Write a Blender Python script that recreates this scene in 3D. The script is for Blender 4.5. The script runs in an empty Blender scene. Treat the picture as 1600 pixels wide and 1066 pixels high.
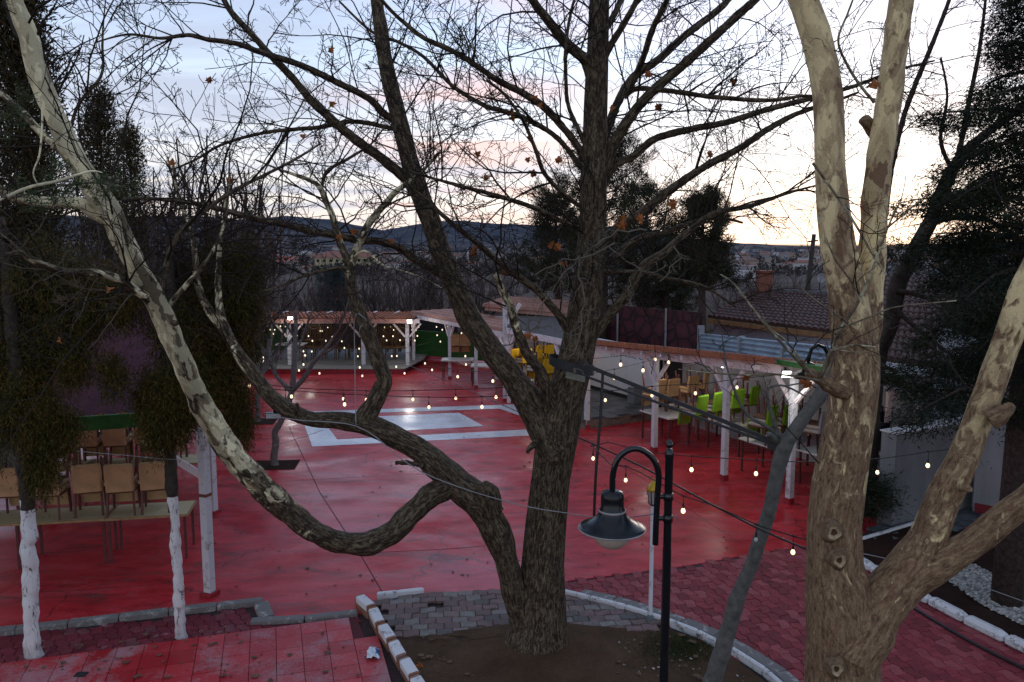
SKY_STRENGTH = 1.0; SUN_E = 0.25
import bpy, math, random
import numpy as np
from mathutils import Vector, Matrix
random.seed(7); rng = np.random.default_rng(11)
SC = bpy.context.scene; COL = SC.collection
PI = math.pi; R = math.radians
# ------------------------------------------------------------------ camera geometry (28 mm lens, 5 m above the court)
FP = 1244.0; TH = math.atan((533-385)/FP); CT, ST = math.cos(TH), math.sin(TH); CH = 5.0
def ray(px, py):
    dx = (px-800)/FP; dy = (533-py)/FP
    return dx, dy*ST+CT, dy*CT-ST
def P(px, py, Y):
    r = ray(px, py); t = Y/r[1]
    return Vector((r[0]*t, Y, CH+r[2]*t))
def G(px, py, z=0.0):
    r = ray(px, py); t = (z-CH)/r[2]
    return Vector((r[0]*t, r[1]*t, z))
def mpp(px, py, Y): return Y/ray(px, py)[1]/FP      # metres per pixel
# ------------------------------------------------------------------ materials
def ramp(n, stops):
    cr = n.color_ramp
    while len(cr.elements) < len(stops): cr.elements.new(0.5)
    for e, (p, c) in zip(cr.elements, stops):
        e.position = p; e.color = (c[0], c[1], c[2], 1) if not isinstance(c, (int, float)) else (c, c, c, 1)
class MT:
    def __init__(s, name):
        s.m = bpy.data.materials.new(name); s.m.use_nodes = True
        s.t = s.m.node_tree; s.b = s.t.nodes['Principled BSDF']; s._c = None
    def n(s, kind, **kw):
        n = s.t.nodes.new('ShaderNode'+kind)
        for k, v in kw.items():
            if hasattr(n, k) and k not in n.inputs: setattr(n, k, v)
            else: n.inputs[k].default_value = v
        return n
    def l(s, a, b): s.t.links.new(a, b)
    def obj(s):
        if s._c is None: s._c = s.n('TexCoord')
        return s._c.outputs['Object']
    def pos(s):
        return s.n('NewGeometry').outputs['Position']
    def attr(s, name):
        return s.n('Attribute', attribute_name=name)
    def noise(s, vec, scale, detail=4, rough=.55, dist=0):
        n = s.n('TexNoise'); n.inputs['Scale'].default_value = scale; n.inputs['Detail'].default_value = detail
        n.inputs['Roughness'].default_value = rough; n.inputs['Distortion'].default_value = dist
        if vec is not None: s.l(vec, n.inputs['Vector'])
        return n.outputs['Fac']
    def mapv(s, vec, scale=(1, 1, 1), rot=(0, 0, 0), loc=(0, 0, 0)):
        n = s.n('Mapping'); n.inputs['Scale'].default_value = scale; n.inputs['Rotation'].default_value = rot; n.inputs['Location'].default_value = loc
        s.l(vec, n.inputs['Vector']); return n.outputs['Vector']
    def cr(s, fac, stops):
        n = s.n('ValToRGB'); ramp(n, stops); s.l(fac, n.inputs['Fac']); return n.outputs['Color']
    def mix(s, fac, a, b, mode='MIX'):
        n = s.n('Mix', data_type='RGBA', blend_type=mode)
        for i, v in ((0, fac), (6, a), (7, b)):
            if isinstance(v, (int, float)): n.inputs[i].default_value = v
            elif isinstance(v, tuple): n.inputs[i].default_value = (v[0], v[1], v[2], 1)
            else: s.l(v, n.inputs[i])
        return n.outputs[2]
    def math(s, op, a, b=0.0):
        n = s.n('Math', operation=op)
        for i, v in ((0, a), (1, b)):
            if isinstance(v, (int, float)): n.inputs[i].default_value = v
            else: s.l(v, n.inputs[i])
        return n.outputs[0]
    def col(s, c):
        if isinstance(c, tuple): s.b.inputs['Base Color'].default_value = (c[0], c[1], c[2], 1)
        else: s.l(c, s.b.inputs['Base Color'])
        return s
    def rough(s, v):
        if isinstance(v, (int, float)): s.b.inputs['Roughness'].default_value = v
        else: s.l(v, s.b.inputs['Roughness'])
        return s
    def bump(s, h, strength=.4, dist=.02):
        n = s.n('Bump'); n.inputs['Strength'].default_value = strength; n.inputs['Distance'].default_value = dist
        s.l(h, n.inputs['Height']); s.l(n.outputs[0], s.b.inputs['Normal']); return s
def simple(name, c, rough=.6, var=.35, scale=6, bump=.0, metal=0, spec=.5, fine=40):
    m = MT(name); o = m.obj()
    f = m.noise(o, scale, 5, .6)
    lo = tuple(x*(1-var) for x in c); hi = tuple(min(1, x*(1+var*.6)) for x in c)
    m.col(m.cr(f, [(.3, lo), (.7, hi)])); m.rough(rough)
    m.b.inputs['Metallic'].default_value = metal; m.b.inputs['Specular IOR Level'].default_value = spec
    if bump: m.bump(m.noise(o, fine, 4), bump, .01)
    return m.m
# ------------------------------------------------------------------ mesh building
def mk_mesh(name, V, F, attrs=None, smooth=False):
    me = bpy.data.meshes.new(name)
    V = np.asarray(V, dtype=np.float32).reshape(-1, 3)
    if isinstance(F, np.ndarray):
        nf, k = F.shape
        me.vertices.add(len(V)); me.vertices.foreach_set('co', V.ravel())
        me.loops.add(nf*k); me.loops.foreach_set('vertex_index', F.astype(np.int32).ravel())
        me.polygons.add(nf); me.polygons.foreach_set('loop_start', np.arange(0, nf*k, k, dtype=np.int32))
        me.update(calc_edges=True)
    else:
        me.from_pydata(V.tolist(), [], F); me.update()
    for an, (kind, data) in (attrs or {}).items():
        a = me.attributes.new(an, kind, 'POINT')
        a.data.foreach_set({'FLOAT': 'value', 'FLOAT_VECTOR': 'vector', 'FLOAT_COLOR': 'color'}[kind], np.asarray(data, dtype=np.float32).ravel())
    if smooth: me.polygons.foreach_set('use_smooth', [True]*len(me.polygons))
    return me
def link(name, me, mat=None, parent=None, loc=(0, 0, 0)):
    o = bpy.data.objects.new(name, me); COL.objects.link(o)
    if mat is not None:
        for x in (mat if isinstance(mat, (list, tuple)) else [mat]): me.materials.append(x)
    if parent is not None: o.parent = parent
    o.location = loc
    return o
def tag(o, label=None, cat=None, group=None, kind=None):
    if label: o['label'] = label
    if cat: o['category'] = cat
    if group: o['group'] = group
    if kind: o['kind'] = kind
    return o
def thing(name, loc, label, cat, group=None, rz=0):
    o = bpy.data.objects.new(name, None); COL.objects.link(o); o.location = loc; o.rotation_euler = (0, 0, rz)
    o.empty_display_size = .2
    return tag(o, label, cat, group)
class MB:
    """world-space mesh collector; build() subtracts the parent's (or org's) location"""
    def __init__(s): s.v = []; s.f = []; s.mi = []; s.cur = 0; s.c = []; s.cc = None
    def add(s, vs, fs):
        b = len(s.v); s.v += [tuple(v) for v in vs]; s.f += [tuple(i+b for i in f) for f in fs]; s.mi += [s.cur]*len(fs)
        s.c += [s.cc if s.cc is not None else 0.5]*len(vs)
        return s
    def box(s, c, size, rz=0, M=None, bev=0):
        x, y, z = size[0]/2, size[1]/2, size[2]/2
        if bev <= 0:
            vs = [Vector((a*x, b*y, d*z)) for d in (-1, 1) for b in (-1, 1) for a in (-1, 1)]
            fs = [(0, 2, 3, 1), (4, 5, 7, 6), (0, 1, 5, 4), (2, 6, 7, 3), (0, 4, 6, 2), (1, 3, 7, 5)]
        else:
            vs = []; e = min(bev, x*.9, y*.9, z*.9)
            prof = [(x-e, y-e, -z), (x, y, -z+e), (x, y, z-e), (x-e, y-e, z)]
            for (px, py, pz) in prof:
                q = e*.6
                for (a, b) in ((px, py-q), (px-q, py), (-px+q, py), (-px, py-q), (-px, -py+q), (-px+q, -py), (px-q, -py), (px, -py+q)):
                    vs.append(Vector((a, b, pz)))
            fs = [tuple(range(7, -1, -1)), tuple(range(24, 32))]
            for k in range(3):
                for i in range(8): fs.append((k*8+i, k*8+(i+1) % 8, (k+1)*8+(i+1) % 8, (k+1)*8+i))
        if M is None: M = Matrix.Rotation(rz, 3, 'Z')
        c = Vector(c)
        return s.add([M @ v + c for v in vs], fs)
    def tube(s, pts, rs, n=8, cap=True):
        pts = [Vector(p) for p in pts]
        if isinstance(rs, (int, float)): rs = [rs]*len(pts)
        vs = []; fs = []
        t = (pts[1]-pts[0]).normalized()
        u = t.orthogonal().normalized()
        for i, p in enumerate(pts):
            a = pts[max(0, i-1)]; b = pts[min(len(pts)-1, i+1)]
            t2 = (b-a).normalized()
            u = (u - t2*u.dot(t2));
            if u.length < 1e-6: u = t2.orthogonal()
            u.normalize(); w = t2.cross(u)
            for k in range(n):
                an = 2*PI*k/n; vs.append(p+(u*math.cos(an)+w*math.sin(an))*rs[i])
        for i in range(len(pts)-1):
            for k in range(n): fs.append((i*n+k, i*n+(k+1) % n, (i+1)*n+(k+1) % n, (i+1)*n+k))
        if cap: fs += [tuple(range(n-1, -1, -1)), tuple(range((len(pts)-1)*n, len(pts)*n))]
        return s.add(vs, fs)
    def bar(s, a, b, w, d=None, up=(0, 0, 1)):
        a, b = Vector(a), Vector(b); d = d or w; t = (b-a); L = t.length; t.normalize()
        u = Vector(up); u = u - t*u.dot(t)
        if u.length < 1e-4: u = Vector((0, 1, 0)) - t*t.y
        u.normalize(); r = t.cross(u)
        M = Matrix((r, t, u)).transposed()
        return s.box((a+b)/2, (w, L, d), M=M)
    def lathe(s, c, prof, n=20):
        c = Vector(c); vs = []; fs = []
        for (r, z) in prof:
            for k in range(n): vs.append(c+Vector((r*math.cos(2*PI*k/n), r*math.sin(2*PI*k/n), z)))
        for i in range(len(prof)-1):
            for k in range(n): fs.append((i*n+k, i*n+(k+1) % n, (i+1)*n+(k+1) % n, (i+1)*n+k))
        if prof[0][0] > 1e-4: fs.append(tuple(range(n-1, -1, -1)))
        if prof[-1][0] > 1e-4: fs.append(tuple(range((len(prof)-1)*n, len(prof)*n)))
        return s.add(vs, fs)
    def prism(s, poly, z0, z1, bottom=False):
        n = len(poly); vs = [(p[0], p[1], z0) for p in poly]+[(p[0], p[1], z1) for p in poly]
        fs = [tuple(range(n, 2*n))]+[(i, (i+1) % n, n+(i+1) % n, n+i) for i in range(n)]
        if bottom: fs.append(tuple(range(n-1, -1, -1)))
        return s.add(vs, fs)
    def poly(s, pts): return s.add(pts, [tuple(range(len(pts)))])
    def build(s, name, mat, parent=None, smooth=False, org=None):
        o_ = Vector(org) if org is not None else (parent.location.copy() if parent is not None else Vector((0, 0, 0)))
        V = np.array([tuple(v) for v in s.v], dtype=np.float32)-np.array(o_, dtype=np.float32)
        me = mk_mesh(name, V, s.f, {'tone': ('FLOAT', s.c)}, smooth)
        if any(s.mi): me.polygons.foreach_set('material_index', s.mi)
        return link(name, me, mat, parent, o_ if parent is None else (0, 0, 0))
def ccw(poly):
    a = sum(poly[i][0]*poly[(i+1) % len(poly)][1]-poly[(i+1) % len(poly)][0]*poly[i][1] for i in range(len(poly)))
    return list(poly) if a > 0 else list(poly)[::-1]
def inpoly(x, y, poly):
    c = False; n = len(poly); j = n-1
    for i in range(n):
        xi, yi = poly[i][0], poly[i][1]; xj, yj = poly[j][0], poly[j][1]
        if (yi > y) != (yj > y) and x < (xj-xi)*(y-yi)/(yj-yi)+xi: c = not c
        j = i
    return c
def copy_tree(o, parent=None):
    c = o.copy(); COL.objects.link(c)
    if parent is not None: c.parent = parent
    for ch in list(o.children): copy_tree(ch, c)
    return c
# ------------------------------------------------------------------ limbs and twigs
def catmull(pts, spacing):
    pts = [np.array(p, float) for p in pts]; out = []
    n = len(pts)
    for i in range(n-1):
        p0 = pts[max(0, i-1)]; p1 = pts[i]; p2 = pts[i+1]; p3 = pts[min(n-1, i+2)]
        L = np.linalg.norm(p2[:3]-p1[:3]); k = max(1, int(L/spacing))
        for j in range(k):
            t = j/k
            out.append(.5*((2*p1)+(-p0+p2)*t+(2*p0-5*p1+4*p2-p3)*t*t+(-p0+3*p1-3*p2+p3)*t**3))
    out.append(pts[-1]); return np.array(out)
def limb_path(pts, Ys):
    """pts (px,py,width px); Ys depth knots spread along the drawn length -> array x,y,z,r"""
    L = [0]
    for a, b in zip(pts[:-1], pts[1:]): L.append(L[-1]+math.hypot(b[0]-a[0], b[1]-a[1]))
    T = np.array(L)/L[-1] if L[-1] > 0 else np.linspace(0, 1, len(pts)); yk = np.interp(T, np.linspace(0, 1, len(Ys)), Ys)
    rows = []
    for (px, py, w), Y in zip(pts, yk):
        p = P(px, py, Y); rows.append((p.x, p.y, p.z, w/2*mpp(px, py, Y)))
    return np.array(rows)
def limb_tube(path, n=14, rough=.05, pale=(0, 0), seed=0, flare=0, collar=0):
    rg = np.random.default_rng(seed+5)
    rmax = path[:, 3].max(); C = catmull(path, max(.02, rmax*.35))
    X = C[:, :3]; r = np.maximum(C[:, 3], .002); K = len(X)
    d = np.r_[0, np.cumsum(np.linalg.norm(np.diff(X, axis=0), axis=1))]
    T = np.gradient(X, axis=0); T /= np.linalg.norm(T, axis=1)[:, None]+1e-9
    u = np.cross(T[0], (.3, .9, .1)); u /= np.linalg.norm(u)
    ang = np.linspace(0, 2*PI, n, endpoint=False)
    V = np.zeros((K, n, 3)); B = np.zeros((K, n, 3))
    ph = rg.uniform(0, 6.28, 12); off = rg.uniform(0, 20)
    nk = rg.poisson(min(14, d[-1]/max(rmax, .02)*.16)) if rmax > .03 else 0; kd_ = rg.uniform(0, d[-1], nk); ka_ = rg.uniform(0, 6.28, nk); kA = rg.uniform(.07, .20, nk); kw = rg.uniform(.45, .95, nk)*rmax
    for i in range(K):
        u = u-T[i]*u.dot(T[i]); u /= np.linalg.norm(u); w = np.cross(T[i], u)
        q = d[i]/max(rmax, .01)
        m = 1+rough*(np.sin(2*ang+q*.7+ph[0])*.6+np.sin(3*ang-q*1.1+ph[1])*.5+np.sin(ang+q*2.3+ph[2])*.5+np.sin(5*ang+q*.4+ph[3])*.35
             + .5*math.sin(q*1.9+ph[4])+.4*math.sin(q*4.3+ph[5]))
        if flare:
            f = math.exp(-d[i]/flare); m = m*(1+f*(.11*np.sin(3*ang+ph[6])+.08*np.sin(5*ang+ph[7])))
        for q_ in range(nk):
            e_ = ((d[i]-kd_[q_])/kw[q_])**2
            if e_ < 6: m = m+kA[q_]*math.exp(-e_)*np.exp(-((np.cos(ang-ka_[q_])-1)*2.4)**2)
        m = m*(1+collar*math.exp(-d[i]/(1.6*r[0]+.005)))
        rr = r[i]*m
        V[i] = X[i]+np.outer(np.cos(ang)*rr, u)+np.outer(np.sin(ang)*rr, w)
        B[i] = np.c_[np.cos(ang)*r[i]+off, np.sin(ang)*r[i], np.full(n, d[i])]
    idx = np.arange(K*n).reshape(K, n); nx = np.roll(idx, -1, axis=1)
    F = np.stack([idx[:-1], nx[:-1], nx[1:], idx[1:]], axis=-1).reshape(-1, 4)
    V = V.reshape(-1, 3); B = B.reshape(-1, 3)
    pl = np.repeat(np.interp(np.linspace(0, 1, K), np.linspace(0, 1, len(pale)), pale), n)
    # end cap as a fan of quads onto the centre point
    V = np.vstack([V, X[-1]+T[-1]*r[-1]*.35]); B = np.vstack([B, B[-1]]); pl = np.r_[pl, pl[-1]]
    e = idx[-1]; F2 = [(e[k], e[(k+1) % n], len(V)-1) for k in range(n)]
    return V, F.tolist()+F2, B, pl, C
def add_limb(name, parent, mat, pts, Ys, n=14, rough=.05, pale=(0, 0), flare=0, seed=None):
    path = limb_path(pts, Ys)
    V, F, B, pl, C = limb_tube(path, n, rough, pale, seed if seed is not None else int(abs(pts[0][0]*7+pts[0][1])), flare, .28 if name in ('limb', 'branch', 'low_limb') else 0)
    V = V-np.array(parent.location)
    o = link(name, mk_mesh(name, V, F, {'bc': ('FLOAT_VECTOR', B), 'pale': ('FLOAT', pl)}, True), mat, parent)
    return C
def tubes_batch(Pt, Rr, sides=3):
    M, K, _ = Pt.shape
    T = np.gradient(Pt, axis=1); T /= np.linalg.norm(T, axis=2)[..., None]+1e-9
    ax = np.where(np.abs(T[:, :1, 2:3]) < .8, np.array([0, 0, 1.]), np.array([1., 0, 0]))
    u = np.cross(T, np.broadcast_to(ax, T.shape)); u /= np.linalg.norm(u, axis=2)[..., None]+1e-9
    w = np.cross(T, u)
    a = np.linspace(0, 2*PI, sides, endpoint=False)
    V = Pt[:, :, None, :]+(u[:, :, None, :]*np.cos(a)[None, None, :, None]+w[:, :, None, :]*np.sin(a)[None, None, :, None])*Rr[:, :, None, None]
    idx = np.arange(M*K*sides).reshape(M, K, sides); nx = np.roll(idx, -1, axis=2)
    F = np.stack([idx[:, :-1], nx[:, :-1], nx[:, 1:], idx[:, 1:]], axis=-1).reshape(-1, 4)
    return V.reshape(-1, 3), F
def resample(C, K):
    d = np.r_[0, np.cumsum(np.linalg.norm(np.diff(C[:, :3], axis=0), axis=1))]
    t = np.linspace(0, d[-1], K)
    return np.stack([np.interp(t, d, C[:, k]) for k in range(4)], axis=1), d[-1]
def spawn(Pp, Rp, nper, lrel, labs=None, sp=(35, 75), up=.12, kink=.22, K=5, rmin=.0015, rmul=(.45, .7), tmin=.12, curve=0, rmaxabs=None):
    M, K0, _ = Pp.shape
    idx = np.repeat(np.arange(M), nper) if np.isscalar(nper) else np.repeat(np.arange(M), nper)
    N = len(idx)
    if N == 0: return np.zeros((0, K, 3)), np.zeros((0, K))
    Lp = np.linalg.norm(np.diff(Pp, axis=1), axis=2).sum(1)
    t = rng.uniform(tmin, .98, N); f = t*(K0-1); i = np.minimum(f.astype(int), K0-2); fr = (f-i)[:, None]
    a = Pp[idx, i]; b = Pp[idx, i+1]; pos = a*(1-fr)+b*fr
    tan = b-a; tan /= np.linalg.norm(tan, axis=1)[:, None]+1e-9
    rad = (Rp[idx, i]*(1-fr[:, 0])+Rp[idx, i+1]*fr[:, 0])*rng.uniform(rmul[0], rmul[1], N)
    if rmaxabs: rad = np.minimum(rad, rmaxabs*rng.uniform(.5, 1, N))
    q = rng.normal(size=(N, 3)); q -= tan*(q*tan).sum(1)[:, None]; q /= np.linalg.norm(q, axis=1)[:, None]+1e-9
    s = np.radians(rng.uniform(sp[0], sp[1], N))[:, None]
    d = tan*np.cos(s)+q*np.sin(s); d[:, 2] += up; d /= np.linalg.norm(d, axis=1)[:, None]
    L = (Lp[idx]*rng.uniform(lrel[0], lrel[1], N)*(1.15-.7*t)) if labs is None else rng.uniform(labs[0], labs[1], N)*(1.1-.45*t)
    out = np.zeros((N, K, 3)); out[:, 0] = pos
    for k in range(1, K):
        out[:, k] = out[:, k-1]+d*(L/(K-1))[:, None]
        d = d+rng.normal(size=(N, 3))*kink; d[:, 2] += curve; d /= np.linalg.norm(d, axis=1)[:, None]
    rr = np.maximum(rad[:, None]*np.linspace(1, .3, K)[None, :], rmin)
    return out, rr
def clean(Pt, Rr, near=3.2):
    ok = Pt[:, :, 1].min(1) > near
    return Pt[ok], Rr[ok]
def twig_crown(limbs, dens, labs, parent, mat, name='twigs', lv2=6, lv3=4, up=.12, near=3.2, kink=.22, rcap=.02, rmin=.0016, labs_r=None, sp=(35, 75), lv4=0):
    """limbs: arrays x,y,z,r (traced); grows three orders of thin side branches from them into one mesh"""
    P1 = []; R1 = []
    for C in limbs:
        c, L = resample(C, 12)
        n = max(1, int(L*dens))
        a, b = spawn(c[None, :, :3], c[None, :, 3], n, None, labs=labs, K=7, up=up, kink=kink*.8, rmaxabs=rcap, rmin=max(.003, rmin*1.5), sp=sp)
        P1.append(a); R1.append(b)
    P1 = np.concatenate(P1); R1 = np.concatenate(R1); P1, R1 = clean(P1, R1, near)
    allV = []; allF = []; base = 0
    P2, R2 = spawn(P1, R1, lv2, (.3, .65), K=5, up=up, kink=kink, rmin=rmin*1.2, sp=sp); P2, R2 = clean(P2, R2, near)
    P3, R3 = spawn(P2, R2, lv3, (.25, .6), K=4, up=up*.8, kink=kink*1.2, rmin=rmin, sp=sp); P3, R3 = clean(P3, R3, near)
    sets = [(P1, R1, 5), (P2, R2, 3), (P3, R3, 3)]
    if lv4:
        P4, R4 = spawn(P3, R3, lv4, (.3, .6), K=3, up=up*.8, kink=kink*1.2, rmin=rmin, sp=sp); P4, R4 = clean(P4, R4, near); sets.append((P4, R4, 3))
    for p, r, s in sets:
        V, F = tubes_batch(p, r, s); allV.append(V); allF.append(F+base); base += len(V)
    V = np.vstack(allV)-np.array(parent.location); F = np.vstack(allF)
    return link(name, mk_mesh(name, V, F), mat, parent), (P1, P2, P3)
def kites(name, pos, d, side, L, W, parent, mat, tone=None):
    """leaf-like kite quads"""
    d = d/(np.linalg.norm(d, axis=1)[:, None]+1e-9); side = side-d*(side*d).sum(1)[:, None]; side /= np.linalg.norm(side, axis=1)[:, None]+1e-9
    L = L[:, None]; W = W[:, None]
    V = np.stack([pos, pos+d*L*.45+side*W, pos+d*L, pos+d*L*.45-side*W], axis=1)
    V = V.reshape(-1, 3)-np.array(parent.location)
    F = np.arange(len(V)).reshape(-1, 4)
    at = {'tone': ('FLOAT', np.repeat(tone if tone is not None else np.full(len(pos), .5), 4))}
    return link(name, mk_mesh(name, V, F, at), mat, parent)
# ------------------------------------------------------------------ materials of the place
def mat_court():
    m = MT('red_court_paint'); p = m.pos()
    big = m.noise(m.mapv(p, (.35, .8, 1)), 1.0, 6, .62, .6)
    mid = m.noise(m.mapv(p, (1.1, 2.2, 1)), 1.3, 6, .65, .4)
    fine = m.noise(p, 14, 5, .7)
    red = m.cr(mid, [(.28, (.26, .012, .017)), (.5, (.47, .026, .036)), (.72, (.58, .055, .068))])
    worn = m.cr(m.math('ADD', m.math('MULTIPLY', big, .75), m.math('MULTIPLY', fine, .25)), [(.52, 0), (.66, 1)])
    c = m.mix(m.math('MULTIPLY', worn, .34), red, (.33, .13, .14))
    st = m.cr(m.noise(m.mapv(p, (.5, 1.7, 1), (0, 0, .35)), .9, 7, .7, 1.2), [(.545, 0), (.68, 1)])
    c = m.mix(m.math('MULTIPLY', st, .78), c, (.085, .035, .032))
    gr = m.cr(m.noise(m.mapv(p, (1.2, 2.4, 1), (0, 0, -.25), (4, 9, 0)), .7, 8, .75, 1.5), [(.55, 0), (.66, 1)])
    c = m.mix(m.math('MULTIPLY', gr, .32), c, (.24, .13, .13))
    ck = m.n('TexVoronoi', feature='DISTANCE_TO_EDGE'); ck.inputs['Scale'].default_value = .33
    wv = m.n('VectorMath', operation='ADD'); nz = m.n('TexNoise'); nz.inputs['Scale'].default_value = 1.1; nz.inputs['Detail'].default_value = 6; m.l(p, nz.inputs['Vector']); m.l(p, wv.inputs[0]); m.l(nz.outputs['Color'], wv.inputs[1]); m.l(wv.outputs[0], ck.inputs['Vector'])
    c = m.mix(m.math('MULTIPLY', m.cr(ck.outputs['Distance'], [(.0015, .75), (.006, 0)]), m.cr(m.noise(p, .3, 2), [(.45, 0), (.55, 1)])), c, (.05, .02, .02))
    chip = m.cr(m.noise(m.mapv(p, (1, 2, 1), (0, 0, .7)), 6, 6, .8), [(.70, 0), (.74, 1)])
    c = m.mix(m.math('MULTIPLY', chip, .5), c, (.45, .36, .35))
    m.col(c)
    wet = m.cr(m.noise(m.mapv(p, (.6, .9, 1)), .55, 5, .6, .8), [(.36, .16), (.48, .32), (.66, .58)])
    m.rough(wet); m.b.inputs['Specular IOR Level'].default_value = .22
    m.bump(m.noise(m.mapv(p, (1, 1.6, 1)), 5, 6, .7), .12, .02); return m.m
def mat_paint_white():
    m = MT('white_court_paint'); p = m.pos()
    f = m.noise(m.mapv(p, (.8, 1.5, 1)), 1.8, 7, .7, .5)
    m.col(m.cr(f, [(.27, (.40, .20, .22)), (.33, (.50, .51, .55)), (.55, (.62, .63, .68)), (.72, (.70, .70, .72))]))
    m.rough(m.cr(m.noise(p, .7, 4), [(.35, .15), (.65, .42)])); m.bump(m.noise(p, 6, 5), .08, .02); return m.m
def mat_paver(name, cols, scale=1, dirt=.5, rough=.75, splash=None):
    m = MT(name); p = m.pos(); t = m.attr('tone').outputs['Fac']
    c = m.cr(t, cols)
    f = m.noise(p, 9, 6, .7); c = m.mix(m.math('MULTIPLY', m.cr(f, [(.42, 0), (.7, 1)]), dirt), c, tuple(x*.35 for x in cols[0][1]))
    g = m.noise(p, 60, 3); c = m.mix(.25, c, m.cr(g, [(.3, (.02, .02, .02)), (.7, (.4, .36, .36))]), 'OVERLAY')
    if splash:
        s = m.cr(m.noise(p, 2.6, 6, .7, .6), [(.60, 0), (.66, 1)]); c = m.mix(m.math('MULTIPLY', s, .6), c, splash)
    m.col(c); m.rough(rough); m.b.inputs['Specular IOR Level'].default_value = .25; m.bump(m.noise(p, 70, 4), .35, .006); return m.m
def mat_tiles():
    m = MT('red_floor_tile'); p = m.pos(); t = m.attr('tone').outputs['Fac']
    c = m.cr(t, [(.0, (.33, .013, .019)), (1, (.48, .030, .038))])
    w = m.math('ADD', m.math('MULTIPLY', m.noise(m.mapv(p, (1, 1, 1)), 1.1, 5, .65, .5), .7), m.math('MULTIPLY', m.noise(p, 28, 4, .8), .33))
    lime = m.cr(w, [(.49, 0), (.60, 1)])
    c = m.mix(m.math('MULTIPLY', lime, .62), c, (.36, .27, .29)); m.col(c)
    m.rough(m.cr(lime, [(0, .42), (1, .7)])); m.bump(m.noise(p, 50, 4), .2, .006); m.b.inputs['Specular IOR Level'].default_value = .25; return m.m
def mat_soil(name, c0, c1):
    m = MT(name); p = m.pos()
    f = m.noise(p, 2.2, 7, .7); g = m.noise(p, 45, 4, .8)
    c = m.cr(f, [(.3, c0), (.7, c1)]); c = m.mix(.55, c, m.cr(g, [(.3, (.01, .008, .006)), (.62, (.3, .25, .2)), (.8, (.7, .6, .5))]), 'OVERLAY')
    m.col(c); m.rough(.95); m.b.inputs['Specular IOR Level'].default_value = .1
    m.bump(m.math('ADD', g, m.noise(p, 12, 4)), .6, .02); return m.m
def mat_kerb(name, base, chip, amount=.5):
    m = MT(name); p = m.pos()
    f = m.math('ADD', m.math('MULTIPLY', m.noise(p, 5, 6, .7, .3), .7), m.math('MULTIPLY', m.noise(p, 40, 4, .8), .3))
    m.col(m.mix(m.cr(f, [(.56-amount*.12, 0), (.60-amount*.12+.03, 1)]), base, chip)); m.rough(.85); m.bump(m.noise(p, 45, 4), .4, .006); return m.m
def mat_plane_bark(name, light, mid, dark, deep=(.05, .04, .03), bmp=.75, sc=1.0):
    """plane-tree bark: peeling plates by the attribute 'pale' (0 fissured dark bark .. 1 smooth camouflage)"""
    m = MT(name); b = m.attr('bc').outputs['Vector']; pl = m.attr('pale').outputs['Fac']
    v = m.mapv(b, (sc, sc, sc*.55))
    w = m.noise(v, 9, 4, .6, 1.0)
    vor = m.n('TexVoronoi', feature='F1'); vor.inputs['Scale'].default_value = 11; vor.inputs['Randomness'].default_value = 1
    dv = m.n('VectorMath', operation='ADD'); nz = m.n('TexNoise'); nz.inputs['Scale'].default_value = 14; nz.inputs['Detail'].default_value = 4
    m.l(v, nz.inputs['Vector']); sc_ = m.n('VectorMath', operation='SCALE'); sc_.inputs['Scale'].default_value = .16
    m.l(nz.outputs['Color'], sc_.inputs[0]); m.l(v, dv.inputs[0]); m.l(sc_.outputs[0], dv.inputs[1]); m.l(dv.outputs[0], vor.inputs['Vector'])
    cell = m.n('SeparateColor'); m.l(vor.outputs['Color'], cell.inputs[0])
    plates = m.cr(cell.outputs[0], [(.0, dark), (.22, dark), (.24, mid), (.52, mid), (.54, light), (1, light)])
    plates.node.color_ramp.interpolation = 'LINEAR'
    big = m.noise(m.mapv(b, (1, 1, .35)), 4.2, 6, .62, .7)
    camo = m.cr(big, [(.425, dark), (.445, mid), (.505, tuple(.7*a+.3*c for a, c in zip(mid, light))), (.525, light), (.7, tuple(x*1.1 for x in light))])
    camo = m.mix(.42, camo, plates)
    fiss = m.noise(m.mapv(b, (1, 1, .16)), 46, 5, .7, .4)
    scal = m.noise(m.mapv(b, (1, 1, .4)), 30, 5, .75, .9)
    rough_c = m.cr(m.math('ADD', m.math('MULTIPLY', fiss, .42), m.math('MULTIPLY', scal, .58)), [(.37, deep), (.475, dark), (.56, tuple(.5*a+.5*c for a, c in zip(dark, mid))), (.66, mid)])
    edge = m.math('ADD', pl, m.math('MULTIPLY', m.math('SUBTRACT', w, .5), 1.4))
    c = m.mix(m.cr(edge, [(.42, 0), (.54, 1)]), rough_c, camo)
    spk = m.noise(b, 120, 3, .7); c = m.mix(.22, c, m.cr(spk, [(.3, (0, 0, 0)), (.7, (1, 1, 1))]), 'OVERLAY')
    m.col(c); m.rough(.85); m.b.inputs['Specular IOR Level'].default_value = .22
    h = m.mix(m.cr(pl, [(.2, 0), (.8, 1)]), m.math('ADD', fiss, m.math('MULTIPLY', scal, .6)), m.math('MULTIPLY', m.noise(b, 30, 5, .7), .35))
    m.bump(h, bmp, .025); return m.m
def mat_foliage(name, cols, rough=.7):
    m = MT(name); t = m.attr('tone').outputs['Fac']
    m.col(m.cr(t, cols)); m.rough(rough); m.b.inputs['Specular IOR Level'].default_value = .2
    return m.m
def emis(name, c, s, sample=False):
    m = MT(name); m.col((.8, .75, .65)); m.b.inputs['Emission Color'].default_value = (*c, 1); m.b.inputs['Emission Strength'].default_value = s
    m.m.cycles.emission_sampling = 'AUTO' if sample else 'NONE'; return m.m
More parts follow.
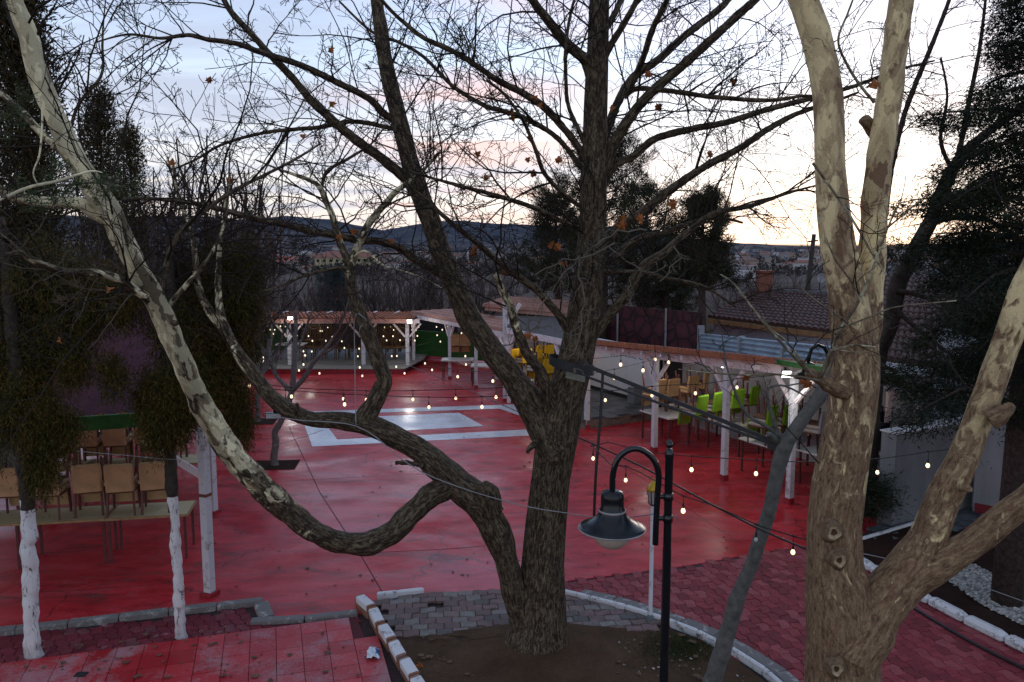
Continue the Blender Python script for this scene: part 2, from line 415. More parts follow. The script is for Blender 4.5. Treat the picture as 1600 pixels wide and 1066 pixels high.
def mat_roof(name, c0, c1, rowscale, rot=0, axis=0):
    m = MT(name); o = m.obj(); 
    f = m.noise(o, 3, 6, .7); g = m.noise(o, 22, 4)
    c = m.cr(f, [(.3, c0), (.7, c1)]); c = m.mix(.4, c, m.cr(g, [(.3, (.05, .04, .04)), (.7, (.8, .7, .65))]), 'OVERLAY')
    m.col(c); m.rough(.85); m.bump(g, .4, .02); return m.m
def mat_wall(name, c, streak=.25, sc=1.0):
    m = MT(name); p = m.pos()
    f = m.noise(m.mapv(p, (2*sc, 2*sc, .35*sc)), 2, 5, .65); g = m.noise(p, 1.1, 5)
    cc = m.cr(m.math('ADD', m.math('MULTIPLY', f, .6), m.math('MULTIPLY', g, .4)), [(.32, tuple(x*(1-streak) for x in c)), (.62, c), (.8, tuple(min(.9, x*1.1) for x in c))])
    m.col(cc); m.rough(.85); m.bump(m.noise(p, 35, 4), .15, .006); return m.m
M = {}
M['court'] = mat_court(); M['paint'] = mat_paint_white(); M['tile'] = mat_tiles()
M['pav_red'] = mat_paver('red_pavers', [(0, (.21, .032, .042)), (.55, (.34, .052, .064)), (1, (.40, .10, .11))], rough=.7, dirt=.45)
M['pav_strip'] = mat_paver('stained_red_pavers', [(0, (.16, .02, .03)), (.6, (.24, .03, .045)), (1, (.2, .06, .07))], rough=.7, splash=(.42, .36, .37))
M['pav_grey'] = mat_paver('grey_pavers', [(0, (.13, .125, .12)), (.3, (.20, .135, .125)), (.7, (.25, .165, .155)), (1, (.27, .25, .225))], rough=.8, dirt=.4)
M['pav_base'] = simple('paver_joint_sand', (.05, .03, .03), .95, .4, 20)
M['pav_blue'] = mat_paver('slate_pavers', [(0, (.07, .08, .09)), (1, (.17, .19, .21))], rough=.6)
M['soil'] = mat_soil('trodden_soil', (.09, .054, .034), (.165, .105, .068))
M['bedsoil'] = mat_soil('bed_soil', (.028, .013, .010), (.055, .028, .021))
M['kerb'] = mat_kerb('grey_kerb', (.16, .15, .145), (.38, .36, .34), .3)
M['kerb_white'] = mat_kerb('whitewashed_kerb', (.66, .66, .68), (.18, .16, .15), .15)
M['bark_main'] = mat_plane_bark('fissured_plane_bark', (.86, .77, .50), (.24, .19, .12), (.042, .029, .020), (.013, .009, .006), bmp=.45)
M['bark_pale'] = mat_plane_bark('pale_plane_bark', (.56, .55, .38), (.30, .28, .19), (.15, .11, .075), (.07, .05, .035))
M['bark_right'] = mat_plane_bark('peeling_plane_bark', (.80, .65, .36), (.42, .305, .18), (.20, .122, .072), (.06, .038, .023), sc=1.1)
M['knot_ring'] = simple('knot_ring_bark', (.17, .115, .072), .9, .5, 26, .7, spec=.15); M['knot_scar'] = simple('knot_scar_wood', (.40, .31, .20), .9, .45, 34, .6, spec=.15); M['knot_core'] = simple('knot_core', (.09, .05, .028), .95, .5, 30, .6, spec=.1)
M['bark_grey'] = simple('grey_bark', (.14, .14, .13), .85, .4, 14, .5, spec=.2)
M['bark_dark'] = simple('dark_bark', (.055, .045, .038), .9, .4, 14, .5, spec=.15)
M['bark_cedar'] = simple('cedar_bark', (.075, .055, .05), .95, .5, 18, .8, spec=.1, fine=25)
M['bark_young'] = simple('young_tree_bark', (.15, .135, .13), .85, .35, 16, .4, spec=.2)
M['twig'] = simple('twig_bark', (.032, .024, .019), .9, .3, 5, spec=.12)
M['twig_brown'] = simple('brown_twig_bark', (.12, .09, .068), .9, .3, 5, spec=.15); M['twig_far'] = simple('far_twig_bark', (.085, .064, .060), .95, .3, 1, spec=.08)
M['twig_pale'] = simple('pale_twig_bark', (.17, .145, .115), .85, .3, 5, spec=.2)
M['leaf'] = simple('dry_leaf', (.30, .10, .03), .8, .45, 9, spec=.2)
M['thuja'] = mat_foliage('thuja_foliage', [(0, (.016, .018, .004)), (.40, (.046, .045, .009)), (.72, (.088, .064, .012)), (1, (.13, .062, .018))])
M['thuja_far'] = mat_foliage('far_thuja_foliage', [(0, (.012, .013, .006)), (.5, (.034, .032, .011)), (1, (.085, .050, .018))])
M['cedar'] = mat_foliage('cedar_foliage', [(0, (.007, .011, .007)), (.6, (.017, .026, .013)), (1, (.040, .048, .016))])
M['pine'] = mat_foliage('pine_foliage', [(0, (.010, .015, .009)), (.6, (.028, .036, .016)), (1, (.070, .062, .025))])
M['spruce'] = mat_foliage('blue_spruce_foliage', [(0, (.02, .03, .03)), (1, (.07, .09, .09))])
M['juniper'] = mat_foliage('juniper_foliage', [(0, (.008, .014, .008)), (1, (.035, .048, .022))])
M['cypress_sprig'] = mat_foliage('green_sprig', [(0, (.035, .055, .022)), (1, (.09, .11, .05))])
M['grass'] = mat_foliage('short_grass', [(0, (.02, .03, .008)), (1, (.05, .07, .02))])
def mat_whitewash():
    m = MT('whitewashed_bark'); p = m.pos(); f = m.noise(m.mapv(p, (1, 1, .35)), 16, 6, .75, .6)
    zz = m.n('SeparateXYZ'); m.l(p, zz.inputs[0])
    low = m.cr(m.math('ADD', zz.outputs[2], m.math('MULTIPLY', m.math('SUBTRACT', f, .5), 1.2)), [(.02, 0), (.35, 1)])
    cc = m.mix(m.cr(f, [(.38, 1), (.44, 0)]), (.66, .66, .67), (.09, .075, .065))
    m.col(m.mix(low, m.mix(.55, cc, (.2, .19, .18)), cc)); m.rough(.9); m.bump(f, .6, .02); return m.m
M['whitewash'] = mat_whitewash()
M['white_wood'] = mat_kerb('white_painted_wood', (.68, .60, .61), (.36, .29, .28), .16)
M['white_post'] = mat_kerb('grey_white_post', (.55, .55, .58), (.30, .25, .23), .18)
M['metal_red'] = simple('maroon_leg_metal', (.12, .035, .035), .5, .3, 8, spec=.4)
M['chair_leg'] = simple('brown_chair_leg', (.13, .05, .042), .5, .3, 8, spec=.4)
M['chair_leg_dark'] = simple('dark_chair_leg', (.03, .022, .02), .5, .3, 8, spec=.4)
def mat_fabric(name, c):
    m = MT(name); o = m.obj()
    w = m.n('TexWave', wave_type='BANDS', bands_direction='Z'); w.inputs['Scale'].default_value = 22; w.inputs['Distortion'].default_value = 1.5; m.l(o, w.inputs['Vector'])
    f = m.noise(o, 5, 5); col = m.cr(f, [(.3, tuple(x*.72 for x in c)), (.7, c)])
    m.col(m.mix(.18, col, w.outputs['Color'], 'MULTIPLY')); m.rough(.8); m.b.inputs['Specular IOR Level'].default_value = .2; m.bump(w.outputs['Fac'], .15, .004); return m.m
M['beige'] = mat_fabric('beige_upholstery', (.62, .40, .215)); M['beige_dark'] = simple('brown_webbing', (.13, .065, .035), .9, .3, 12)
M['green_f'] = mat_fabric('lime_upholstery', (.25, .52, .03)); M['yellow_f'] = mat_fabric('mustard_upholstery', (.78, .46, .025))
M['navy_f'] = mat_fabric('navy_upholstery', (.022, .022, .055)); M['cream_f'] = mat_fabric('cream_upholstery', (.6, .56, .48))
M['lilac_f'] = mat_fabric('pale_grey_upholstery', (.45, .42, .48))
M['tabletop'] = mat_kerb('cream_table_top', (.56, .46, .27), (.40, .30, .17), .0)
M['tabletop_white'] = simple('white_table_top', (.68, .68, .64), .35, .15, 4)
M['wood_edge'] = simple('wood_table_edge', (.34, .22, .10), .6, .35, 9)
M['black_metal'] = simple('black_gloss_metal', (.010, .011, .014), .16, .3, 5, spec=.6)
M['shade'] = simple('dark_blue_enamel', (.008, .010, .014), .24, .35, 7, spec=.38)
M['shade_rim'] = simple('grey_rim', (.30, .30, .30), .4, .3, 7)
M['opal'] = simple('opal_glass', (.62, .52, .45), .12, .15, 6, spec=.6)
M['cable'] = simple('black_cable', (.012, .012, .013), .5, .2, 5); M['wire'] = simple('grey_wire', (.27, .27, .28), .5, .2, 5)
M['strap'] = simple('black_strap', (.035, .037, .04), .7, .25, 8)
M['bulb'] = emis('lit_bulb_glass', (1.0, .72, .40), 2.0); M['bulb_far'] = emis('small_lit_bulb', (1.0, .82, .56), 1.6)
M['bulb_bright'] = emis('bright_bulb_glass', (1.0, .64, .30), 3.2)
M['clear'] = simple('clear_bulb_glass', (.55, .53, .5), .1, .1, 5, spec=.8)
M['flood'] = emis('lit_floodlight_glass', (1.0, .98, .95), 12.0)
M['tileroof_edge'] = mat_roof('orange_roof_tile', (.20, .062, .028), (.40, .14, .065), 1)
M['tileroof'] = mat_roof('weathered_roof_tile', (.038, .019, .017), (.115, .048, .036), 1)
M['pinkroof'] = mat_roof('pink_roof_edge', (.34, .18, .145), (.50, .28, .225), 1)
M['maroon_sheet'] = simple('maroon_metal_sheet', (.058, .015, .024), .8, .4, 2, spec=.08)
M['grass_green'] = simple('artificial_grass', (.02, .12, .025), .9, .35, 30, .5)
M['green_edge'] = simple('green_fascia', (.03, .13, .022), .8, .35, 6)
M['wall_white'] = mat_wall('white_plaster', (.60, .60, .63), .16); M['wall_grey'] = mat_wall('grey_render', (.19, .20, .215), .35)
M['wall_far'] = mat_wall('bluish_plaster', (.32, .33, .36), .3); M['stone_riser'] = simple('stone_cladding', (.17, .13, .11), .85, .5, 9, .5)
M['corr'] = simple('corrugated_metal', (.36, .45, .53), .45, .3, 3, metal=.3); M['dark'] = simple('dark_recess', (.012, .011, .012), .9, .3, 4)
M['black_panel'] = simple('black_panel', (.008, .008, .010), .4, .3, 4); M['pole'] = simple('weathered_pole', (.05, .04, .035), .9, .3, 8)
M['gold'] = simple('gold_paint', (.55, .33, .03), .35, .3, 8, metal=.4); M['glass'] = simple('lantern_glass', (.42, .42, .42), .12, .2, 8, spec=.7)
M['brick'] = mat_kerb('painted_brick_side', (.26, .12, .07), (.22, .14, .13), .4); M['wicker'] = simple('wicker', (.14, .075, .030), .7, .4, 30)
M['pebble'] = mat_paver('white_pebbles', [(0, (.22, .21, .2)), (1, (.66, .64, .6))], rough=.8)
M['plastic_white'] = simple('crumpled_wrapper', (.62, .68, .75), .25, .25, 20, spec=.6); M['plastic_blue'] = simple('wrapper_print', (.05, .13, .33), .3, .3, 20)
M['concrete'] = mat_kerb('stage_concrete', (.22, .215, .20), (.14, .13, .12), .2); M['beam'] = M['white_wood']
def mat_maroon_stone():
    m = MT('maroon_stone_screen'); o = m.pos(); v = m.n('TexVoronoi', feature='DISTANCE_TO_EDGE'); v.inputs['Scale'].default_value = 2.1
    m.l(m.mapv(o, (1, 1, 1)), v.inputs['Vector']); m.col(m.cr(v.outputs['Distance'], [(.02, (.014, .004, .006)), (.12, (.060, .012, .017)), (.5, (.085, .02, .026))])); m.rough(.85); return m.m
M['maroon_stone'] = mat_maroon_stone()
# ------------------------------------------------------------------ world: dusk sky with lavender and pink cloud bands
W = bpy.data.worlds.new('World'); SC.world = W; W.use_nodes = True
t = W.node_tree; t.nodes.clear(); L = t.links.new
class WT(MT):
    def __init__(s): s.t = t; s._c = None
w = WT(); tc = w.n('TexCoord').outputs['Generated']
sx = w.n('SeparateXYZ'); L(tc, sx.inputs[0])
AZ = R(24)
base = w.cr(sx.outputs[2], [(0, (1.0, .84, .74)), (.035, (1.02, .91, .86)), (.09, (.98, .97, 1.0)), (.20, (.72, .86, 1.08)), (.36, (.40, .62, 1.05)), (1, (.36, .42, .56))])
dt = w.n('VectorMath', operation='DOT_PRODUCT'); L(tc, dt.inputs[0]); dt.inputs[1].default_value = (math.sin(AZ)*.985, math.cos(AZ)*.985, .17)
bright = w.cr(w.math('ADD', w.math('MULTIPLY', dt.outputs['Value'], .5), .5), [(0, (1.36, 1.14, .94)), (.30, (1.16, 1.0, .85)), (.5, (1.02, .95, .88)), (.75, 1.04), (.90, 1.0), (.965, 1.05), (1, 1.08)])  # sky behind the camera raised and warmed, an added frontal fill
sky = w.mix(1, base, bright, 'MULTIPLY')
glow = w.cr(dt.outputs['Value'], [(.80, (0, 0, 0)), (.93, (.10, .09, .09)), (.985, (.30, .29, .30)), (1, (.36, .35, .35))])
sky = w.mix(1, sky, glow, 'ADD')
zi = w.math('ADD', w.math('MAXIMUM', sx.outputs[2], 0.0), .10)
cv = w.n('CombineXYZ'); L(w.math('DIVIDE', sx.outputs[0], zi), cv.inputs[0]); L(w.math('DIVIDE', sx.outputs[1], zi), cv.inputs[1])
n1 = w.noise(w.mapv(cv.outputs[0], (.36, 1.25, 1), loc=(3.1, 1.7, 0)), 1.0, 7, .60, .7)
cl = w.cr(n1, [(.44, 0), (.56, 1)])
fade = w.cr(sx.outputs[2], [(0, 1), (.22, .85), (.34, .22), (.6, .1)])
shine = w.cr(dt.outputs['Value'], [(.90, 1), (.985, .45)])
n2 = w.noise(w.mapv(cv.outputs[0], (.3, .8, 1), loc=(9, 4, 0)), .9, 3)
pink = w.cr(w.math('MULTIPLY', n2, w.cr(dt.outputs['Value'], [(.72, .35), (.90, 1.1)])), [(.34, (.54, .59, .76)), (.44, (.76, .66, .76)), (.54, (1.10, .68, .62))])
fac = w.math('MULTIPLY', w.math('MULTIPLY', cl, fade), w.math('MULTIPLY', shine, .82))
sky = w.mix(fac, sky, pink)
nis = w.n('TexSky', sky_type='NISHITA'); nis.sun_disc = False; nis.sun_elevation = R(7); nis.sun_rotation = AZ
add = w.mix(.012, sky, nis.outputs[0], 'ADD')
gnd = w.cr(sx.outputs[2], [(0, 0), (.004, 1)])
sky = w.mix(gnd, (.06, .05, .05), add)
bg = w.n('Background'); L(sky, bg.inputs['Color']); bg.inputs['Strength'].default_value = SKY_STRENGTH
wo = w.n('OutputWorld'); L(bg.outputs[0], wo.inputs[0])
# one weak sun lamp: the afterglow low over the hills, same direction as the sky's sun
sd = bpy.data.lights.new('dusk_sun', 'SUN'); sd.energy = SUN_E; sd.angle = R(14); sd.color = (1, .86, .72)
so = bpy.data.objects.new('dusk_sun', sd); COL.objects.link(so); so.location = (4, -6, 18)
so.rotation_euler = Vector((math.sin(AZ), math.cos(AZ), math.tan(R(7)))).to_track_quat('Z', 'Y').to_euler()
# ------------------------------------------------------------------ camera
cd = bpy.data.cameras.new('camera'); cam = bpy.data.objects.new('camera', cd); COL.objects.link(cam)
cd.sensor_width = 36; cd.lens = FP/1600*36; cd.clip_end = 20000; cd.clip_start = .05
cam.location = (0, 0, CH); cam.rotation_euler = (PI/2-TH, 0, 0); SC.camera = cam
SC.view_settings.view_transform = 'Standard'; SC.view_settings.look = 'None'; SC.view_settings.exposure = 0
SC.render.engine = 'CYCLES'; SC.cycles.use_denoising = True
SC.cycles.max_bounces = 6; SC.cycles.diffuse_bounces = 3; SC.cycles.glossy_bounces = 3; SC.cycles.transparent_max_bounces = 4
SC.cycles.sample_clamp_indirect = 1.5
# ------------------------------------------------------------------ the ground sheet, reaching past the hills
RIDGE = [(-2200, 372), (-900, 345), (-400, 336), (0, 342), (200, 349), (380, 348), (450, 342), (520, 350), (600, 369), (660, 358), (720, 353), (850, 357), (1000, 363), (1100, 376),
         (1180, 383), (1260, 388), (1330, 393), (1420, 396), (1500, 387), (1600, 380), (2200, 362), (3400, 370)]
def hash2(x, y):
    return (np.sin(x*12.9898+y*78.233)*43758.5453) % 1.0
def vnoise(x, y):
    xi, yi = np.floor(x), np.floor(y); fx, fy = x-xi, y-yi; fx = fx*fx*(3-2*fx); fy = fy*fy*(3-2*fy)
    a, b, c, d = hash2(xi, yi), hash2(xi+1, yi), hash2(xi, yi+1), hash2(xi+1, yi+1)
    return a+(b-a)*fx+(c-a)*fy+(a-b-c+d)*fx*fy
def fbm(x, y, o=5):
    s = 0; am = .5
    for k in range(o): s = s+am*(vnoise(x, y)-.5); x = x*2.03+7.1; y = y*2.03+3.3; am *= .5
    return s
def terrain(x, y):
    r = np.hypot(x, y); yy = np.maximum(y, 1.0); px = 800+x/np.maximum(yy, r*.2)*FP
    z = np.interp(r, [0, 48, 110, 260, 900, 1300], [-.06, -.06, -5.5, -8, -7, -2])
    rh = (385-np.interp(px, [a for a, b in RIDGE], [b for a, b in RIDGE]))/FP*3000+5
    s = np.clip((r-1100)/1900, 0, 1); s = s*s*(3-2*s)
    h = z*(1-s)+rh*s
    h += np.clip((r-900)/1200, 0, 1)*np.clip((3050-r)/700, 0, 1)*fbm(x/420., y/420.)*75
    h += np.clip((r-2500)/400, 0, 1)*fbm(x/130.+9, y/130., 4)*10
    h = np.where(r > 3000, h-(r-3000)*.045, h)
    return h
rad = np.r_[0.5, np.linspace(6, 60, 14), np.geomspace(66, 900, 26), np.linspace(960, 3000, 40), np.linspace(3100, 5200, 8)]
ang = np.concatenate([np.linspace(-42, 42, 300), np.linspace(43.5, 316.5, 90)]); ang = np.radians(ang)
RR, AA = np.meshgrid(rad, ang, indexing='ij'); X = np.sin(AA)*RR; Y = np.cos(AA)*RR; Z = terrain(X, Y)
nA = len(ang); idx = np.arange(len(rad)*nA).reshape(len(rad), nA); nx = np.roll(idx, -1, axis=1)
F = np.stack([idx[:-1], idx[1:], nx[1:], nx[:-1]], axis=-1).reshape(-1, 4)
def mat_ground():
    m = MT('valley_ground'); p = m.pos()
    ln = m.n('VectorMath', operation='LENGTH'); m.l(p, ln.inputs[0]); d = ln.outputs['Value']
    f = m.noise(p, .006, 7, .68, .5); g = m.noise(p, .045, 5, .7)
    near = m.cr(m.noise(p, .35, 6, .7), [(.3, (.035, .026, .020)), (.7, (.085, .066, .048))])
    town = m.cr(m.noise(p, .02, 6, .7), [(.3, (.07, .058, .053)), (.7, (.17, .14, .13))])
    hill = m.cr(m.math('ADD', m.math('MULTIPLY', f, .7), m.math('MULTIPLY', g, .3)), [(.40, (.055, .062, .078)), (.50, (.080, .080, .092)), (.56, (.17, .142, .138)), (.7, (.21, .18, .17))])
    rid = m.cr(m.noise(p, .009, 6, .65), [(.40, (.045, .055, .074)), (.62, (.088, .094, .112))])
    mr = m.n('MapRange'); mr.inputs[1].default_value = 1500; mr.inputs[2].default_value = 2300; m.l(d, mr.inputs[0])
    hill = m.mix(mr.outputs[0], hill, rid)  # far ridge turns bluer with distance: haze put into the base colour
    a = m.n('MapRange'); a.inputs[1].default_value = 90; a.inputs[2].default_value = 220; m.l(d, a.inputs[0])
    b = m.n('MapRange'); b.inputs[1].default_value = 700; b.inputs[2].default_value = 1150; m.l(d, b.inputs[0])
    m.col(m.mix(b.outputs[0], m.mix(a.outputs[0], near, town), hill)); m.rough(1); m.b.inputs['Specular IOR Level'].default_value = 0
    return m.m
o = link('ground', mk_mesh('ground', np.c_[X.ravel(), Y.ravel(), Z.ravel()], F, None, True), mat_ground()); tag(o, kind='structure')
def catmull_v(pts, sp=.15):
    a = catmull([np.array([*p, 0.0]) for p in pts], sp); return [Vector(q[:3]) for q in a]
def struct(mb, name, mat, **k): return tag(mb.build(name, mat, **k), kind='structure')
# ------------------------------------------------------------------ courtyard floor
court = [(-17, 9.6), (-6.9, 9.83), (-3.62, 10.62), (-3.4, 10.2), (-2.0, 10.42), (-1.75, 10.9), (.2, 11.15), (.75, 11.45), (2.5, 11.95), (4.22, 12.63), (5.55, 13.05), (7.6, 14.3), (9.5, 16.5), (11, 40), (-20, 40)]
struct(MB().prism(court, -.05, 0), 'courtyard_floor', M['court'])
struct(MB().box((0, 7, -.035), (40, 10, .04)), 'yard_base', M['pav_base'])
def strip_line(pts, w, z, mb):
    for a, b in zip(pts[:-1], pts[1:]):
        a, b = Vector(a), Vector(b); n = Vector((-(b-a).y, (b-a).x, 0)).normalized()*w/2
        mb.poly([a-n+Vector((0, 0, z)), b-n+Vector((0, 0, z)), b+n+Vector((0, 0, z)), a+n+Vector((0, 0, z))])
j = MB()
def gl(*pp): return [G(*q) for q in pp]
strip_line(gl((452, 668), (500, 770), (565, 870), (606, 940)), .018, .003, j)
strip_line(gl((560, 865), (700, 858), (800, 850)), .014, .003, j); strip_line(gl((886, 842), (905, 838), (960, 830)), .014, .003, j)
strip_line(gl((900, 690), (1000, 745), (1150, 845), (1185, 868)), .014, .003, j); strip_line(gl((330, 760), (520, 748), (830, 732)), .012, .003, j)
struct(j, 'floor_joint', simple('joint_line', (.12, .03, .035), .9))
# painted white court: outer band and inner rectangle
oTL, oBL, oBR, oTR = G(468, 644), G(488, 698), G(903, 677), G(803, 632)
iTL, iBL, iBR, iTR = G(497, 648), G(527, 687), G(868, 669), G(781, 639)
p = MB(); z = Vector((0, 0, .004))
for q in ((oTL, iTL, iBL, oBL), (oBL, iBL, iBR, oBR), (oBR, iBR, iTR, oTR), (oTR, iTR, iTL, oTL)): p.poly([v+z for v in q])
p.poly([v+z for v in (G(615, 674), G(756, 666), G(717, 645), G(590, 651))])
struct(p, 'painted_court_marking', M['paint'])
# ------------------------------------------------------------------ interlocking pavers
def pavers(name, poly, ang, L, Wd, mat, z0=0.0, zj=.004, k=.28, gap=.007, hole=None, tone=None, h=.03, skip=0):
    ca, sa = math.cos(ang), math.sin(ang)
    U = [(x*ca+y*sa, -x*sa+y*ca) for x, y in [(q[0], q[1]) for q in poly]]
    u0, u1 = min(a for a, b in U), max(a for a, b in U); v0, v1 = min(b for a, b in U), max(b for a, b in U)
    f = lambda u: Wd*k*(abs(((u/L) % 1)*2-1)*2-1)*.5
    mb = MB(); r = 0; v = v0-Wd
    while v < v1+Wd:
        u = u0-L+(L/2 if r % 2 else 0)
        while u < u1+L:
            cu, cvv = u+L/2, v+Wd/2; x, y = cu*ca-cvv*sa, cu*sa+cvv*ca
            if inpoly(x, y, poly) and not (hole and inpoly(x, y, hole)) and random.random() > skip:
                e = gap/2; us = [u+e, u+L*.25, u+L*.5, u+L*.75, u+L-e]
                us = sorted(set(us+[math.ceil(u/(L/2))*L/2, math.ceil(u/(L/2))*L/2+L/2])); us = [q for q in us if u+e-1e-6 <= q <= u+L-e+1e-6]
                ring = [(q, v+e+f(q)) for q in us]+[(q, v+Wd-e+f(q)) for q in us[::-1]]
                z = z0+h+random.uniform(-zj, zj); tx, ty = random.uniform(-1, 1)*zj*2, random.uniform(-1, 1)*zj*2
                top = []; bot = []; ins = []
                for (a, b) in ring:
                    zz = z+(a-cu)/L*tx+(b-cvv)/Wd*ty
                    bot.append((a*ca-b*sa, a*sa+b*ca, z0)); ins.append((a*ca-b*sa, a*sa+b*ca, zz-.006))
                    a2 = cu+(a-cu)*(1-.012/L); b2 = cvv+(b-cvv)*(1-.012/Wd)
                    top.append((a2*ca-b2*sa, a2*sa+b2*ca, zz))
                n = len(ring); mb.cc = tone(x, y) if tone else random.random()
                mb.add(bot+ins+top, [tuple(range(2*n, 3*n))]+[(i, (i+1) % n, n+(i+1) % n, n+i) for i in range(n)]+[(n+i, n+(i+1) % n, 2*n+(i+1) % n, 2*n+i) for i in range(n)])
            u += L
        v += Wd; r += 1
    return struct(mb, name, mat)
kerbline = gl((868, 928), (900, 936), (950, 947), (1010, 965), (1060, 982), (1110, 1003), (1160, 1032), (1205, 1062), (1245, 1100), (1275, 1140))
red_poly = [(v.x, v.y) for v in kerbline]+[(3.6, 6.6), (5.2, 6.6), (6.6, 8.4), (6.35, 9.4), (5.5, 12.15), (5.3, 13.0), (4.22, 12.62), (2.5, 11.93), (.75, 11.42)]
struct(MB().poly([(x, y, -.006) for x, y in ccw(red_poly)]), 'paver_bed', M['pav_base'])
pavers('red_paving', red_poly, math.atan2(-.97, .27), .225, .15, M['pav_red'], z0=-.022)
grey_poly = [tuple(G(*q)[:2]) for q in ((585, 941), (650, 931), (760, 922), (806, 921), (870, 929), (900, 936), (950, 947), (1005, 962), (1040, 980), (1030, 988), (900, 988), (882, 987), (800, 990), (700, 992), (618, 1003))]
struct(MB().poly([(x, y, -.0045) for x, y in ccw(grey_poly)]), 'paver_bed', M['pav_base'])
pavers('grey_paving', grey_poly, R(6), .215, .16, M['pav_grey'], z0=.012, zj=.007, k=.22, skip=.012)
strip_poly = [tuple(G(*q)[:2]) for q in ((-60, 1000), (390, 952), (398, 975), (410, 978), (560, 962), (555, 970), (-60, 1050))]
pavers('stained_paving', strip_poly, R(-52), .2, .14, M['pav_strip'], z0=-.022, zj=.005)
# square red tiles in the foreground
tile_poly = [tuple(G(*q)[:2]) for q in ((-60, 1047), (0, 1041), (280, 1004), (556, 967), (604, 1066), (640, 1130))]+[(-1.0, 7.0), (-7.5, 7.0)]
tp = ccw(tile_poly); mbt = MB(); ea = math.atan2(G(556, 967).y-G(0, 1041).y, G(556, 967).x-G(0, 1041).x)
ca, sa = math.cos(ea), math.sin(ea); org = G(556, 967)
for i in range(-21, 5):
    for k in range(-16, 1):
        s = .315; c = [(i*s+a, k*s+b) for a, b in ((.004, .004), (s-.004, .004), (s-.004, s-.004), (.004, s-.004))]
        q = [(org.x+a*ca-b*sa, org.y+a*sa+b*ca-s+.0) for a, b in c]
        cx = sum(a for a, b in q)/4; cy = sum(b for a, b in q)/4
        if inpoly(cx, cy, tp):
            mbt.cc = random.random(); zt = .03+random.uniform(-.001, .001); mbt.prism(ccw(q), -.01, zt)
struct(mbt, 'tiled_path', M['tile'])
struct(MB().poly([(x, y, .017) for x, y in tp]), 'tile_mortar', simple('tile_mortar', (.10, .012, .016), .9))
# kerb stones along the left edge of the court, one stone after another
def stone_row(name, pts, L, w, h, mat, gap=.012, z0=-.02, jit=.006, bev=.015):
    mb = MB(); pts = [Vector((p_[0], p_[1], 0)) for p_ in pts]; d = [0]
    for a, b in zip(pts[:-1], pts[1:]): d.append(d[-1]+(b-a).length)
    def at(s):
        for i in range(len(pts)-1):
            if s <= d[i+1] or i == len(pts)-2:
                return pts[i].lerp(pts[i+1], (s-d[i])/(d[i+1]-d[i]))
    n = max(1, round(d[-1]/L)); st = d[-1]/n
    for k in range(n):
        a, b = at(k*st+gap/2), at((k+1)*st-gap/2); t_ = (b-a); l = t_.length
        mb.cc = random.random()
        mb.box(((a+b)/2)+Vector((random.uniform(-jit, jit), random.uniform(-jit, jit), z0+h/2+random.uniform(-jit, jit))), (l, w, h), rz=math.atan2(t_.y, t_.x)+random.uniform(-.01, .01), bev=bev)
    return struct(mb, name, mat)
stone_row('kerb', gl((-60, 999), (0, 991), (200, 968), (411, 943)), .62, .13, .10, M['kerb'])
stone_row('kerb', gl((408, 945), (416, 968)), .5, .2, .07, M['kerb'])
stone_row('kerb', gl((392, 975), (480, 970), (560, 961)), .6, .13, .08, M['kerb'])
stone_row('kerb', gl((588, 937), (640, 931), (662, 929)), .5, .08, .11, M['kerb_white'], jit=.012)
stone_row('kerb', gl((805, 921), (845, 921), (870, 927)), .4, .07, .10, M['kerb_white'], jit=.012)
stone_row('kerb', [(v.x, v.y) for v in kerbline], .55, .06, .115, M['kerb_white'])
off = []
for i, v in enumerate(kerbline):
    a = kerbline[max(0, i-1)]; b = kerbline[min(len(kerbline)-1, i+1)]; n_ = Vector((-(b-a).y, (b-a).x, 0)).normalized(); off.append(v+n_*.16)
stone_row('kerb', [(v.x, v.y) for v in off[1:]], .5, .19, .075, M['kerb'])
# soil in the tree ring, slightly mounded, with scattered crumbs and grass
soil = [tuple(G(*q)[:2]) for q in ((600, 985), (618, 1000), (700, 990), (800, 988), (900, 985), (1030, 985), (1060, 990), (1110, 1010), (1160, 1040), (1200, 1072), (1240, 1120))]+[(2.9, 6.9), (-.4, 6.9)]
c0 = Vector((.32, 9.42, 0)); so_ = ccw(soil)
mb = MB(); ring = []
dense = []
for i in range(len(so_)):
    a, b = Vector((*so_[i], 0)), Vector((*so_[(i+1) % len(so_)], 0))
    for k in range(6): dense.append(a.lerp(b, k/6))
K = 12; vs = []
for k in range(K+1):
    s = k/K
    for q in dense:
        v = c0.lerp(q, s); r_ = (v-c0).length
        v.z = .022+.17*math.exp(-(r_/.75)**2)+float(fbm(np.array(v.x*2.2), np.array(v.y*2.2)))*.05*(1-s**6); vs.append(v)
n = len(dense); fs = [(k*n+i, k*n+(i+1) % n, (k+1)*n+(i+1) % n, (k+1)*n+i) for k in range(K) for i in range(n)]
mb.add(vs, fs); tag(mb.build('soil', M['soil'], smooth=True), kind='structure')
mbp = MB()
for k in range(260):
    x, y = random.uniform(-1, 3), random.uniform(7.4, 9.6)
    if inpoly(x, y, so_) and (Vector((x, y, 0))-c0).length > .5:
        mbp.cc = random.random(); s = random.uniform(.006, .02); mbp.box((x, y, .035), (s*1.8, s, s*.6), rz=random.uniform(0, 3), bev=s*.2)
tag(mbp.build('soil_crumbs', M['pebble']), kind='stuff', label='small pale stones and litter scattered on the brown soil', cat='stones')
N = 5000; px_, py_ = rng.normal(1060, 34, N), rng.normal(1012, 14, N)
pos = np.array([G(a, b, .02) for a, b in zip(px_, py_)]); keep = np.array([inpoly(q[0], q[1], so_) for q in pos]); pos = pos[keep]; N = len(pos)
class _O: location = Vector((0, 0, 0))
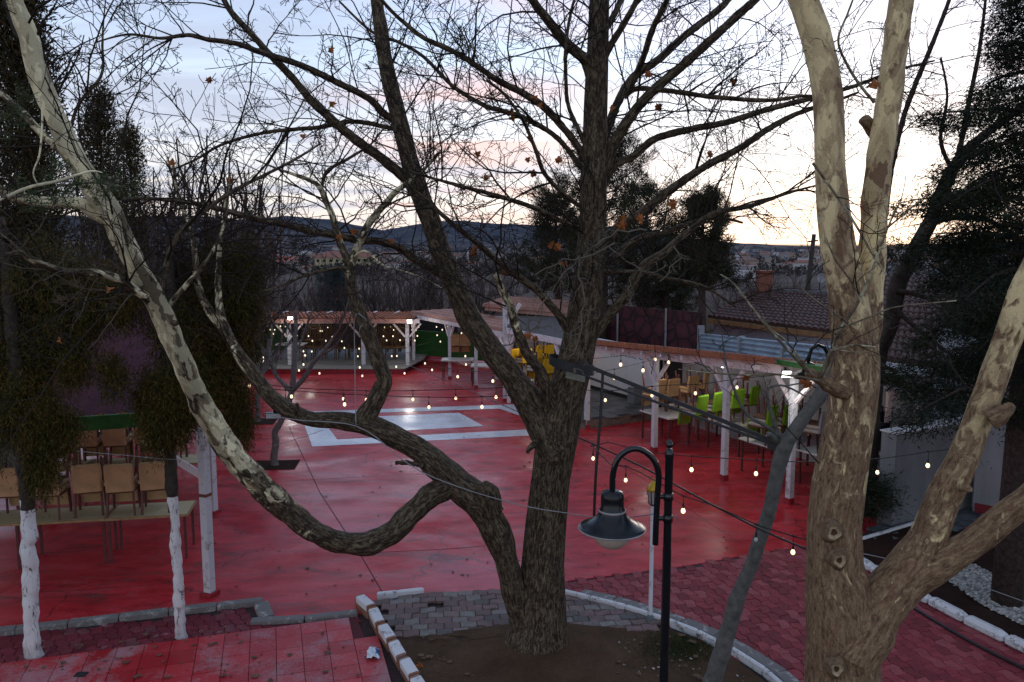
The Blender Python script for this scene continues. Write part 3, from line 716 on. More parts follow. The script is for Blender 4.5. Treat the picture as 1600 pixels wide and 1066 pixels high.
def kite_obj(name, pos, d, side, L_, W_, mat, tone, org):
    o_ = _O(); o_.location = Vector(org)
    d = d/(np.linalg.norm(d, axis=1)[:, None]+1e-9); side = side-d*(side*d).sum(1)[:, None]; side /= np.linalg.norm(side, axis=1)[:, None]+1e-9
    L_ = L_[:, None]; W_ = W_[:, None]
    V = np.stack([pos, pos+d*L_*.45+side*W_, pos+d*L_, pos+d*L_*.45-side*W_], axis=1).reshape(-1, 3)-np.array(org)
    return link(name, mk_mesh(name, V, np.arange(len(V)).reshape(-1, 4), {'tone': ('FLOAT', np.repeat(tone, 4))}), mat, None, org)
d = rng.normal(size=(N, 3))*.5+np.array([0, 0, 1.])
g_ = kite_obj('grass', pos, d, rng.normal(size=(N, 3)), rng.uniform(.02, .055, N), rng.uniform(.002, .004, N), M['grass'], rng.uniform(0, 1, N), G(1060, 1012))
tag(g_, 'thin dark green grass by the curved kerb beside the lamp post', 'grass', kind='stuff')
# ------------------------------------------------------------------ right-hand planting bed, kerbs, step
bed = [tuple(G(*q)[:2]) for q in ((1300, 868), (1345, 846), (1410, 826), (1432, 822))]+[(8.3, 12.9), (9.2, 11.0), (8.6, 8.0), (6.9, 7.6), (6.55, 9.3), (5.6, 12.0)]
struct(MB().prism(ccw(bed), -.02, .055), 'planting_bed', M['bedsoil'])
stone_row('kerb', gl((1325, 872), (1350, 886), (1440, 938), (1530, 985), (1620, 1028), (1720, 1080)), .62, .15, .16, M['kerb_white'], bev=.05)
stone_row('kerb', gl((1310, 866), (1345, 848), (1432, 822)), .7, .07, .11, M['kerb_white'])
struct(MB().prism(ccw([(5.75, 13.0), (6.5, 13.75), (8.9, 15.9), (9.9, 14.6), (7.6, 13.35), (6.6, 12.95)]), -.02, .03), 'slate_base', M['pav_base'])
pavers('slate_paving', [(5.9, 13.05), (6.55, 13.75), (8.8, 15.7), (9.8, 14.6), (7.6, 13.4), (6.6, 13.0)], R(35), .2, .2, M['pav_blue'], z0=.02, k=0)
struct(MB().prism(ccw([(7.7, 12.9), (7.9, 13.4), (10.5, 14.6), (11.5, 10), (9.2, 10.5), (8.4, 12.5)]), -.02, .14), 'red_step', M['court'])
stone_row('kerb', [(7.75, 12.85), (8.4, 12.45), (9.2, 10.5), (9.5, 9.2)], .7, .09, .19, simple('dark_red_kerb', (.20, .03, .035), .7))
mbp = MB(); cp = [tuple(G(*q)[:2]) for q in ((1470, 905), (1520, 888), (1580, 920), (1660, 960), (1700, 1010), (1600, 985), (1530, 950))]
for k in range(5200):
    x = random.uniform(min(a for a, b in cp), max(a for a, b in cp)); y = random.uniform(min(b for a, b in cp), max(b for a, b in cp))
    if inpoly(x, y, cp):
        s = random.uniform(.018, .04); mbp.cc = random.random()
        rz = random.uniform(0, 3); c = Vector((x, y, .058+random.uniform(0, .025)))
        top = [c+Vector((math.cos(rz+a)*s*random.uniform(.35, .55), math.sin(rz+a)*s*random.uniform(.3, .5), s*.35)) for a in np.linspace(0, 2*PI, 5, endpoint=False)]
        bot = [c+Vector((math.cos(rz+a)*s*random.uniform(.7, 1), math.sin(rz+a)*s*random.uniform(.6, .9), 0)) for a in np.linspace(0, 2*PI, 5, endpoint=False)]
        mbp.add(bot+top, [(5, 6, 7, 8, 9)]+[(i, (i+1) % 5, 5+(i+1) % 5, 5+i) for i in range(5)])
tag(mbp.build('white_gravel', M['pebble']), 'white pebbles spread around the cedar trunk in the planting bed', 'gravel', kind='stuff')
h = MB().tube([v+Vector((0, 0, .03)) for v in catmull_v(gl((1290, 862), (1330, 888), (1420, 948), (1520, 1008), (1620, 1058), (1700, 1100)))], .02, 8)
tag(h.build('garden_hose', M['cable'], smooth=True, org=G(1420, 948)), 'black garden hose lying along the white kerb stones', 'hose')
# ------------------------------------------------------------------ the big plane tree in the middle
MT_BASE = Vector((.32, 9.42, 0))
main = thing('plane_tree', MT_BASE, 'large bare plane tree with a thick dark trunk forking low, rooted in the soil ring', 'tree')
LM = []
def ml(name, pts, Ys, pale=(0, 0), n=14, rough=.05, mat='bark_main', flare=0, tw=True, cut=0, wk=.9):
    pts = [(x, y, w*wk) for x, y, w in pts]
    C = add_limb(name, main, M[mat], pts, Ys, n, rough, pale, flare)
    if tw: LM.append((C[int(len(C)*cut):], tw))
    return C
ml('trunk', [(833, 1078, 240), (835, 1055, 186), (837, 1032, 148), (839, 1008, 120), (842, 975, 99), (845, 930, 86), (848, 880, 74), (853, 820, 68), (860, 750, 66), (867, 700, 70), (873, 655, 74), (884, 615, 66),
             (897, 570, 62), (908, 520, 58), (917, 460, 54), (923, 400, 50), (927, 330, 47), (929, 250, 45), (931, 170, 42), (934, 80, 38), (936, 0, 34), (938, -110, 28), (940, -230, 20), (944, -340, 8)],
   [9.42, 9.4, 9.4, 9.5, 9.6], n=28, rough=.035, flare=.55, cut=.42)
BR = 'limb'
ml(BR, [(868, 705, 50), (850, 668, 54), (828, 628, 52), (800, 588, 45), (766, 545, 42), (735, 500, 41), (712, 450, 39), (694, 405, 37), (675, 350, 34), (655, 300, 33), (640, 250, 32), (627, 200, 30), (614, 150, 28),
        (603, 100, 26), (595, 50, 24), (589, 0, 22), (582, -90, 17), (576, -190, 10)], [9.35, 9.7, 10.2, 10.6], n=20, rough=.04, cut=.3)
ml(BR, [(646, 300, 14), (632, 278, 18), (590, 243, 17), (550, 214, 16), (518, 186, 15), (487, 158, 14), (460, 125, 13), (437, 101, 12.5), (412, 75, 11.5), (390, 50, 11), (362, 20, 10), (345, -10, 9), (320, -60, 6)], [10.05, 9.6, 9.2])
ml(BR, [(620, 190, 13), (600, 178, 13), (576, 154, 12), (531, 131, 11.5), (475, 104, 11), (430, 89, 10.5), (405, 81, 10), (368, 68, 9), (326, 62, 8), (292, 55, 7), (252, 60, 5.5), (200, 54, 4), (150, 66, 2.6)], [10.25, 9.6, 8.8, 8.4])
ml(BR, [(625, 205, 8), (600, 198, 8), (550, 190, 8), (500, 199, 7.5), (463, 202, 7), (410, 208, 6), (347, 226, 5), (305, 250, 4), (262, 268, 3)], [10.3, 10.6, 11.2])
ml(BR, [(696, 440, 10), (687, 427, 15), (649, 405, 14), (621, 386, 13.5), (590, 377, 13), (563, 376, 13), (530, 369, 12.5), (484, 361, 12), (442, 350, 11.5), (401, 342, 11), (344, 327, 9.5), (292, 316, 8), (226, 310, 6), (190, 312, 4)], [9.85, 9.4, 8.9, 8.6])
ml(BR, [(690, 420, 7), (667, 313, 0.1)][::1], [9.9, 9.9], tw=False, n=6)
ml(BR, [(912, 250, 12), (900, 225, 12), (855, 172, 13), (817, 146, 12), (780, 127, 11), (750, 107, 10), (719, 86, 9.5), (690, 72, 9), (663, 60, 8), (633, 37, 7), (603, 8, 6), (580, -25, 4)], [9.5, 9.0, 8.6])
ml(BR, [(908, 262, 9), (870, 215, 9), (820, 185, 9), (780, 172, 8.5), (757, 165, 8), (708, 135, 7), (663, 90, 6), (625, 67, 5.5), (580, 49, 5), (530, 2, 3.5)], [9.55, 9.9, 10.5])
ml(BR, [(928, 140, 18), (917, 98, 20), (898, 80, 19), (881, 64, 18), (855, 30, 16), (832, 0, 14), (806, -50, 11), (780, -110, 7)], [9.5, 9.2, 8.9])
ml(BR, [(920, 235, 10), (905, 205, 8), (888, 165, 7), (884, 120, 6.5), (884, 75, 6), (890, 30, 5), (902, -20, 4)], [9.5, 9.2, 9.1])
ml(BR, [(925, 310, 12), (906, 322, 8), (855, 277, 8), (836, 232, 7), (818, 190, 6), (790, 150, 4.5), (760, 125, 3)], [9.5, 9.0, 8.6])
ml(BR, [(912, 380, 9), (906, 360, 9), (869, 342, 9), (837, 326, 8.5), (790, 310, 8), (743, 297, 7), (706, 287, 6), (670, 277, 4.5), (640, 268, 3)], [9.5, 8.9, 8.4])
ml(BR, [(893, 540, 13), (882, 506, 15), (863, 480, 14), (837, 452, 13), (803, 428, 12), (769, 400, 11), (737, 373, 9.5), (698, 342, 8), (667, 313, 6), (640, 290, 4), (618, 262, 3)], [9.45, 9.0, 8.5])
ml(BR, [(872, 655, 22), (862, 628, 22), (844, 581, 20), (824, 553, 18), (808, 516, 16), (799, 482, 14.5), (785, 454, 13), (779, 440, 12), (773, 428, 10)], [9.3, 8.95, 8.7], pale=(0, .1, .4, .5), cut=.5)
ml(BR, [(918, 535, 16), (930, 520, 19), (952, 492, 19), (980, 460, 18), (994, 432, 17), (1010, 412, 16), (1035, 397, 14), (1057, 377, 12), (1085, 355, 10.5), (1117, 333, 9.5), (1172, 322, 8), (1230, 302, 5.5), (1275, 290, 3)], [9.4, 9.2, 9.6, 10.4])
ml(BR, [(928, 430, 13), (945, 415, 14), (969, 393, 14), (1002, 371, 12), (1035, 365, 10), (1075, 350, 8), (1120, 340, 6), (1160, 348, 4)], [9.5, 10.0, 10.6])
ml(BR, [(935, 425, 8), (950, 425, 8), (1007, 426, 7.5), (1040, 435, 7), (1084, 443, 6), (1112, 454, 5), (1150, 480, 3)], [9.5, 9.9, 10.4])
ml(BR, [(930, 400, 16), (950, 372, 17), (975, 350, 16.5), (1001, 334, 16), (1043, 300, 15), (1099, 262, 13.5), (1155, 232, 12), (1200, 202, 11), (1245, 178, 9), (1300, 160, 6), (1340, 145, 4)], [9.5, 9.9, 10.6])
ml(BR, [(938, 300, 13), (960, 259, 14), (990, 244, 13.5), (1024, 217, 13), (1080, 202, 12), (1136, 191, 11), (1200, 171, 10), (1266, 154, 9), (1337, 134, 7), (1400, 110, 5), (1460, 95, 3)], [9.5, 9.9, 10.8])
ml(BR, [(936, 285, 16), (947, 262, 19), (960, 225, 19), (990, 176, 18), (1024, 139, 17), (1073, 97, 16), (1118, 56, 15), (1155, 22, 14), (1185, -5, 13), (1225, -50, 9), (1260, -100, 5)], [9.5, 9.2, 8.8])
ml(BR, [(940, 240, 13), (952, 195, 15), (967, 157, 15), (990, 120, 14.5), (1028, 94, 14), (1065, 60, 13), (1118, 19, 12), (1145, -8, 10), (1180, -50, 6)], [9.55, 10.1, 10.8])
ml(BR, [(975, 152, 8), (994, 139, 9), (1035, 141, 9), (1073, 146, 8.5), (1118, 152, 8), (1200, 157, 7), (1262, 150, 5), (1310, 160, 3)], [9.4, 9.0, 8.6])
ml(BR, [(985, 138, 9), (1005, 90, 11), (1020, 45, 10.5), (1043, -2, 9.5), (1060, -50, 7), (1075, -100, 4)], [9.3, 8.7, 8.2])
ml(BR, [(938, 108, 10), (952, 75, 12), (975, 37, 11), (997, -3, 10), (1020, -55, 7)], [9.5, 9.3, 9.0]); ml(BR, [(940, 58, 9), (956, 30, 11), (971, -3, 10), (985, -55, 7)], [9.5, 9.9, 10.2])
# low stem leaving the foot of the trunk to the left
ml('low_limb', [(818, 985, 34), (806, 945, 40), (797, 905, 45), (789, 865, 48), (776, 828, 53), (757, 797, 58), (733, 772, 61), (708, 751, 62), (688, 732, 56), (662, 708, 46), (630, 690, 41), (597, 673, 39), (565, 662, 38),
               (530, 657, 33), (490, 655, 30), (450, 641, 30), (420, 616, 28), (400, 590, 26), (381, 565, 24), (364, 540, 22), (351, 512, 20), (343, 480, 15), (341, 430, 11), (344, 380, 8), (351, 330, 6), (356, 290, 4)],
   [9.3, 9.1, 9.0, 9.1, 9.4, 9.7], pale=(0, 0, 0, 0, .25, .45, .5), n=20, rough=.07, cut=.66, wk=.82)
ml(BR, [(352, 520, 12), (331, 492, 14), (315, 463, 13.5), (308, 434, 12), (305, 398, 10), (296, 350, 8), (280, 310, 6), (270, 260, 4)], [9.5, 9.7, 10], pale=(.4, .4))
ml('low_limb', [(712, 752, 40), (692, 764, 46), (670, 776, 47), (645, 800, 46), (615, 830, 46), (580, 847, 46), (545, 850, 46), (510, 840, 45), (475, 820, 46), (440, 790, 48), (412, 765, 53), (385, 735, 52), (360, 705, 50),
               (340, 675, 47), (320, 640, 46), (300, 600, 44), (282, 560, 42), (265, 520, 42), (248, 480, 43), (228, 445, 44), (208, 405, 44), (188, 365, 44), (168, 325, 45), (148, 295, 44), (125, 260, 44), (103, 220, 44),
               (85, 180, 42), (68, 140, 40), (55, 100, 38), (45, 60, 36), (30, 20, 34), (8, -40, 30), (-25, -120, 24), (-60, -200, 14)],
   [9.05, 8.5, 7.8, 7.2, 6.8, 6.5, 6.3, 6.2], pale=(0.05, .12, .25, .45, .75, .9, 1, 1, 1, 1), n=22, rough=.07, cut=.62, wk=.76)
ml(BR, [(184, 356, 16), (164, 342, 22), (146, 332, 23), (128, 320, 22), (101, 316, 21), (67, 316, 20), (34, 309, 19), (0, 298, 17), (-50, 285, 12), (-110, 262, 6)], [6.84, 6.6, 6.3], pale=(.8, 1, 1))
ml(BR, [(112, 248, 12), (95, 235, 15), (74, 217, 14), (56, 199, 13), (40, 181, 12), (11, 154, 10), (-30, 120, 6)], [6.6, 6.7, 7], pale=(.5, .4))
ml(BR, [(254, 490, 10), (240, 473, 15), (229, 465, 16), (210, 452, 15), (186, 437, 14.5), (150, 426, 14), (105, 425, 13), (66, 413, 12.5), (36, 398, 12), (15, 380, 9), (-20, 350, 6)], [7.12, 6.6, 6.1, 5.8], pale=(.45, .4), rough=.03)
PALE_L = [LM[-1][0]]
ml(BR, [(45, 402, 8), (30, 395, 9), (12, 398, 8), (0, 404, 7), (-30, 420, 4)], [5.95, 5.7], pale=(.3, .3))
ml(BR, [(250, 478, 8), (252, 455, 9), (260, 411, 9), (276, 371, 9), (295, 350, 8.5), (331, 321, 7.5), (371, 295, 6.5), (423, 269, 5.5), (463, 248, 4.5), (500, 225, 3)], [7.12, 7.3, 7.7], pale=(.3, .3))
ml(BR, [(262, 490, 8), (266, 476, 9), (287, 450, 8.5), (313, 421, 8), (331, 395, 6.5), (347, 361, 5), (355, 319, 4), (360, 270, 2.5)], [7.12, 7.2, 7.5], pale=(.4, .4))
ml(BR, [(98, 235, 5), (106, 220, 6), (122, 165, 5.5), (158, 118, 5), (160, 71, 4), (161, 43, 3), (165, 0, 2)], [6.6, 6.9, 7.3])
ml(BR, [(-40, 330, 6), (0, 312, 6), (45, 293, 5.5), (90, 283, 5), (140, 268, 3.5), (160, 270, 2)], [5.2, 5.5, 5.9], pale=(.6, .6), tw=False)
ml(BR, [(64, 150, 3), (66, 185, 3.2), (62, 240, 3), (52, 270, 2.6), (60, 290, 2)], [5.9, 5.8], pale=(.6, .6), tw=False, n=8)
twig_crown(PALE_L, 7, (.4, 1.1), main, M['twig_brown'], name='brown_crown', lv2=4, lv3=3, up=-.12, rcap=.007, rmin=.0022, near=4.2, kink=.22)
# the kinked branch standing on the low stem
ml(BR, [(566, 668, 30), (572, 652, 32), (583, 632, 30), (596, 608, 29), (601, 592, 28), (592, 565, 26), (580, 535, 26), (568, 505, 26), (557, 480, 24), (550, 450, 20), (547, 428, 18), (545, 412, 16), (538, 395, 12.5), (528, 370, 12),
        (520, 340, 11.5), (510, 316, 10.5), (499, 292, 9), (484, 282, 7.5), (463, 274, 6), (434, 264, 4), (400, 250, 2.5)], [9.05, 9.1, 9.3, 9.8], pale=(0, 0, 0, .25, .42, .5, .4), n=16, rough=.06, cut=.45)
ml(BR, [(544, 425, 10), (552, 403, 14), (562, 379, 13.5), (573, 355, 12.5), (586, 337, 12), (604, 316, 11), (620, 298, 10), (636, 287, 8.5), (665, 262, 6), (690, 235, 4)], [9.2, 9.5, 9.8], pale=(.5, .55, .4))
ml(BR, [(502, 300, 5), (510, 269, 6), (541, 250, 5.5), (554, 242, 5), (580, 225, 3.5), (600, 200, 2.5)], [9.6, 9.8]); ml(BR, [(547, 424, 6), (539, 419, 6.5), (511, 422, 6), (470, 433, 5), (442, 446, 4), (410, 455, 2.5)], [9.2, 8.9, 8.6])
ml(BR, [(549, 408, 4), (560, 396, 4.5), (575, 394, 4), (600, 415, 3.5), (650, 430, 2.5), (690, 450, 1.6)], [9.2, 8.9, 8.6], pale=(.6, .6))
# stubs and knots
ml('branch_stub', [(770, 800, 36), (764, 775, 34), (760, 760, 26), (758, 754, 14)], [9.0, 8.9], tw=False, rough=.14, n=12)
ml('branch_stub', [(682, 738, 30), (686, 722, 24), (684, 712, 12)], [9.0, 8.95], tw=False, rough=.14, n=12)
ml('branch_stub', [(660, 728, 10), (640, 724, 8), (618, 723, 7)], [8.9, 8.8], tw=False, rough=.2, n=8)
ml('branch_stub', [(461, 648, 11), (464, 637, 10), (463, 631, 7)], [9.0, 8.95], tw=False, rough=.1, n=10)
ml('branch_stub', [(838, 690, 10), (828, 700, 9), (824, 708, 6)], [9.15, 9.1], tw=False, rough=.1, n=8)
ml('branch_stub', [(866, 716, 24), (862, 716, 22), (859, 716, 14)], [9.08, 9.02], tw=False, rough=.1, n=12)
ml('branch_stub', [(272, 505, 11), (276, 505, 9)], [7.07, 7.02], tw=False, rough=.1, n=10)
limbs = [c for c, _ in LM]
tw, LV = twig_crown(limbs, 4.4, (.5, 2.1), main, M['twig'], name='crown', lv2=5, lv3=4, up=.10, rcap=.014, rmin=.0030, lv4=1, kink=.21)
# pale, crooked twigs hanging in front of the fork
PT = [[(905, 400, 4), (880, 430, 3.6), (862, 455, 3), (845, 480, 2.4), (832, 500, 1.6)], [(960, 380, 4.5), (930, 395, 4), (900, 405, 3.6), (870, 412, 3), (835, 430, 2.2)],
      [(905, 405, 4), (909, 440, 4), (911, 480, 3.6), (905, 520, 3.2), (898, 550, 2.6), (880, 565, 1.8)], [(911, 480, 3), (925, 500, 2.6), (938, 492, 2)], [(900, 545, 2.6), (912, 560, 2.2), (925, 548, 1.8)],
      [(1010, 360, 5), (975, 362, 4.5), (940, 378, 4), (910, 400, 3.6)], [(950, 385, 3.5), (985, 410, 3), (1010, 428, 2.6), (1040, 415, 1.8)], [(1052, 385, 4), (1060, 405, 3.4), (1040, 430, 2.6), (1035, 440, 2)],
      [(985, 432, 3), (980, 455, 2.6), (990, 475, 2)], [(785, 540, 3.4), (820, 525, 3), (842, 500, 2.6), (850, 470, 2)], [(822, 490, 2.8), (830, 520, 2.4), (850, 545, 2)], [(838, 455, 3), (855, 430, 2.6), (870, 420, 2)]]
C2 = []
for i, q in enumerate(PT):
    q = [(x, y, w*.62) for x, y, w in q]; pth = catmull(limb_path(q, [8.6+.05*i, 8.4+.05*i]), .05); C2.append(pth)
Pm = np.stack([resample(c, 9)[0] for c in C2]); Pm[:, 1:, :3] += rng.normal(size=(len(C2), 8, 3))*.016
a1, b1 = spawn(Pm[:, :, :3], Pm[:, :, 3], 9, (.18, .42), K=5, kink=.34, rmin=.0022, up=.0); a2, b2 = spawn(a1, b1, 3, (.3, .6), K=4, kink=.34, rmin=.0018, up=.0)
VV = []; FF = []; bs = 0
for p_, r_ in ((Pm[:, :, :3], Pm[:, :, 3]), (a1, b1), (a2, b2)):
    v_, f_ = tubes_batch(p_, r_, 5); VV.append(v_); FF.append(f_+bs); bs += len(v_)
link('pale_twigs', mk_mesh('pale_twigs', np.vstack(VV)-np.array(MT_BASE), np.vstack(FF)), M['twig_pale'], main)
# seed balls and the few brown leaves still hanging
def leaf_mesh(mb, c, s):
    rm = Matrix.Rotation(random.uniform(0, 6.3), 3, 'Y') @ Matrix.Rotation(random.uniform(-.7, .7), 3, 'X') @ Matrix.Rotation(random.uniform(-.8, .8), 3, 'Z')
    prof = [(0, -.5), (.18, -.36), (.46, -.34), (.36, -.08), (.55, .16), (.25, .14), (.20, .34), (0, .58), (-.22, .32), (-.25, .13), (-.52, .18), (-.36, -.08), (-.44, -.36), (-.16, -.34)]
    vs = [Vector((x*s, abs(x)*s*random.uniform(.3, 1.3), z*s)) for x, z in prof]+[Vector((0, .02*s, 0))]
    n = len(prof); mb.add([rm @ v+Vector(c) for v in vs], [(i, (i+1) % n, n) for i in range(n)])
lf = MB()
for (x, y) in [(327, 125), (516, 78), (472, 213), (360, 280), (268, 253), (530, 370), (612, 375), (555, 365), (801, 175), (801, 186), (845, 165), (828, 215), (835, 150), (747, 240), (760, 278), (826, 250), (835, 272), (872, 250),
               (958, 172), (1028, 168), (1013, 115), (1145, 128), (1050, 315), (972, 343), (1000, 341), (976, 352), (862, 383), (870, 386), (908, 458), (742, 387), (740, 397), (788, 427), (232, 310), (520, 160), (880, 410), (1110, 240)]:
    Y = random.uniform(8.4, 9.4); leaf_mesh(lf, P(x, y, Y), mpp(x, y, Y)*random.uniform(10, 15))
for (x, y, s) in [(1003, 343, 17), (973, 352, 18), (1050, 318, 17), (825, 524, 13), (836, 530, 11), (170, 450, 15), (92, 535, 14)]: leaf_mesh(lf, P(x, y, 8.3), mpp(x, y, 8.3)*s)
lf.build('dry_leaves', M['leaf'], main)
# ------------------------------------------------------------------ the peeling plane tree close on the right
RB = Vector((2.72, 6.35, 0))
rt = thing('plane_tree', RB, 'pale peeling plane tree close on the right with twin upright stems and two leaning limbs', 'tree')
RL = []
def rl(name, pts, Ys, pale, n=18, rough=.04, tw=True, mat='bark_right'):
    pts = [(x, y, w*(.96 if name == 'trunk' else .91)) for x, y, w in pts]
    C = add_limb(name, rt, M[mat], pts, Ys, n, rough, pale)
    if tw: RL.append(C)
rl('trunk', [(1322, 1560, 190), (1321, 1400, 150), (1320, 1250, 128), (1319, 1130, 118), (1318, 1066, 112), (1315, 1000, 106), (1311, 940, 103), (1304, 880, 89), (1303, 820, 83), (1309, 760, 81), (1320, 700, 79), (1330, 650, 77), (1337, 600, 78), (1337, 560, 78),
             (1330, 520, 66), (1322, 450, 56), (1310, 390, 53), (1302, 330, 50), (1296, 260, 48), (1295, 200, 46), (1293, 150, 46), (1286, 100, 46), (1274, 50, 45), (1256, 0, 43), (1228, -60, 39), (1192, -130, 33), (1160, -220, 20)],
   [6.35, 6.3, 6.3, 6.3], (0, .05, .15, .12, .2, .35, .45, .75, 1, 1), n=30)
rl('stem', [(1338, 600, 56), (1347, 560, 52), (1353, 520, 46), (1358, 460, 44), (1362, 400, 43), (1366, 340, 43), (1371, 280, 43), (1379, 220, 42), (1388, 160, 42), (1396, 100, 42), (1403, 40, 40), (1408, 0, 40), (1416, -90, 33), (1422, -190, 20)],
   [6.35, 6.45, 6.5], (.35, .6, .8, .6, .9), n=22)
rl('limb', [(1322, 1010, 90), (1350, 968, 92), (1382, 932, 80), (1415, 890, 68), (1444, 850, 60), (1462, 810, 56), (1477, 774, 54), (1496, 735, 50), (1511, 700, 48), (1530, 650, 46), (1552, 590, 46), (1575, 530, 46), (1598, 460, 44), (1630, 390, 42), (1670, 300, 36), (1700, 220, 24)],
   [6.3, 6.1, 5.9], (.12, .25, .45, .55, .7, .8), n=24)
rl('limb', [(1335, 990, 60), (1375, 948, 74), (1415, 914, 66), (1452, 890, 57), (1490, 868, 50), (1523, 846, 48), (1560, 815, 46), (1600, 783, 44), (1660, 730, 42), (1730, 660, 37), (1810, 570, 30), (1880, 460, 21), (1930, 330, 12), (1960, 200, 4)], [6.3, 6.15, 5.95, 5.8, 5.7, 5.8, 5.9], (.25, .3, .25, .3), n=22)
rl('branch_stub', [(1325, 618, 26), (1300, 605, 24), (1280, 592, 20), (1264, 582, 17)], [6.2, 6.0], (.2, .2), n=12, rough=.12, tw=False)
rl('branch_stub', [(1545, 655, 34), (1575, 640, 24), (1581, 632, 14)], [5.95, 5.9], (.2, .2), n=12, rough=.16, tw=False)
rl('branch_stub', [(1390, 232, 30), (1371, 210, 26), (1357, 195, 21), (1349, 187, 18)], [6.62, 6.55, 6.48], (.3, .2), n=12, rough=.1, tw=False)
rl('branch_stub', [(1503, 760, 20), (1516, 766, 10), (1519, 768, 4)], [6.0, 5.95], (.2, .2), n=8, rough=.1, tw=False)
for (x, y, w, tw_, ox) in ((1303, 832, 22, 84, 0), (1312, 876, 20, 90, .05), (1307, 1045, 20, 108, -.03)):
    Yk = 6.3-.5*tw_*mpp(x, y, 6.3)*1.0; c_ = P(x, y, Yk); r_ = w/2*mpp(x, y, Yk)
    kb = MB(); ring = [(1.7, -.035), (1.35, .000), (1.12, .012), (.92, .013), (.74, .003), (.45, .001), (.18, -.002)]; nk = 18; vs = []
    for q_, o_ in ring:
        for k in range(nk):
            a_ = 2*PI*k/nk; wob = 1+.10*math.sin(3*a_+x)+.06*math.sin(5*a_+y)
            vs.append(c_+Vector((math.cos(a_)*r_*q_*wob, -o_+.10*ox, math.sin(a_)*r_*q_*wob*1.1)))
    fs = [(i*nk+k, i*nk+(k+1) % nk, (i+1)*nk+(k+1) % nk, (i+1)*nk+k) for i in range(3) for k in range(nk)]
    kb.add(vs, fs); kb.build('knot', M['knot_ring'], rt, True)
    kc = MB(); kc.add(vs[3*nk:6*nk], [(i*nk+k, i*nk+(k+1) % nk, (i+1)*nk+(k+1) % nk, (i+1)*nk+k) for i in range(2) for k in range(nk)]); kc.build('knot_scar', M['knot_scar'], rt, True)
    kd = MB(); kd.add(vs[5*nk:], [(k, (k+1) % nk, nk+(k+1) % nk, nk+k) for k in range(nk)]+[tuple(range(nk, 2*nk))]); kd.build('knot_core', M['knot_core'], rt, True)
BRS = [([(1276, 590, 5), (1285, 584, 8), (1292, 563, 7.5), (1300, 546, 7), (1315, 512, 6), (1334, 484, 5.5), (1351, 452, 5), (1364, 418, 4.5), (1374, 391, 4), (1392, 345, 3), (1410, 310, 2)], [6.0, 5.9, 5.9]),
       ([(1272, 590, 5), (1262, 580, 6), (1230, 546, 5), (1198, 510, 4.2), (1179, 486, 3.6), (1162, 463, 3.2), (1145, 442, 2.6), (1126, 429, 2)], [6.0, 5.9, 5.8]),
       ([(1280, 595, 5), (1250, 589, 4.5), (1209, 585, 4), (1166, 586, 3.4), (1113, 583, 2.6), (1060, 577, 1.6)], [6.0, 5.8, 5.7]),
       ([(1290, 590, 7), (1296, 575, 6.5), (1304, 548, 6), (1299, 540, 4)], [5.95, 5.9]), ([(1268, 585, 4.5), (1246, 555, 4), (1225, 530, 3.4), (1205, 515, 2.8), (1192, 495, 2)], [5.95, 5.8]),
       ([(1298, 548, 4), (1330, 540, 3), (1368, 542, 2)], [5.9, 5.8]), ([(1300, 545, 3), (1330, 550, 2.4), (1355, 551, 1.6)], [5.9, 5.8]),
       ([(1325, 505, 4), (1300, 487, 3.4), (1268, 465, 3), (1240, 440, 2)], [5.9, 5.8]), ([(1322, 510, 4), (1360, 495, 3), (1400, 480, 2.6), (1494, 470, 2)], [5.9, 5.7]),
       ([(1345, 470, 4), (1330, 440, 3.4), (1305, 405, 3), (1290, 370, 2)], [5.9, 5.8]), ([(1388, 355, 3), (1430, 320, 2.4), (1460, 295, 1.8)], [5.9, 5.7]),
       ([(1270, 255, 4), (1292, 285, 4.5), (1320, 325, 4.5), (1342, 360, 4), (1365, 400, 3.4), (1385, 430, 2.6)], [6.0, 6.0]),
       ([(1366, 160, 5), (1340, 128, 5), (1318, 90, 4.5), (1310, 60, 4), (1325, 20, 3.4), (1340, -20, 3)], [6.3, 6.1])]
for q, Ys in BRS: rl('branch', q, Ys, (.3, .5), n=8, rough=.08, mat='bark_pale')
twig_crown(RL[4:], 3.0, (.25, .8), rt, M['twig'], name='crown', lv2=3, lv3=2, up=.1, rcap=.006, rmin=.0015, near=4.2)
twig_crown([c[len(c)*2//5:] for c in RL[:4]], .9, (.7, 1.6), rt, M['twig'], name='upper_crown', lv2=5, lv3=4, up=.2, rcap=.010, rmin=.0016, near=4.6)
lf = MB()
for (x, y, s) in [(1365, 130, 24), (1168, 590, 16), (1262, 602, 17), (1255, 596, 11)]: leaf_mesh(lf, P(x, y, 5.9), mpp(x, y, 5.9)*s)
lf.build('dry_leaves', M['leaf'], rt)
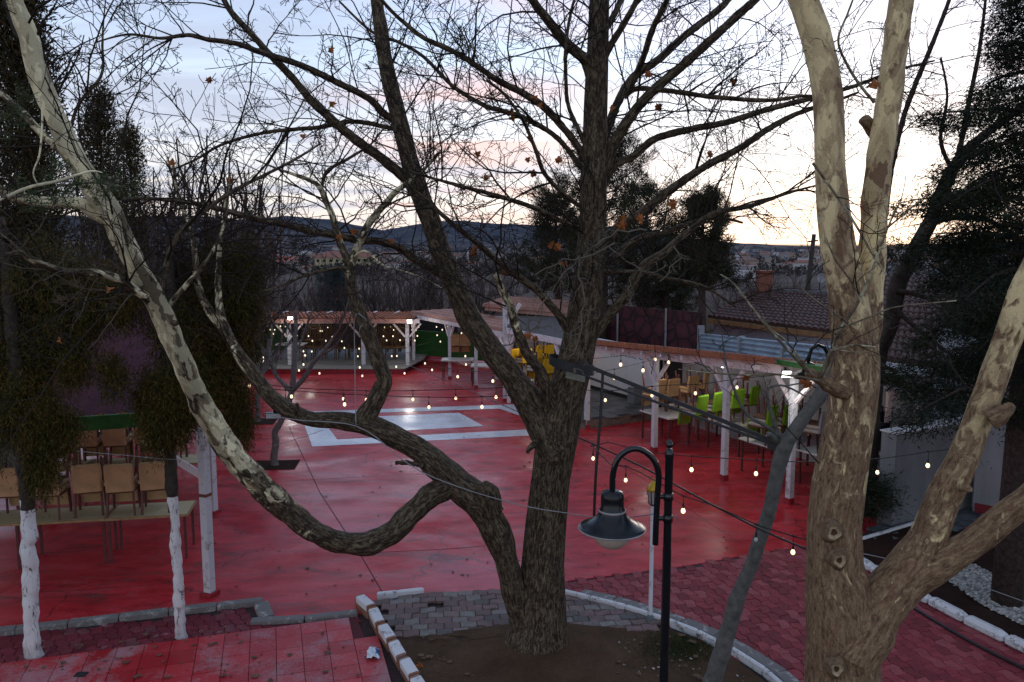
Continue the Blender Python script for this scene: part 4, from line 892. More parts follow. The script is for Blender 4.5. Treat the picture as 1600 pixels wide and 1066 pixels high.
# ------------------------------------------------------------------ the thin leaning tree tied with a strap
LB = P(1098, 1100, 8.35); LB.z = 0
lt = thing('leaning_tree', LB, 'thin smooth grey tree leaning right, tied with a black strap, beside the curved kerb', 'tree')
add_limb('trunk', lt, M['bark_grey'], [(1088, 1140, 30), (1105, 1090, 28), (1118, 1050, 27), (1143, 967, 24), (1160, 915, 22), (1175, 880, 21), (1190, 835, 21), (1203, 795, 21), (1213, 745, 22), (1224, 703, 24), (1245, 668, 21), (1268, 636, 20), (1290, 604, 20), (1304, 585, 19)], [8.3, 8.1, 7.9, 7.7], n=18, rough=.035)
LL = []
for q in ([(1222, 690, 14), (1217, 680, 10), (1197, 666, 6), (1169, 649, 5), (1152, 621, 4), (1135, 570, 3), (1128, 520, 2)], [(1218, 684, 9), (1208, 655, 6), (1200, 627, 5), (1201, 607, 4), (1225, 603, 3.4), (1260, 620, 2.4)],
          [(1212, 690, 12), (1206, 684, 12), (1201, 678, 8)], [(1260, 648, 5), (1290, 622, 3.5), (1262, 600, 3), (1225, 604, 2)]):
    LL.append(add_limb('branch', lt, M['bark_grey'], q, [7.9, 7.7], n=9))
twig_crown(LL[:2], 3, (.2, .5), lt, M['twig'], name='crown', lv2=2, lv3=2, rcap=.004)
# ------------------------------------------------------------------ young trees in the court
def young(base_px, trunk, brs, Y, label, dens, seed):
    b = G(*base_px); tr = thing('young_tree', b, label, 'tree', 'young trees in the court')
    Ls = [add_limb('trunk', tr, M['bark_young'], trunk, [b.y, b.y], n=12, rough=.05)]
    for q, dy in brs: Ls.append(add_limb('branch', tr, M['bark_young'], q, [b.y, b.y+dy], n=8))
    twig_crown(Ls[1:], dens, (.5, 1.4), tr, M['twig_far'], name='crown', lv2=5, lv3=3, up=.35, rcap=.010, rmin=.003, sp=(20, 55))
    h = MB(); h.box((b.x, b.y, .004), (1.0, .8, .012), rz=.1)
    tag(h.build('tree_pit', M['bedsoil'], org=b), kind='structure')
young((430, 727), [(430, 730, 14), (428, 715, 11.5), (431, 690, 10.5), (430, 675, 10), (441, 654, 9.5), (452, 626, 9.5), (457, 604, 9), (460, 565, 8), (462, 512, 6), (463, 480, 4)],
      [([(455, 612, 8), (475, 591, 8), (491, 565, 7), (507, 547, 6), (530, 512, 4), (545, 470, 2.5)], -.6), ([(454, 610, 7), (446, 603, 6.5), (431, 586, 6), (422, 565, 5.5), (405, 535, 4), (381, 491, 2.5)], .5),
       ([(460, 560, 4), (475, 520, 3.4), (490, 480, 2.4)], .4), ([(461, 530, 4), (445, 500, 3), (435, 470, 2)], -.3), ([(500, 555, 4), (525, 540, 3), (548, 500, 2)], -.4), ([(420, 560, 3.5), (425, 520, 3), (420, 480, 2)], .2)],
      0, 'young bare tree with a crooked stem in a square pit, nearer of the two', 6, 3)
young((403, 659), [(403, 661, 9), (403, 640, 8), (403, 623, 8), (406, 600, 7.5), (410, 580, 7), (416, 560, 5), (420, 530, 4)],
      [([(409, 585, 5), (425, 568, 4.5), (440, 555, 4), (455, 530, 2.5)], .5), ([(408, 590, 4), (398, 560, 4), (394, 520, 3), (390, 490, 2)], -.4), ([(415, 560, 3.5), (402, 530, 3), (405, 495, 2)], .4), ([(428, 566, 3), (440, 530, 2.5), (445, 500, 2)], -.3)],
      0, 'young bare tree with a straight slim stem, farther of the two', 5, 4)
# dark bare tree behind the right plane tree
bt_b = P(1378, 640, 14.5); bt_b.z = 0
bt = thing('bare_tree', bt_b, 'dark bare tree behind the peeling plane tree, leaning right in front of the cedar', 'tree')
BL = [add_limb('trunk', bt, M['bark_dark'], [(1352, 800, 34), (1356, 700, 30), (1366, 600, 27), (1375, 544, 26), (1393, 499, 26), (1404, 440, 26), (1416, 418, 25), (1436, 380, 24), (1455, 343, 22), (1475, 295, 20), (1503, 244, 16), (1546, 205, 13), (1600, 165, 10), (1660, 120, 6)], [14.5, 14.2, 13.6], n=12)]
for q in ([(1405, 430, 14), (1425, 395, 13), (1448, 360, 12), (1466, 345, 11), (1500, 340, 9), (1545, 345, 7), (1590, 370, 5)], [(1480, 290, 9), (1500, 230, 8), (1516, 150, 7), (1530, 80, 6), (1540, 0, 4)], [(1390, 505, 12), (1370, 560, 8), (1400, 580, 5)],
          [(1400, 455, 8), (1430, 460, 7), (1480, 480, 6), (1520, 520, 5), (1560, 560, 3)], [(1395, 480, 8), (1440, 520, 6), (1490, 560, 5), (1530, 610, 3)], [(1378, 390, 9), (1390, 280, 9), (1410, 190, 8), (1428, 138, 8), (1459, 63, 7), (1483, 0, 6), (1500, -60, 4)],
          [(1490, 270, 7), (1470, 220, 6), (1480, 150, 4), (1470, 90, 3)], [(1450, 360, 8), (1500, 320, 6), (1560, 310, 5), (1620, 330, 3)]):
    BL.append(add_limb('limb', bt, M['bark_dark'], q, [14.1, 13.6], n=8))
twig_crown(BL, 3.0, (.5, 1.5), bt, M['twig_far'], name='crown', lv2=4, lv3=4, up=.12, rcap=.012, rmin=.0028)
# ------------------------------------------------------------------ conifers
def foliage_clusters(centres, outs, n, L, Wd, droop, spread, name, parent, mat, tone_bias=0.0, flat=0.0, jit=.10, zs=1.0):
    N = len(centres)*n; c = np.repeat(centres, n, axis=0); o_ = np.repeat(outs, n, axis=0)
    u = rng.uniform(0, 1, N)[:, None]
    j = rng.normal(size=(N, 3)); j[:, 2] *= (1-flat)*zs
    pos = c+j*jit+o_*u*jit*1.5
    d = o_*.8+rng.normal(size=(N, 3))*spread; d[:, 2] -= droop
    tone = np.clip(np.repeat(rng.normal(.42+tone_bias, .2, len(centres)), n)+rng.normal(0, .14, N)+(u[:, 0]-.5)*.25, 0, 1)
    return kites(name, pos, d, rng.normal(size=(N, 3)), rng.uniform(L[0], L[1], N), rng.uniform(Wd[0], Wd[1], N), parent, mat, tone)
def crown_points(n, centre, rad, zf, shell=.55, gaps=9, seed=0):
    """points inside an uneven ellipsoid; 'gaps' carves holes"""
    rg = np.random.default_rng(seed); out = []
    hol = [(rg.normal(size=3)*np.array(rad)*.75+centre, rg.uniform(.2, .45)*min(rad)) for _ in range(gaps)]
    while len(out) < n:
        v = rg.normal(size=3); v /= np.linalg.norm(v); r = rg.uniform(shell, 1)
        a = math.atan2(v[1], v[0]); k = 1+.14*math.sin(3*a+seed)+.13*math.sin(5*v[2]*2+2*a+seed*2)
        q = centre+v*r*k*np.array(rad)
        if zf and not zf(q): continue
        if any(np.linalg.norm(q-h) < s for h, s in hol): continue
        out.append((*q, *v))
    a = np.array(out); return a[:, :3], a[:, 3:]
def whitewashed(base_px, path, wash, label, crowns, seed):
    b = G(*base_px); th = thing('thuja_tree', b, label, 'tree')
    add_limb('trunk', th, M['bark_dark'], path, [b.y, b.y-.02], n=12, rough=.08)
    add_limb('whitewash', th, M['whitewash'], wash, [b.y, b.y], n=16, rough=.10)
    cs = []; os_ = []; k = 0
    for (px, py, dy, rx, rz, n) in crowns:
        c = P(px, py, b.y+dy); s = mpp(px, py, b.y+dy); k += 1
        a, o_ = crown_points(n, np.array(c), (rx*s, rx*s*.75, rz*s), None, .35, 5, seed*10+k); cs.append(a); os_.append(o_)
    c = np.vstack(cs); o_ = np.vstack(os_)
    foliage_clusters(c, o_*.4+np.array([0, 0, -.2]), 88, (.03, .09), (.003, .0062), .55, .5, 'foliage', th, M['thuja'], tone_bias=.12, jit=.06, zs=1.7)
    # drooping branch twigs
    P1 = np.stack([np.linspace((b.x+random.uniform(-.1, .1), b.y, q[2]+.4), q, 5) for q in c[::6]]); P1[:, 1:4] += rng.normal(size=(len(P1), 3, 3))*.05
    v_, f_ = tubes_batch(P1, np.full(P1.shape[:2], .008)*np.linspace(1, .4, 5), 4)
    link('branches', mk_mesh('branches', v_-np.array(b), f_), M['bark_dark'], th)
whitewashed((52, 1026), [(44, 795, 22), (42, 770, 21), (38, 720, 24), (30, 640, 26), (22, 540, 22), (12, 440, 16), (4, 340, 8)],
            [(56, 1033, 29), (52, 1015, 24), (48, 960, 22), (48, 920, 22), (46, 880, 23), (43, 850, 22), (48, 838, 24), (45, 820, 20), (43, 800, 20), (43, 782, 19)], 'whitewashed thuja at the far left, its dark foliage hanging in front of the stacked chairs',
            [(30, 640, 0, 45, 60, 200), (70, 670, 0, 32, 55, 150), (62, 735, -.05, 20, 34, 55), (20, 560, .2, 60, 80, 260), (80, 530, .3, 70, 60, 200), (-40, 620, .2, 60, 120, 200), (60, 440, .4, 100, 70, 230), (170, 470, .5, 70, 45, 150), (178, 585, .1, 16, 34, 36), (118, 575, .1, 24, 28, 40), (108, 665, 0, 14, 28, 24)], 1)
whitewashed((284, 996), [(270, 775, 16), (268, 750, 20), (266, 715, 18), (264, 680, 20), (266, 600, 22), (270, 520, 20), (268, 440, 14), (262, 360, 7)],
            [(284, 1000, 19), (281, 970, 16), (279, 930, 16), (278, 890, 15), (274, 850, 15), (274, 820, 13), (271, 790, 14), (270, 766, 13)], 'whitewashed thuja beside the white wooden post, foliage crossed by the pale plane limb',
            [(262, 645, -.1, 38, 42, 170), (246, 680, -.2, 22, 20, 45), (290, 605, 0, 58, 45, 190), (335, 565, .2, 56, 66, 260), (358, 490, .3, 42, 80, 230), (295, 510, .2, 70, 60, 190), (370, 630, .1, 20, 42, 80), (378, 672, .1, 10, 24, 22), (330, 430, .5, 66, 50, 160), (380, 430, .5, 26, 60, 90), (234, 625, 0, 20, 34, 56)], 2)
def thuja_tall(px, py_top, Y, half_px, label, seed, n=900, mat='thuja_far', name='cypress_tree'):
    top = P(px, py_top, Y); b = Vector((top.x, Y, -.06)); H = top.z; r = half_px*mpp(px, py_top, Y)
    th = thing(name, b, label, 'tree', 'tall cypresses at the left')
    mb = MB().tube([b, b+Vector((.05, 0, H*.5)), b+Vector((0, 0, H*.93))], [.16, .1, .02], 8); mb.build('trunk', M['bark_dark'], th, True)
    rg = np.random.default_rng(seed); cs = []; os_ = []
    lobes = [(rg.uniform(0, 6.28), rg.uniform(.1, .95), rg.uniform(.35, .8)) for _ in range(26)]
    while len(cs) < n:
        f = rg.uniform(.04, 1)**.8; a = rg.uniform(0, 6.28)
        lb = max(.0, max(s*math.exp(-((math.cos(a-la)-1)*2.2)**2-((f-lf_)*7)**2) for la, lf_, s in lobes))
        rr = r*(1-f)**.62*(.45+.75*lb)*rg.uniform(.55, 1.05)
        cs.append((b.x+math.cos(a)*rr, b.y+math.sin(a)*rr, H*f)); os_.append((math.cos(a)*.5, math.sin(a)*.5, .35))
    foliage_clusters(np.array(cs), np.array(os_), 30, (.08, .24), (.008, .022), -.25, .45, 'foliage', th, M[mat], tone_bias=.12, jit=.19)
thuja_tall(12, -150, 17, 56, 'tall dark cypress at the left edge, rising out of the top of the picture', 1, 1500)
thuja_tall(152, 150, 24, 52, 'tall brownish cypress with a ragged top, behind the pale leaning limb', 2, 620)
thuja_tall(200, 205, 29, 44, 'brownish cypress just right of the tallest one, behind bare twigs', 3, 520)
thuja_tall(385, 395, 30, 34, 'slender green cypress to the left of the far pergola', 4, 500)
def pine(px, py_top, Y, half_px, py_low, label, seed, n=520, mat='pine'):
    top = P(px, py_top, Y); b = Vector((top.x, Y, -.06)); H = top.z; r = half_px*mpp(px, py_top, Y); zl = P(px, py_low, Y).z
    th = thing('pine_tree', b, label, 'tree', 'pines behind the courtyard')
    MB().tube([b, b+Vector((.06, 0, H*.4)), b+Vector((-.05, 0, H*.75)), b+Vector((0, 0, H*.97))], [.17, .14, .09, .02], 10).build('trunk', M['bark_cedar'], th, True)
    rg = np.random.default_rng(seed); br = MB(); cs = []; os_ = []
    nb = 46
    for i in range(nb):
        f = (i+.5)/nb; z = zl+(H-zl)*f; a = i*2.4+rg.uniform(-.4, .4); L_ = r*(.35+.75*(1-f)**.7)*rg.uniform(.55, 1.15); upk = .25+.5*f
        d = Vector((math.cos(a), math.sin(a), 0)); s = Vector((b.x, b.y, z)); pts = [s+d*L_*k+Vector((0, 0, L_*upk*k*k)) for k in (0, .35, .7, 1)]
        br.tube(pts, [.035, .025, .015, .006], 5, False)
        for k in range(int(n/nb)):
            u = rg.uniform(.3, 1.03); q = s+d*L_*u+Vector((0, 0, L_*upk*u*u))+Vector(rg.normal(size=3)*.16*(1.2-u*.5)*r*.35)
            cs.append(tuple(q)); os_.append((d.x*.5, d.y*.5, .55))
    br.build('branches', M['bark_cedar'], th)
    foliage_clusters(np.array(cs), np.array(os_), 52, (.10, .22), (.007, .014), -.1, .55, 'needles', th, M[mat], tone_bias=.08, jit=.10)
pine(945, 225, 30, 110, 470, 'tall pine directly behind the big trunk, upper half against the sky', 5, 900)
pine(870, 305, 34, 70, 460, 'broad pine to the left of the big trunk', 6, 620)
pine(1012, 300, 36, 70, 480, 'pine to the right of the big trunk, middle of the dark group', 7, 620)
pine(1100, 312, 27, 60, 455, 'lone pine with a bare lower trunk behind the corrugated fence', 8, 620)
pine(1040, 385, 33, 60, 500, 'low dense pine above the maroon screen', 9, 500)
# cedar on the right, layered branches
def cedar(px, pyb, Y, H, r, label, seed, n=40, wpx=40, zl=1.4):
    b = G(px, pyb); b = Vector((P(px, pyb, Y).x, Y, 0)); th = thing('cedar_tree', b, label, 'tree', 'cedars at the right')
    MB().tube([b, b+Vector((.02, 0, H*.3)), b+Vector((.0, 0, H*.65)), b+Vector((0, 0, H))], [.20, .17, .10, .015], 14).build('trunk', M['bark_cedar'], th, True)
    rg = np.random.default_rng(seed); br = MB(); cs = []; os_ = []
    for i in range(n):
        f = (i+rg.uniform(0, 1))/n; z = zl+(H-zl)*f; a = i*2.399+rg.uniform(-.3, .3); L_ = r*(1.05-.85*f)*rg.uniform(.65, 1.15)
        d = Vector((math.cos(a), math.sin(a), 0)); sd_ = Vector((-d.y, d.x, 0)); s = Vector((b.x, b.y, z))
        drp = rg.uniform(.05, .30)
        curve = lambda u: s+d*L_*u+Vector((0, 0, L_*(.22*u-drp*2.0*u*u)))
        br.tube([curve(k) for k in (0, .3, .6, .85, 1)], [.035, .028, .018, .010, .004], 5, False)
        for k in range(int(50*L_)):
            u = rg.uniform(.22, 1); w_ = rg.normal()*.30*L_*(1.15-u)*.8; q = curve(u)+sd_*w_+Vector((0, 0, -abs(w_)*.35-rg.uniform(-.05, .22)))
            cs.append(tuple(q)); os_.append((d.x*.6+sd_.x*np.sign(w_)*.4, d.y*.6+sd_.y*np.sign(w_)*.4, -.12))
    br.build('branches', M['bark_cedar'], th)
    foliage_clusters(np.array(cs), np.array(os_), 36, (.04, .12), (.0045, .009), .12, .5, 'needles', th, M['cedar'], flat=.3, jit=.095)
cedar(1574, 925, 10.6, 10.5, 2.05, 'dark cedar growing from the pebbled bed at the right edge', 3, 84, zl=2.75)
cedar(1700, 800, 13.5, 11.5, 2.7, 'larger dark cedar behind, reaching in from the right edge', 4, 80, zl=3.3)
# low juniper by the grey wall
jb = G(1338, 822); jt = thing('juniper_bush', jb, 'low dark juniper bush at the end of the grey wall', 'bush')
a, o_ = crown_points(170, np.array(P(1335, 768, jb.y)), (.62, .5, .34), None, .2, 3, 4)
foliage_clusters(a, o_, 40, (.05, .13), (.005, .011), -.1, .5, 'foliage', jt, M['juniper'], jit=.09)
MB().tube([jb, jb+Vector((0, 0, .4)), jb+Vector((.1, 0, .8))], [.04, .035, .02], 7).build('stem', M['bark_dark'], jt, True)
# green cypress sprig crossing the pale limb at the upper left
sp = thing('cypress_sprig', P(110, 285, 5.9), 'green cypress sprig with cones hanging across the pale limb, upper left', 'branch')
pts = [P(*q, 5.9) for q in [(15, 310), (60, 300), (95, 290), (140, 285), (180, 290), (205, 295)]]; s1 = MB().tube(pts, [.008, .007, .006, .005, .004, .002], 6); s1.build('stem', M['twig_pale'], sp, True)
cs = []; os_ = []
for (x, y, n_) in [(30, 290, 10), (60, 305, 12), (90, 262, 14), (75, 285, 10), (110, 280, 12), (100, 310, 12), (150, 290, 12), (175, 285, 12), (200, 290, 8), (165, 300, 8), (45, 320, 8), (120, 295, 8), (20, 175, 12), (30, 150, 8), (10, 195, 8)]:
    for k in range(n_): cs.append(tuple(P(x+random.gauss(0, 11), y+random.gauss(0, 9), 5.9+random.gauss(0, .08)))); os_.append((random.gauss(0, .4), random.gauss(0, .3), -.1))
foliage_clusters(np.array(cs), np.array(os_), 26, (.018, .05), (.002, .0045), .1, .5, 'foliage', sp, M['cypress_sprig'], jit=.02)
cn = MB()
for k in range(16):
    c = P(random.uniform(95, 110) if k % 2 else random.uniform(165, 185), random.uniform(275, 290), 5.86); cn.lathe(c-Vector((0, 0, .012)), [(0, -.012), (.011, -.008), (.013, 0), (.009, .009), (0, .012)], 7)
cn.build('cones', M['twig_pale'], sp)
# ------------------------------------------------------------------ bare trees and thickets beyond the courtyard
def bare_bg(px, py_top, Y, spread_px, label, seed, n1=14, mat='twig_far', base_z=None, group='bare trees beyond the far pergola', lv=(6, 5, 3), dense=False):
    top = P(px, py_top, Y); x = top.x; b = Vector((x, Y, float(terrain(np.array(x), np.array(Y))))); H = top.z-b.z; r = spread_px*mpp(px, py_top, Y)
    th = thing('bare_tree', b, label, 'tree', group)
    h0 = H*(.12 if dense else .28)
    tr = MB().tube([b, b+Vector((.05, 0, h0)), b+Vector((-.04, 0, H*.5))], [.022*H, .017*H, .010*H], 8); tr.build('trunk', M['bark_dark'], th, True)
    ps = []; rs = []
    for i in range(n1):
        a = i*2.4+random.uniform(-.5, .5); z0 = h0*random.uniform(.5, 1.3); e = Vector((x+math.cos(a)*r*random.uniform(.35, 1), Y+math.sin(a)*r*random.uniform(.35, 1), b.z+H*random.uniform(.62, 1.0)))
        s = Vector((x, Y, b.z+z0)); m = s.lerp(e, .5)+Vector((math.cos(a)*r*.18, math.sin(a)*r*.18, -H*.04))
        q = catmull(np.array([(*s, 1), (*m, 1), (*e, 1)]), H*.08); q = resample(q, 8)[0][:, :3]; q[1:] += rng.normal(size=(7, 3))*H*.012
        ps.append(q); rs.append(np.linspace(.009*H, .003*H, 8))
    P1 = np.array(ps); R1 = np.array(rs)
    sets = [(P1, R1, 5)]
    p_, r_ = P1, R1
    for k, nn in enumerate(lv):
        p_, r_ = spawn(p_, r_, nn, (.28, .55), K=5 if k == 0 else 4, up=.30, kink=.18, rmin=[.007, .005, .004][k]*(Y/45)**.5, sp=(20, 55), tmin=.2); sets.append((p_, r_, 3))
    VV = []; FF = []; bs = 0
    for p2, r2, sd2 in sets:
        v_, f_ = tubes_batch(p2, r2, sd2); VV.append(v_); FF.append(f_+bs); bs += len(v_)
    link('crown', mk_mesh('crown', np.vstack(VV)-np.array(b), np.vstack(FF)), M[mat], th)
for i, (px, pt, Y, s, de) in enumerate([(640, 385, 46, 60, True), (585, 395, 52, 50, True), (690, 395, 55, 55, True), (735, 400, 44, 45, True), (545, 425, 50, 40, True), (470, 430, 44, 50, True), (420, 430, 50, 50, True), (800, 400, 60, 60, True),
                                     (500, 410, 64, 50, True), (615, 415, 70, 70, True), (660, 420, 42, 40, True), (760, 415, 52, 50, True), (1150, 425, 50, 50, True), (1215, 420, 60, 60, True), (1190, 440, 46, 40, True)]):
    bare_bg(px, pt, Y, s, 'dark twiggy bare tree in the thicket behind the pergolas', 40+i, n1=16, dense=de, lv=(6, 5, 3))
for i, (px, pt, Y, s) in enumerate([(330, 210, 26, 95), (265, 240, 32, 90), (200, 300, 26, 110), (390, 260, 34, 80), (90, 330, 22, 110), (310, 330, 24, 90)]):
    bare_bg(px, pt, Y, s, 'brown bare tree among the cypresses at the left', 60+i, n1=14, group='bare trees at the left behind the thujas', lv=(6, 5, 3))
# one spruce with a blue cast in the thicket
pine(522, 425, 48, 34, 500, 'bluish spruce standing among bare trees behind the far pergola', 20, 420, mat='spruce')
# ------------------------------------------------------------------ chairs and tables
def make_chair(fab, leg, hb=.86, under='beige_dark'):
    """upright chair, front towards +y, feet at z=0; returns the root Empty"""
    o = thing('chair', (0, 0, 0), 'x', 'chair')
    w = .42
    MB().box((0, 0, .43), (w, .43, .085), bev=.03).build('seat', M['cream_f'] if fab != 'beige' else M[fab], o, True)
    b = MB(); n = 6
    # slightly bowed, leaning backrest with rounded top
    for k in range(n):
        pass
    pr = []
    for (z, y, t, ww) in ((.40, -.195, .045, w), (.55, -.205, .05, w), (.70, -.222, .05, w*1.02), (hb-.03, -.245, .045, w), (hb, -.25, .02, w*.90)):
        pr.append([(-ww/2, y-t*.3, z), (-ww/2+.03, y-t, z), (ww/2-.03, y-t, z), (ww/2, y-t*.3, z), (ww/2-.03, y, z), (-ww/2+.03, y, z)])
    vs = [v for r_ in pr for v in r_]; fs = [(5, 4, 3, 2, 1, 0), tuple(range(24, 30))]
    for i in range(4):
        for k in range(6): fs.append((i*6+k, i*6+(k+1) % 6, (i+1)*6+(k+1) % 6, (i+1)*6+k))
    b.add(vs, fs); b.build('backrest', M[fab], o, False)
    MB().box((0, .0, .375), (w-.03, .38, .03)).build('seat_base', M[under], o)
    for sx in (-1, 1):
        MB().bar((sx*.185, -.19, .40), (sx*.20, -.235, 0), .032).build('leg', M[leg], o)
        MB().bar((sx*.185, .185, .39), (sx*.195, .20, 0), .032).build('leg', M[leg], o)
    return o
PROTO = {}
def place_chair(kind, pos, yaw, label, group, inverted=False):
    fab, leg = kind
    if kind not in PROTO:
        o = make_chair(fab, leg); PROTO[kind] = o
    else: o = copy_tree(PROTO[kind])
    if inverted:
        o.matrix_world = Matrix.Translation(Vector(pos)+Vector((0, 0, .953))) @ Matrix.Rotation(yaw+PI, 4, 'Z') @ Matrix.Rotation(PI, 4, 'Y')
    else:
        o.location = pos; o.rotation_euler = (0, 0, yaw)
    o['label'] = label; o['group'] = group
    return o
def pair(kind, pos, yaw, desc, group):
    place_chair(kind, pos, yaw, desc[0], group)
    place_chair(kind, Vector(pos)+Vector((random.uniform(-.025, .025), random.uniform(-.02, .02), 0)), yaw+random.uniform(-.10, .10), desc[1], group, True)
TPROTO = {}
def make_table(L_, W_, top, leg, edge):
    o = thing('table', (0, 0, 0), 'x', 'table')
    MB().box((0, 0, .735), (L_-.03, W_-.03, .03), bev=.006).build('tabletop', M[top], o)
    mb = MB()
    for sy in (-1, 1): mb.box((0, sy*(W_/2-.006), .733), (L_, .02, .036))
    for sx in (-1, 1): mb.box((sx*(L_/2-.006), 0, .733), (.02, W_-.034, .0358))
    mb.build('edge_band', M[edge], o)
    for sx in (-1, 1):
        for sy in (-1, 1): MB().box((sx*(L_/2-.06), sy*(W_/2-.06), .358), (.04, .04, .716)).build('leg', M[leg], o)
    return o
def place_table(kind, c, rz, label, group, z=0):
    if kind not in TPROTO: o = make_table(*kind); TPROTO[kind] = o
    else: o = copy_tree(TPROTO[kind])
    o.location = (c[0], c[1], z); o.rotation_euler = (0, 0, rz); o['label'] = label; o['group'] = group
    return o
ORD = ['first', 'second', 'third', 'fourth', 'fifth', 'sixth', 'seventh', 'eighth', 'ninth', 'tenth', 'eleventh']
# left terrace, three rows of tables with beige chairs; backs turned to the viewer
rowa = math.atan2(G(264, 802, .75).y-G(0, 818, .75).y, G(264, 802, .75).x-G(0, 818, .75).x)
TK = (1.25, .72, 'tabletop', 'metal_red', 'wood_edge')
def left_row(pxs, py_edge, name, tables, dyaw):
    for i, px in enumerate(tables):
        e = G(px, py_edge-(px-162)*.055, .75); n_ = Vector((-math.sin(rowa), math.cos(rowa), 0)); c = e+n_*.36
        place_table(TK, c, rowa, 'cream table with maroon legs, %s from left in the %s row, left terrace' % (ORD[i], name), 'tables on the left terrace')
    for i, px in enumerate(pxs):
        e = G(px, py_edge-(px-162)*.055, .75); n_ = Vector((-math.sin(rowa), math.cos(rowa), 0)); c = e+n_*.34
        c.z = .752; y = rowa+random.uniform(-.15, .15); c.x += random.uniform(-.03, .03); c.y += random.uniform(-.04, .04)
        pair(('beige', 'chair_leg'), c, y, ('beige chair upright on its table, %s from left in the %s row, left terrace' % (ORD[i], name),
             'upside-down beige chair on its partner, %s from left in the %s row, left terrace' % (ORD[i], name)), 'beige chairs stacked on the left terrace tables')
left_row([-48, 11, 71, 131, 189, 240], 811, 'front', [-40, 98, 228], 0)
left_row([-20, 30, 78, 134, 178, 224, 268], 731, 'middle', [-30, 80, 180, 272], 0)
left_row([60, 110, 160, 205, 250], 686, 'back', [70, 150, 230], 0)
# right pergola tables
PD = Vector((5.42-2.07, 15.1-21.54, 0)).normalized(); PN = Vector((-PD.y, PD.x, 0))*1.0
if PN.x < 0: PN = -PN
pa = math.atan2(PD.y, PD.x)
TW = (1.2, .75, 'tabletop_white', 'metal_red', 'tabletop_white')
def right_table(px, py, top='white', label='', dx=0):
    c = G(px, py, .75); place_table(TW, c, pa, label, 'tables under the right pergola'); return c
def right_pairs(kind, lst, yaw, colour, where, gname):
    for i, (px, py_back, Y) in enumerate(lst):
        c = P(px, py_back, Y); c.z = .752
        pair(kind, c-Vector((math.sin(yaw)*.2, -math.cos(yaw)*.2, 0)), yaw+random.uniform(-.14, .14), ('upright %s chair on %s, %s from left' % (colour, where, ORD[i]), 'upside-down %s chair stacked on %s, %s from left' % (colour, where, ORD[i])), gname)
yw = math.atan2(-.80, -.60)   # fronts face left-back; backs towards the right-front
YF = R(34)
right_table(1146, 657, label='white table under the right pergola carrying the farther lime chairs'); right_table(1178, 640, label='second white table behind the farther lime chairs, next to the wall')
right_table(1205, 690, label='white table under the right pergola carrying the nearer lime chairs'); right_table(1250, 668, label='second white table behind the nearer lime chairs, next to the wall')
right_table(1040, 645, label='white table under the right pergola carrying the beige chairs'); right_table(1085, 635, label='second white table behind the beige chairs')
right_table(1300, 708, label='white table half hidden behind the peeling plane trunk'); right_table(1375, 700, label='table carrying the navy chairs beside the grey wall')
g_ = 'lime chairs stacked under the right pergola'
right_pairs(('green_f', 'chair_leg'), [(1094, 640, 18.0), (1119, 636, 18.4), (1152, 630, 18.8), (1176, 626, 19.2)], YF, 'lime green', 'the farther table of lime chairs', g_)
right_pairs(('green_f', 'chair_leg'), [(1202, 660, 16.8), (1229, 655, 17.0), (1258, 650, 17.2)], YF, 'lime green', 'the nearer table of lime chairs', g_)
right_pairs(('beige', 'chair_leg'), [(1030, 625, 20.2), (1051, 624, 20.3), (1081, 622, 20.8), (1105, 618, 21.4)], YF, 'beige', 'the beige chairs table by the white wall', 'beige chairs under the right pergola')
right_pairs(('navy_f', 'chair_leg_dark'), [(1363, 690, 16.2), (1386, 684, 16.4)], YF, 'navy blue', 'the table by the grey wall', 'navy chairs by the grey wall')
right_pairs(('lilac_f', 'chair_leg_dark'), [(1283, 700, 16.2)], YF, 'pale grey', 'the table behind the peeling plane trunk', 'pale grey chairs behind the trunk')
# pavilion with mustard chairs
for px, py, s in ((832, 592, 'nearer'), (815, 577, 'farther'), (868, 592, 'right-hand')):
    place_table(TW, G(px, py, .75), R(8), 'white table carrying mustard chairs in the pavilion, %s one' % s, 'tables in the pavilion')
YL = [(796, 582, 26.5), (816, 582, 26.4), (838, 586, 24.6), (850, 588, 24.2), (870, 588, 24.4), (836, 574, 27.5), (852, 574, 27.6), (806, 574, 28.2)]
for i, (px, py, Y) in enumerate(YL):
    c = P(px, py, Y); c.z = .752
    pair(('yellow_f', 'chair_leg_dark'), c, R(40)+random.uniform(-.15, .15), ('mustard chair upright on a pavilion table, %s of the mustard ones' % ORD[i], 'mustard chair upside down on its partner in the pavilion, %s of the mustard ones' % ORD[i]), 'mustard chairs in the pavilion')
place_table(TW, G(715, 561, .75), 0, 'white table with two beige chairs in front of the green hedge panel', 'tables at the far pergola')
place_table(TW, G(762, 570, .75), 0, 'empty white table to the right of the two beige chairs', 'tables at the far pergola')
for i, px in enumerate((711, 727)):
    c = P(px, 560, 31); c.z = .752
    pair(('beige', 'chair_leg'), c, 0, ('beige chair upright on the table before the green hedge, %s one' % ('left', 'right')[i], 'beige chair upside down on its partner before the green hedge, %s one' % ('left', 'right')[i]), 'beige chairs before the hedge panel')
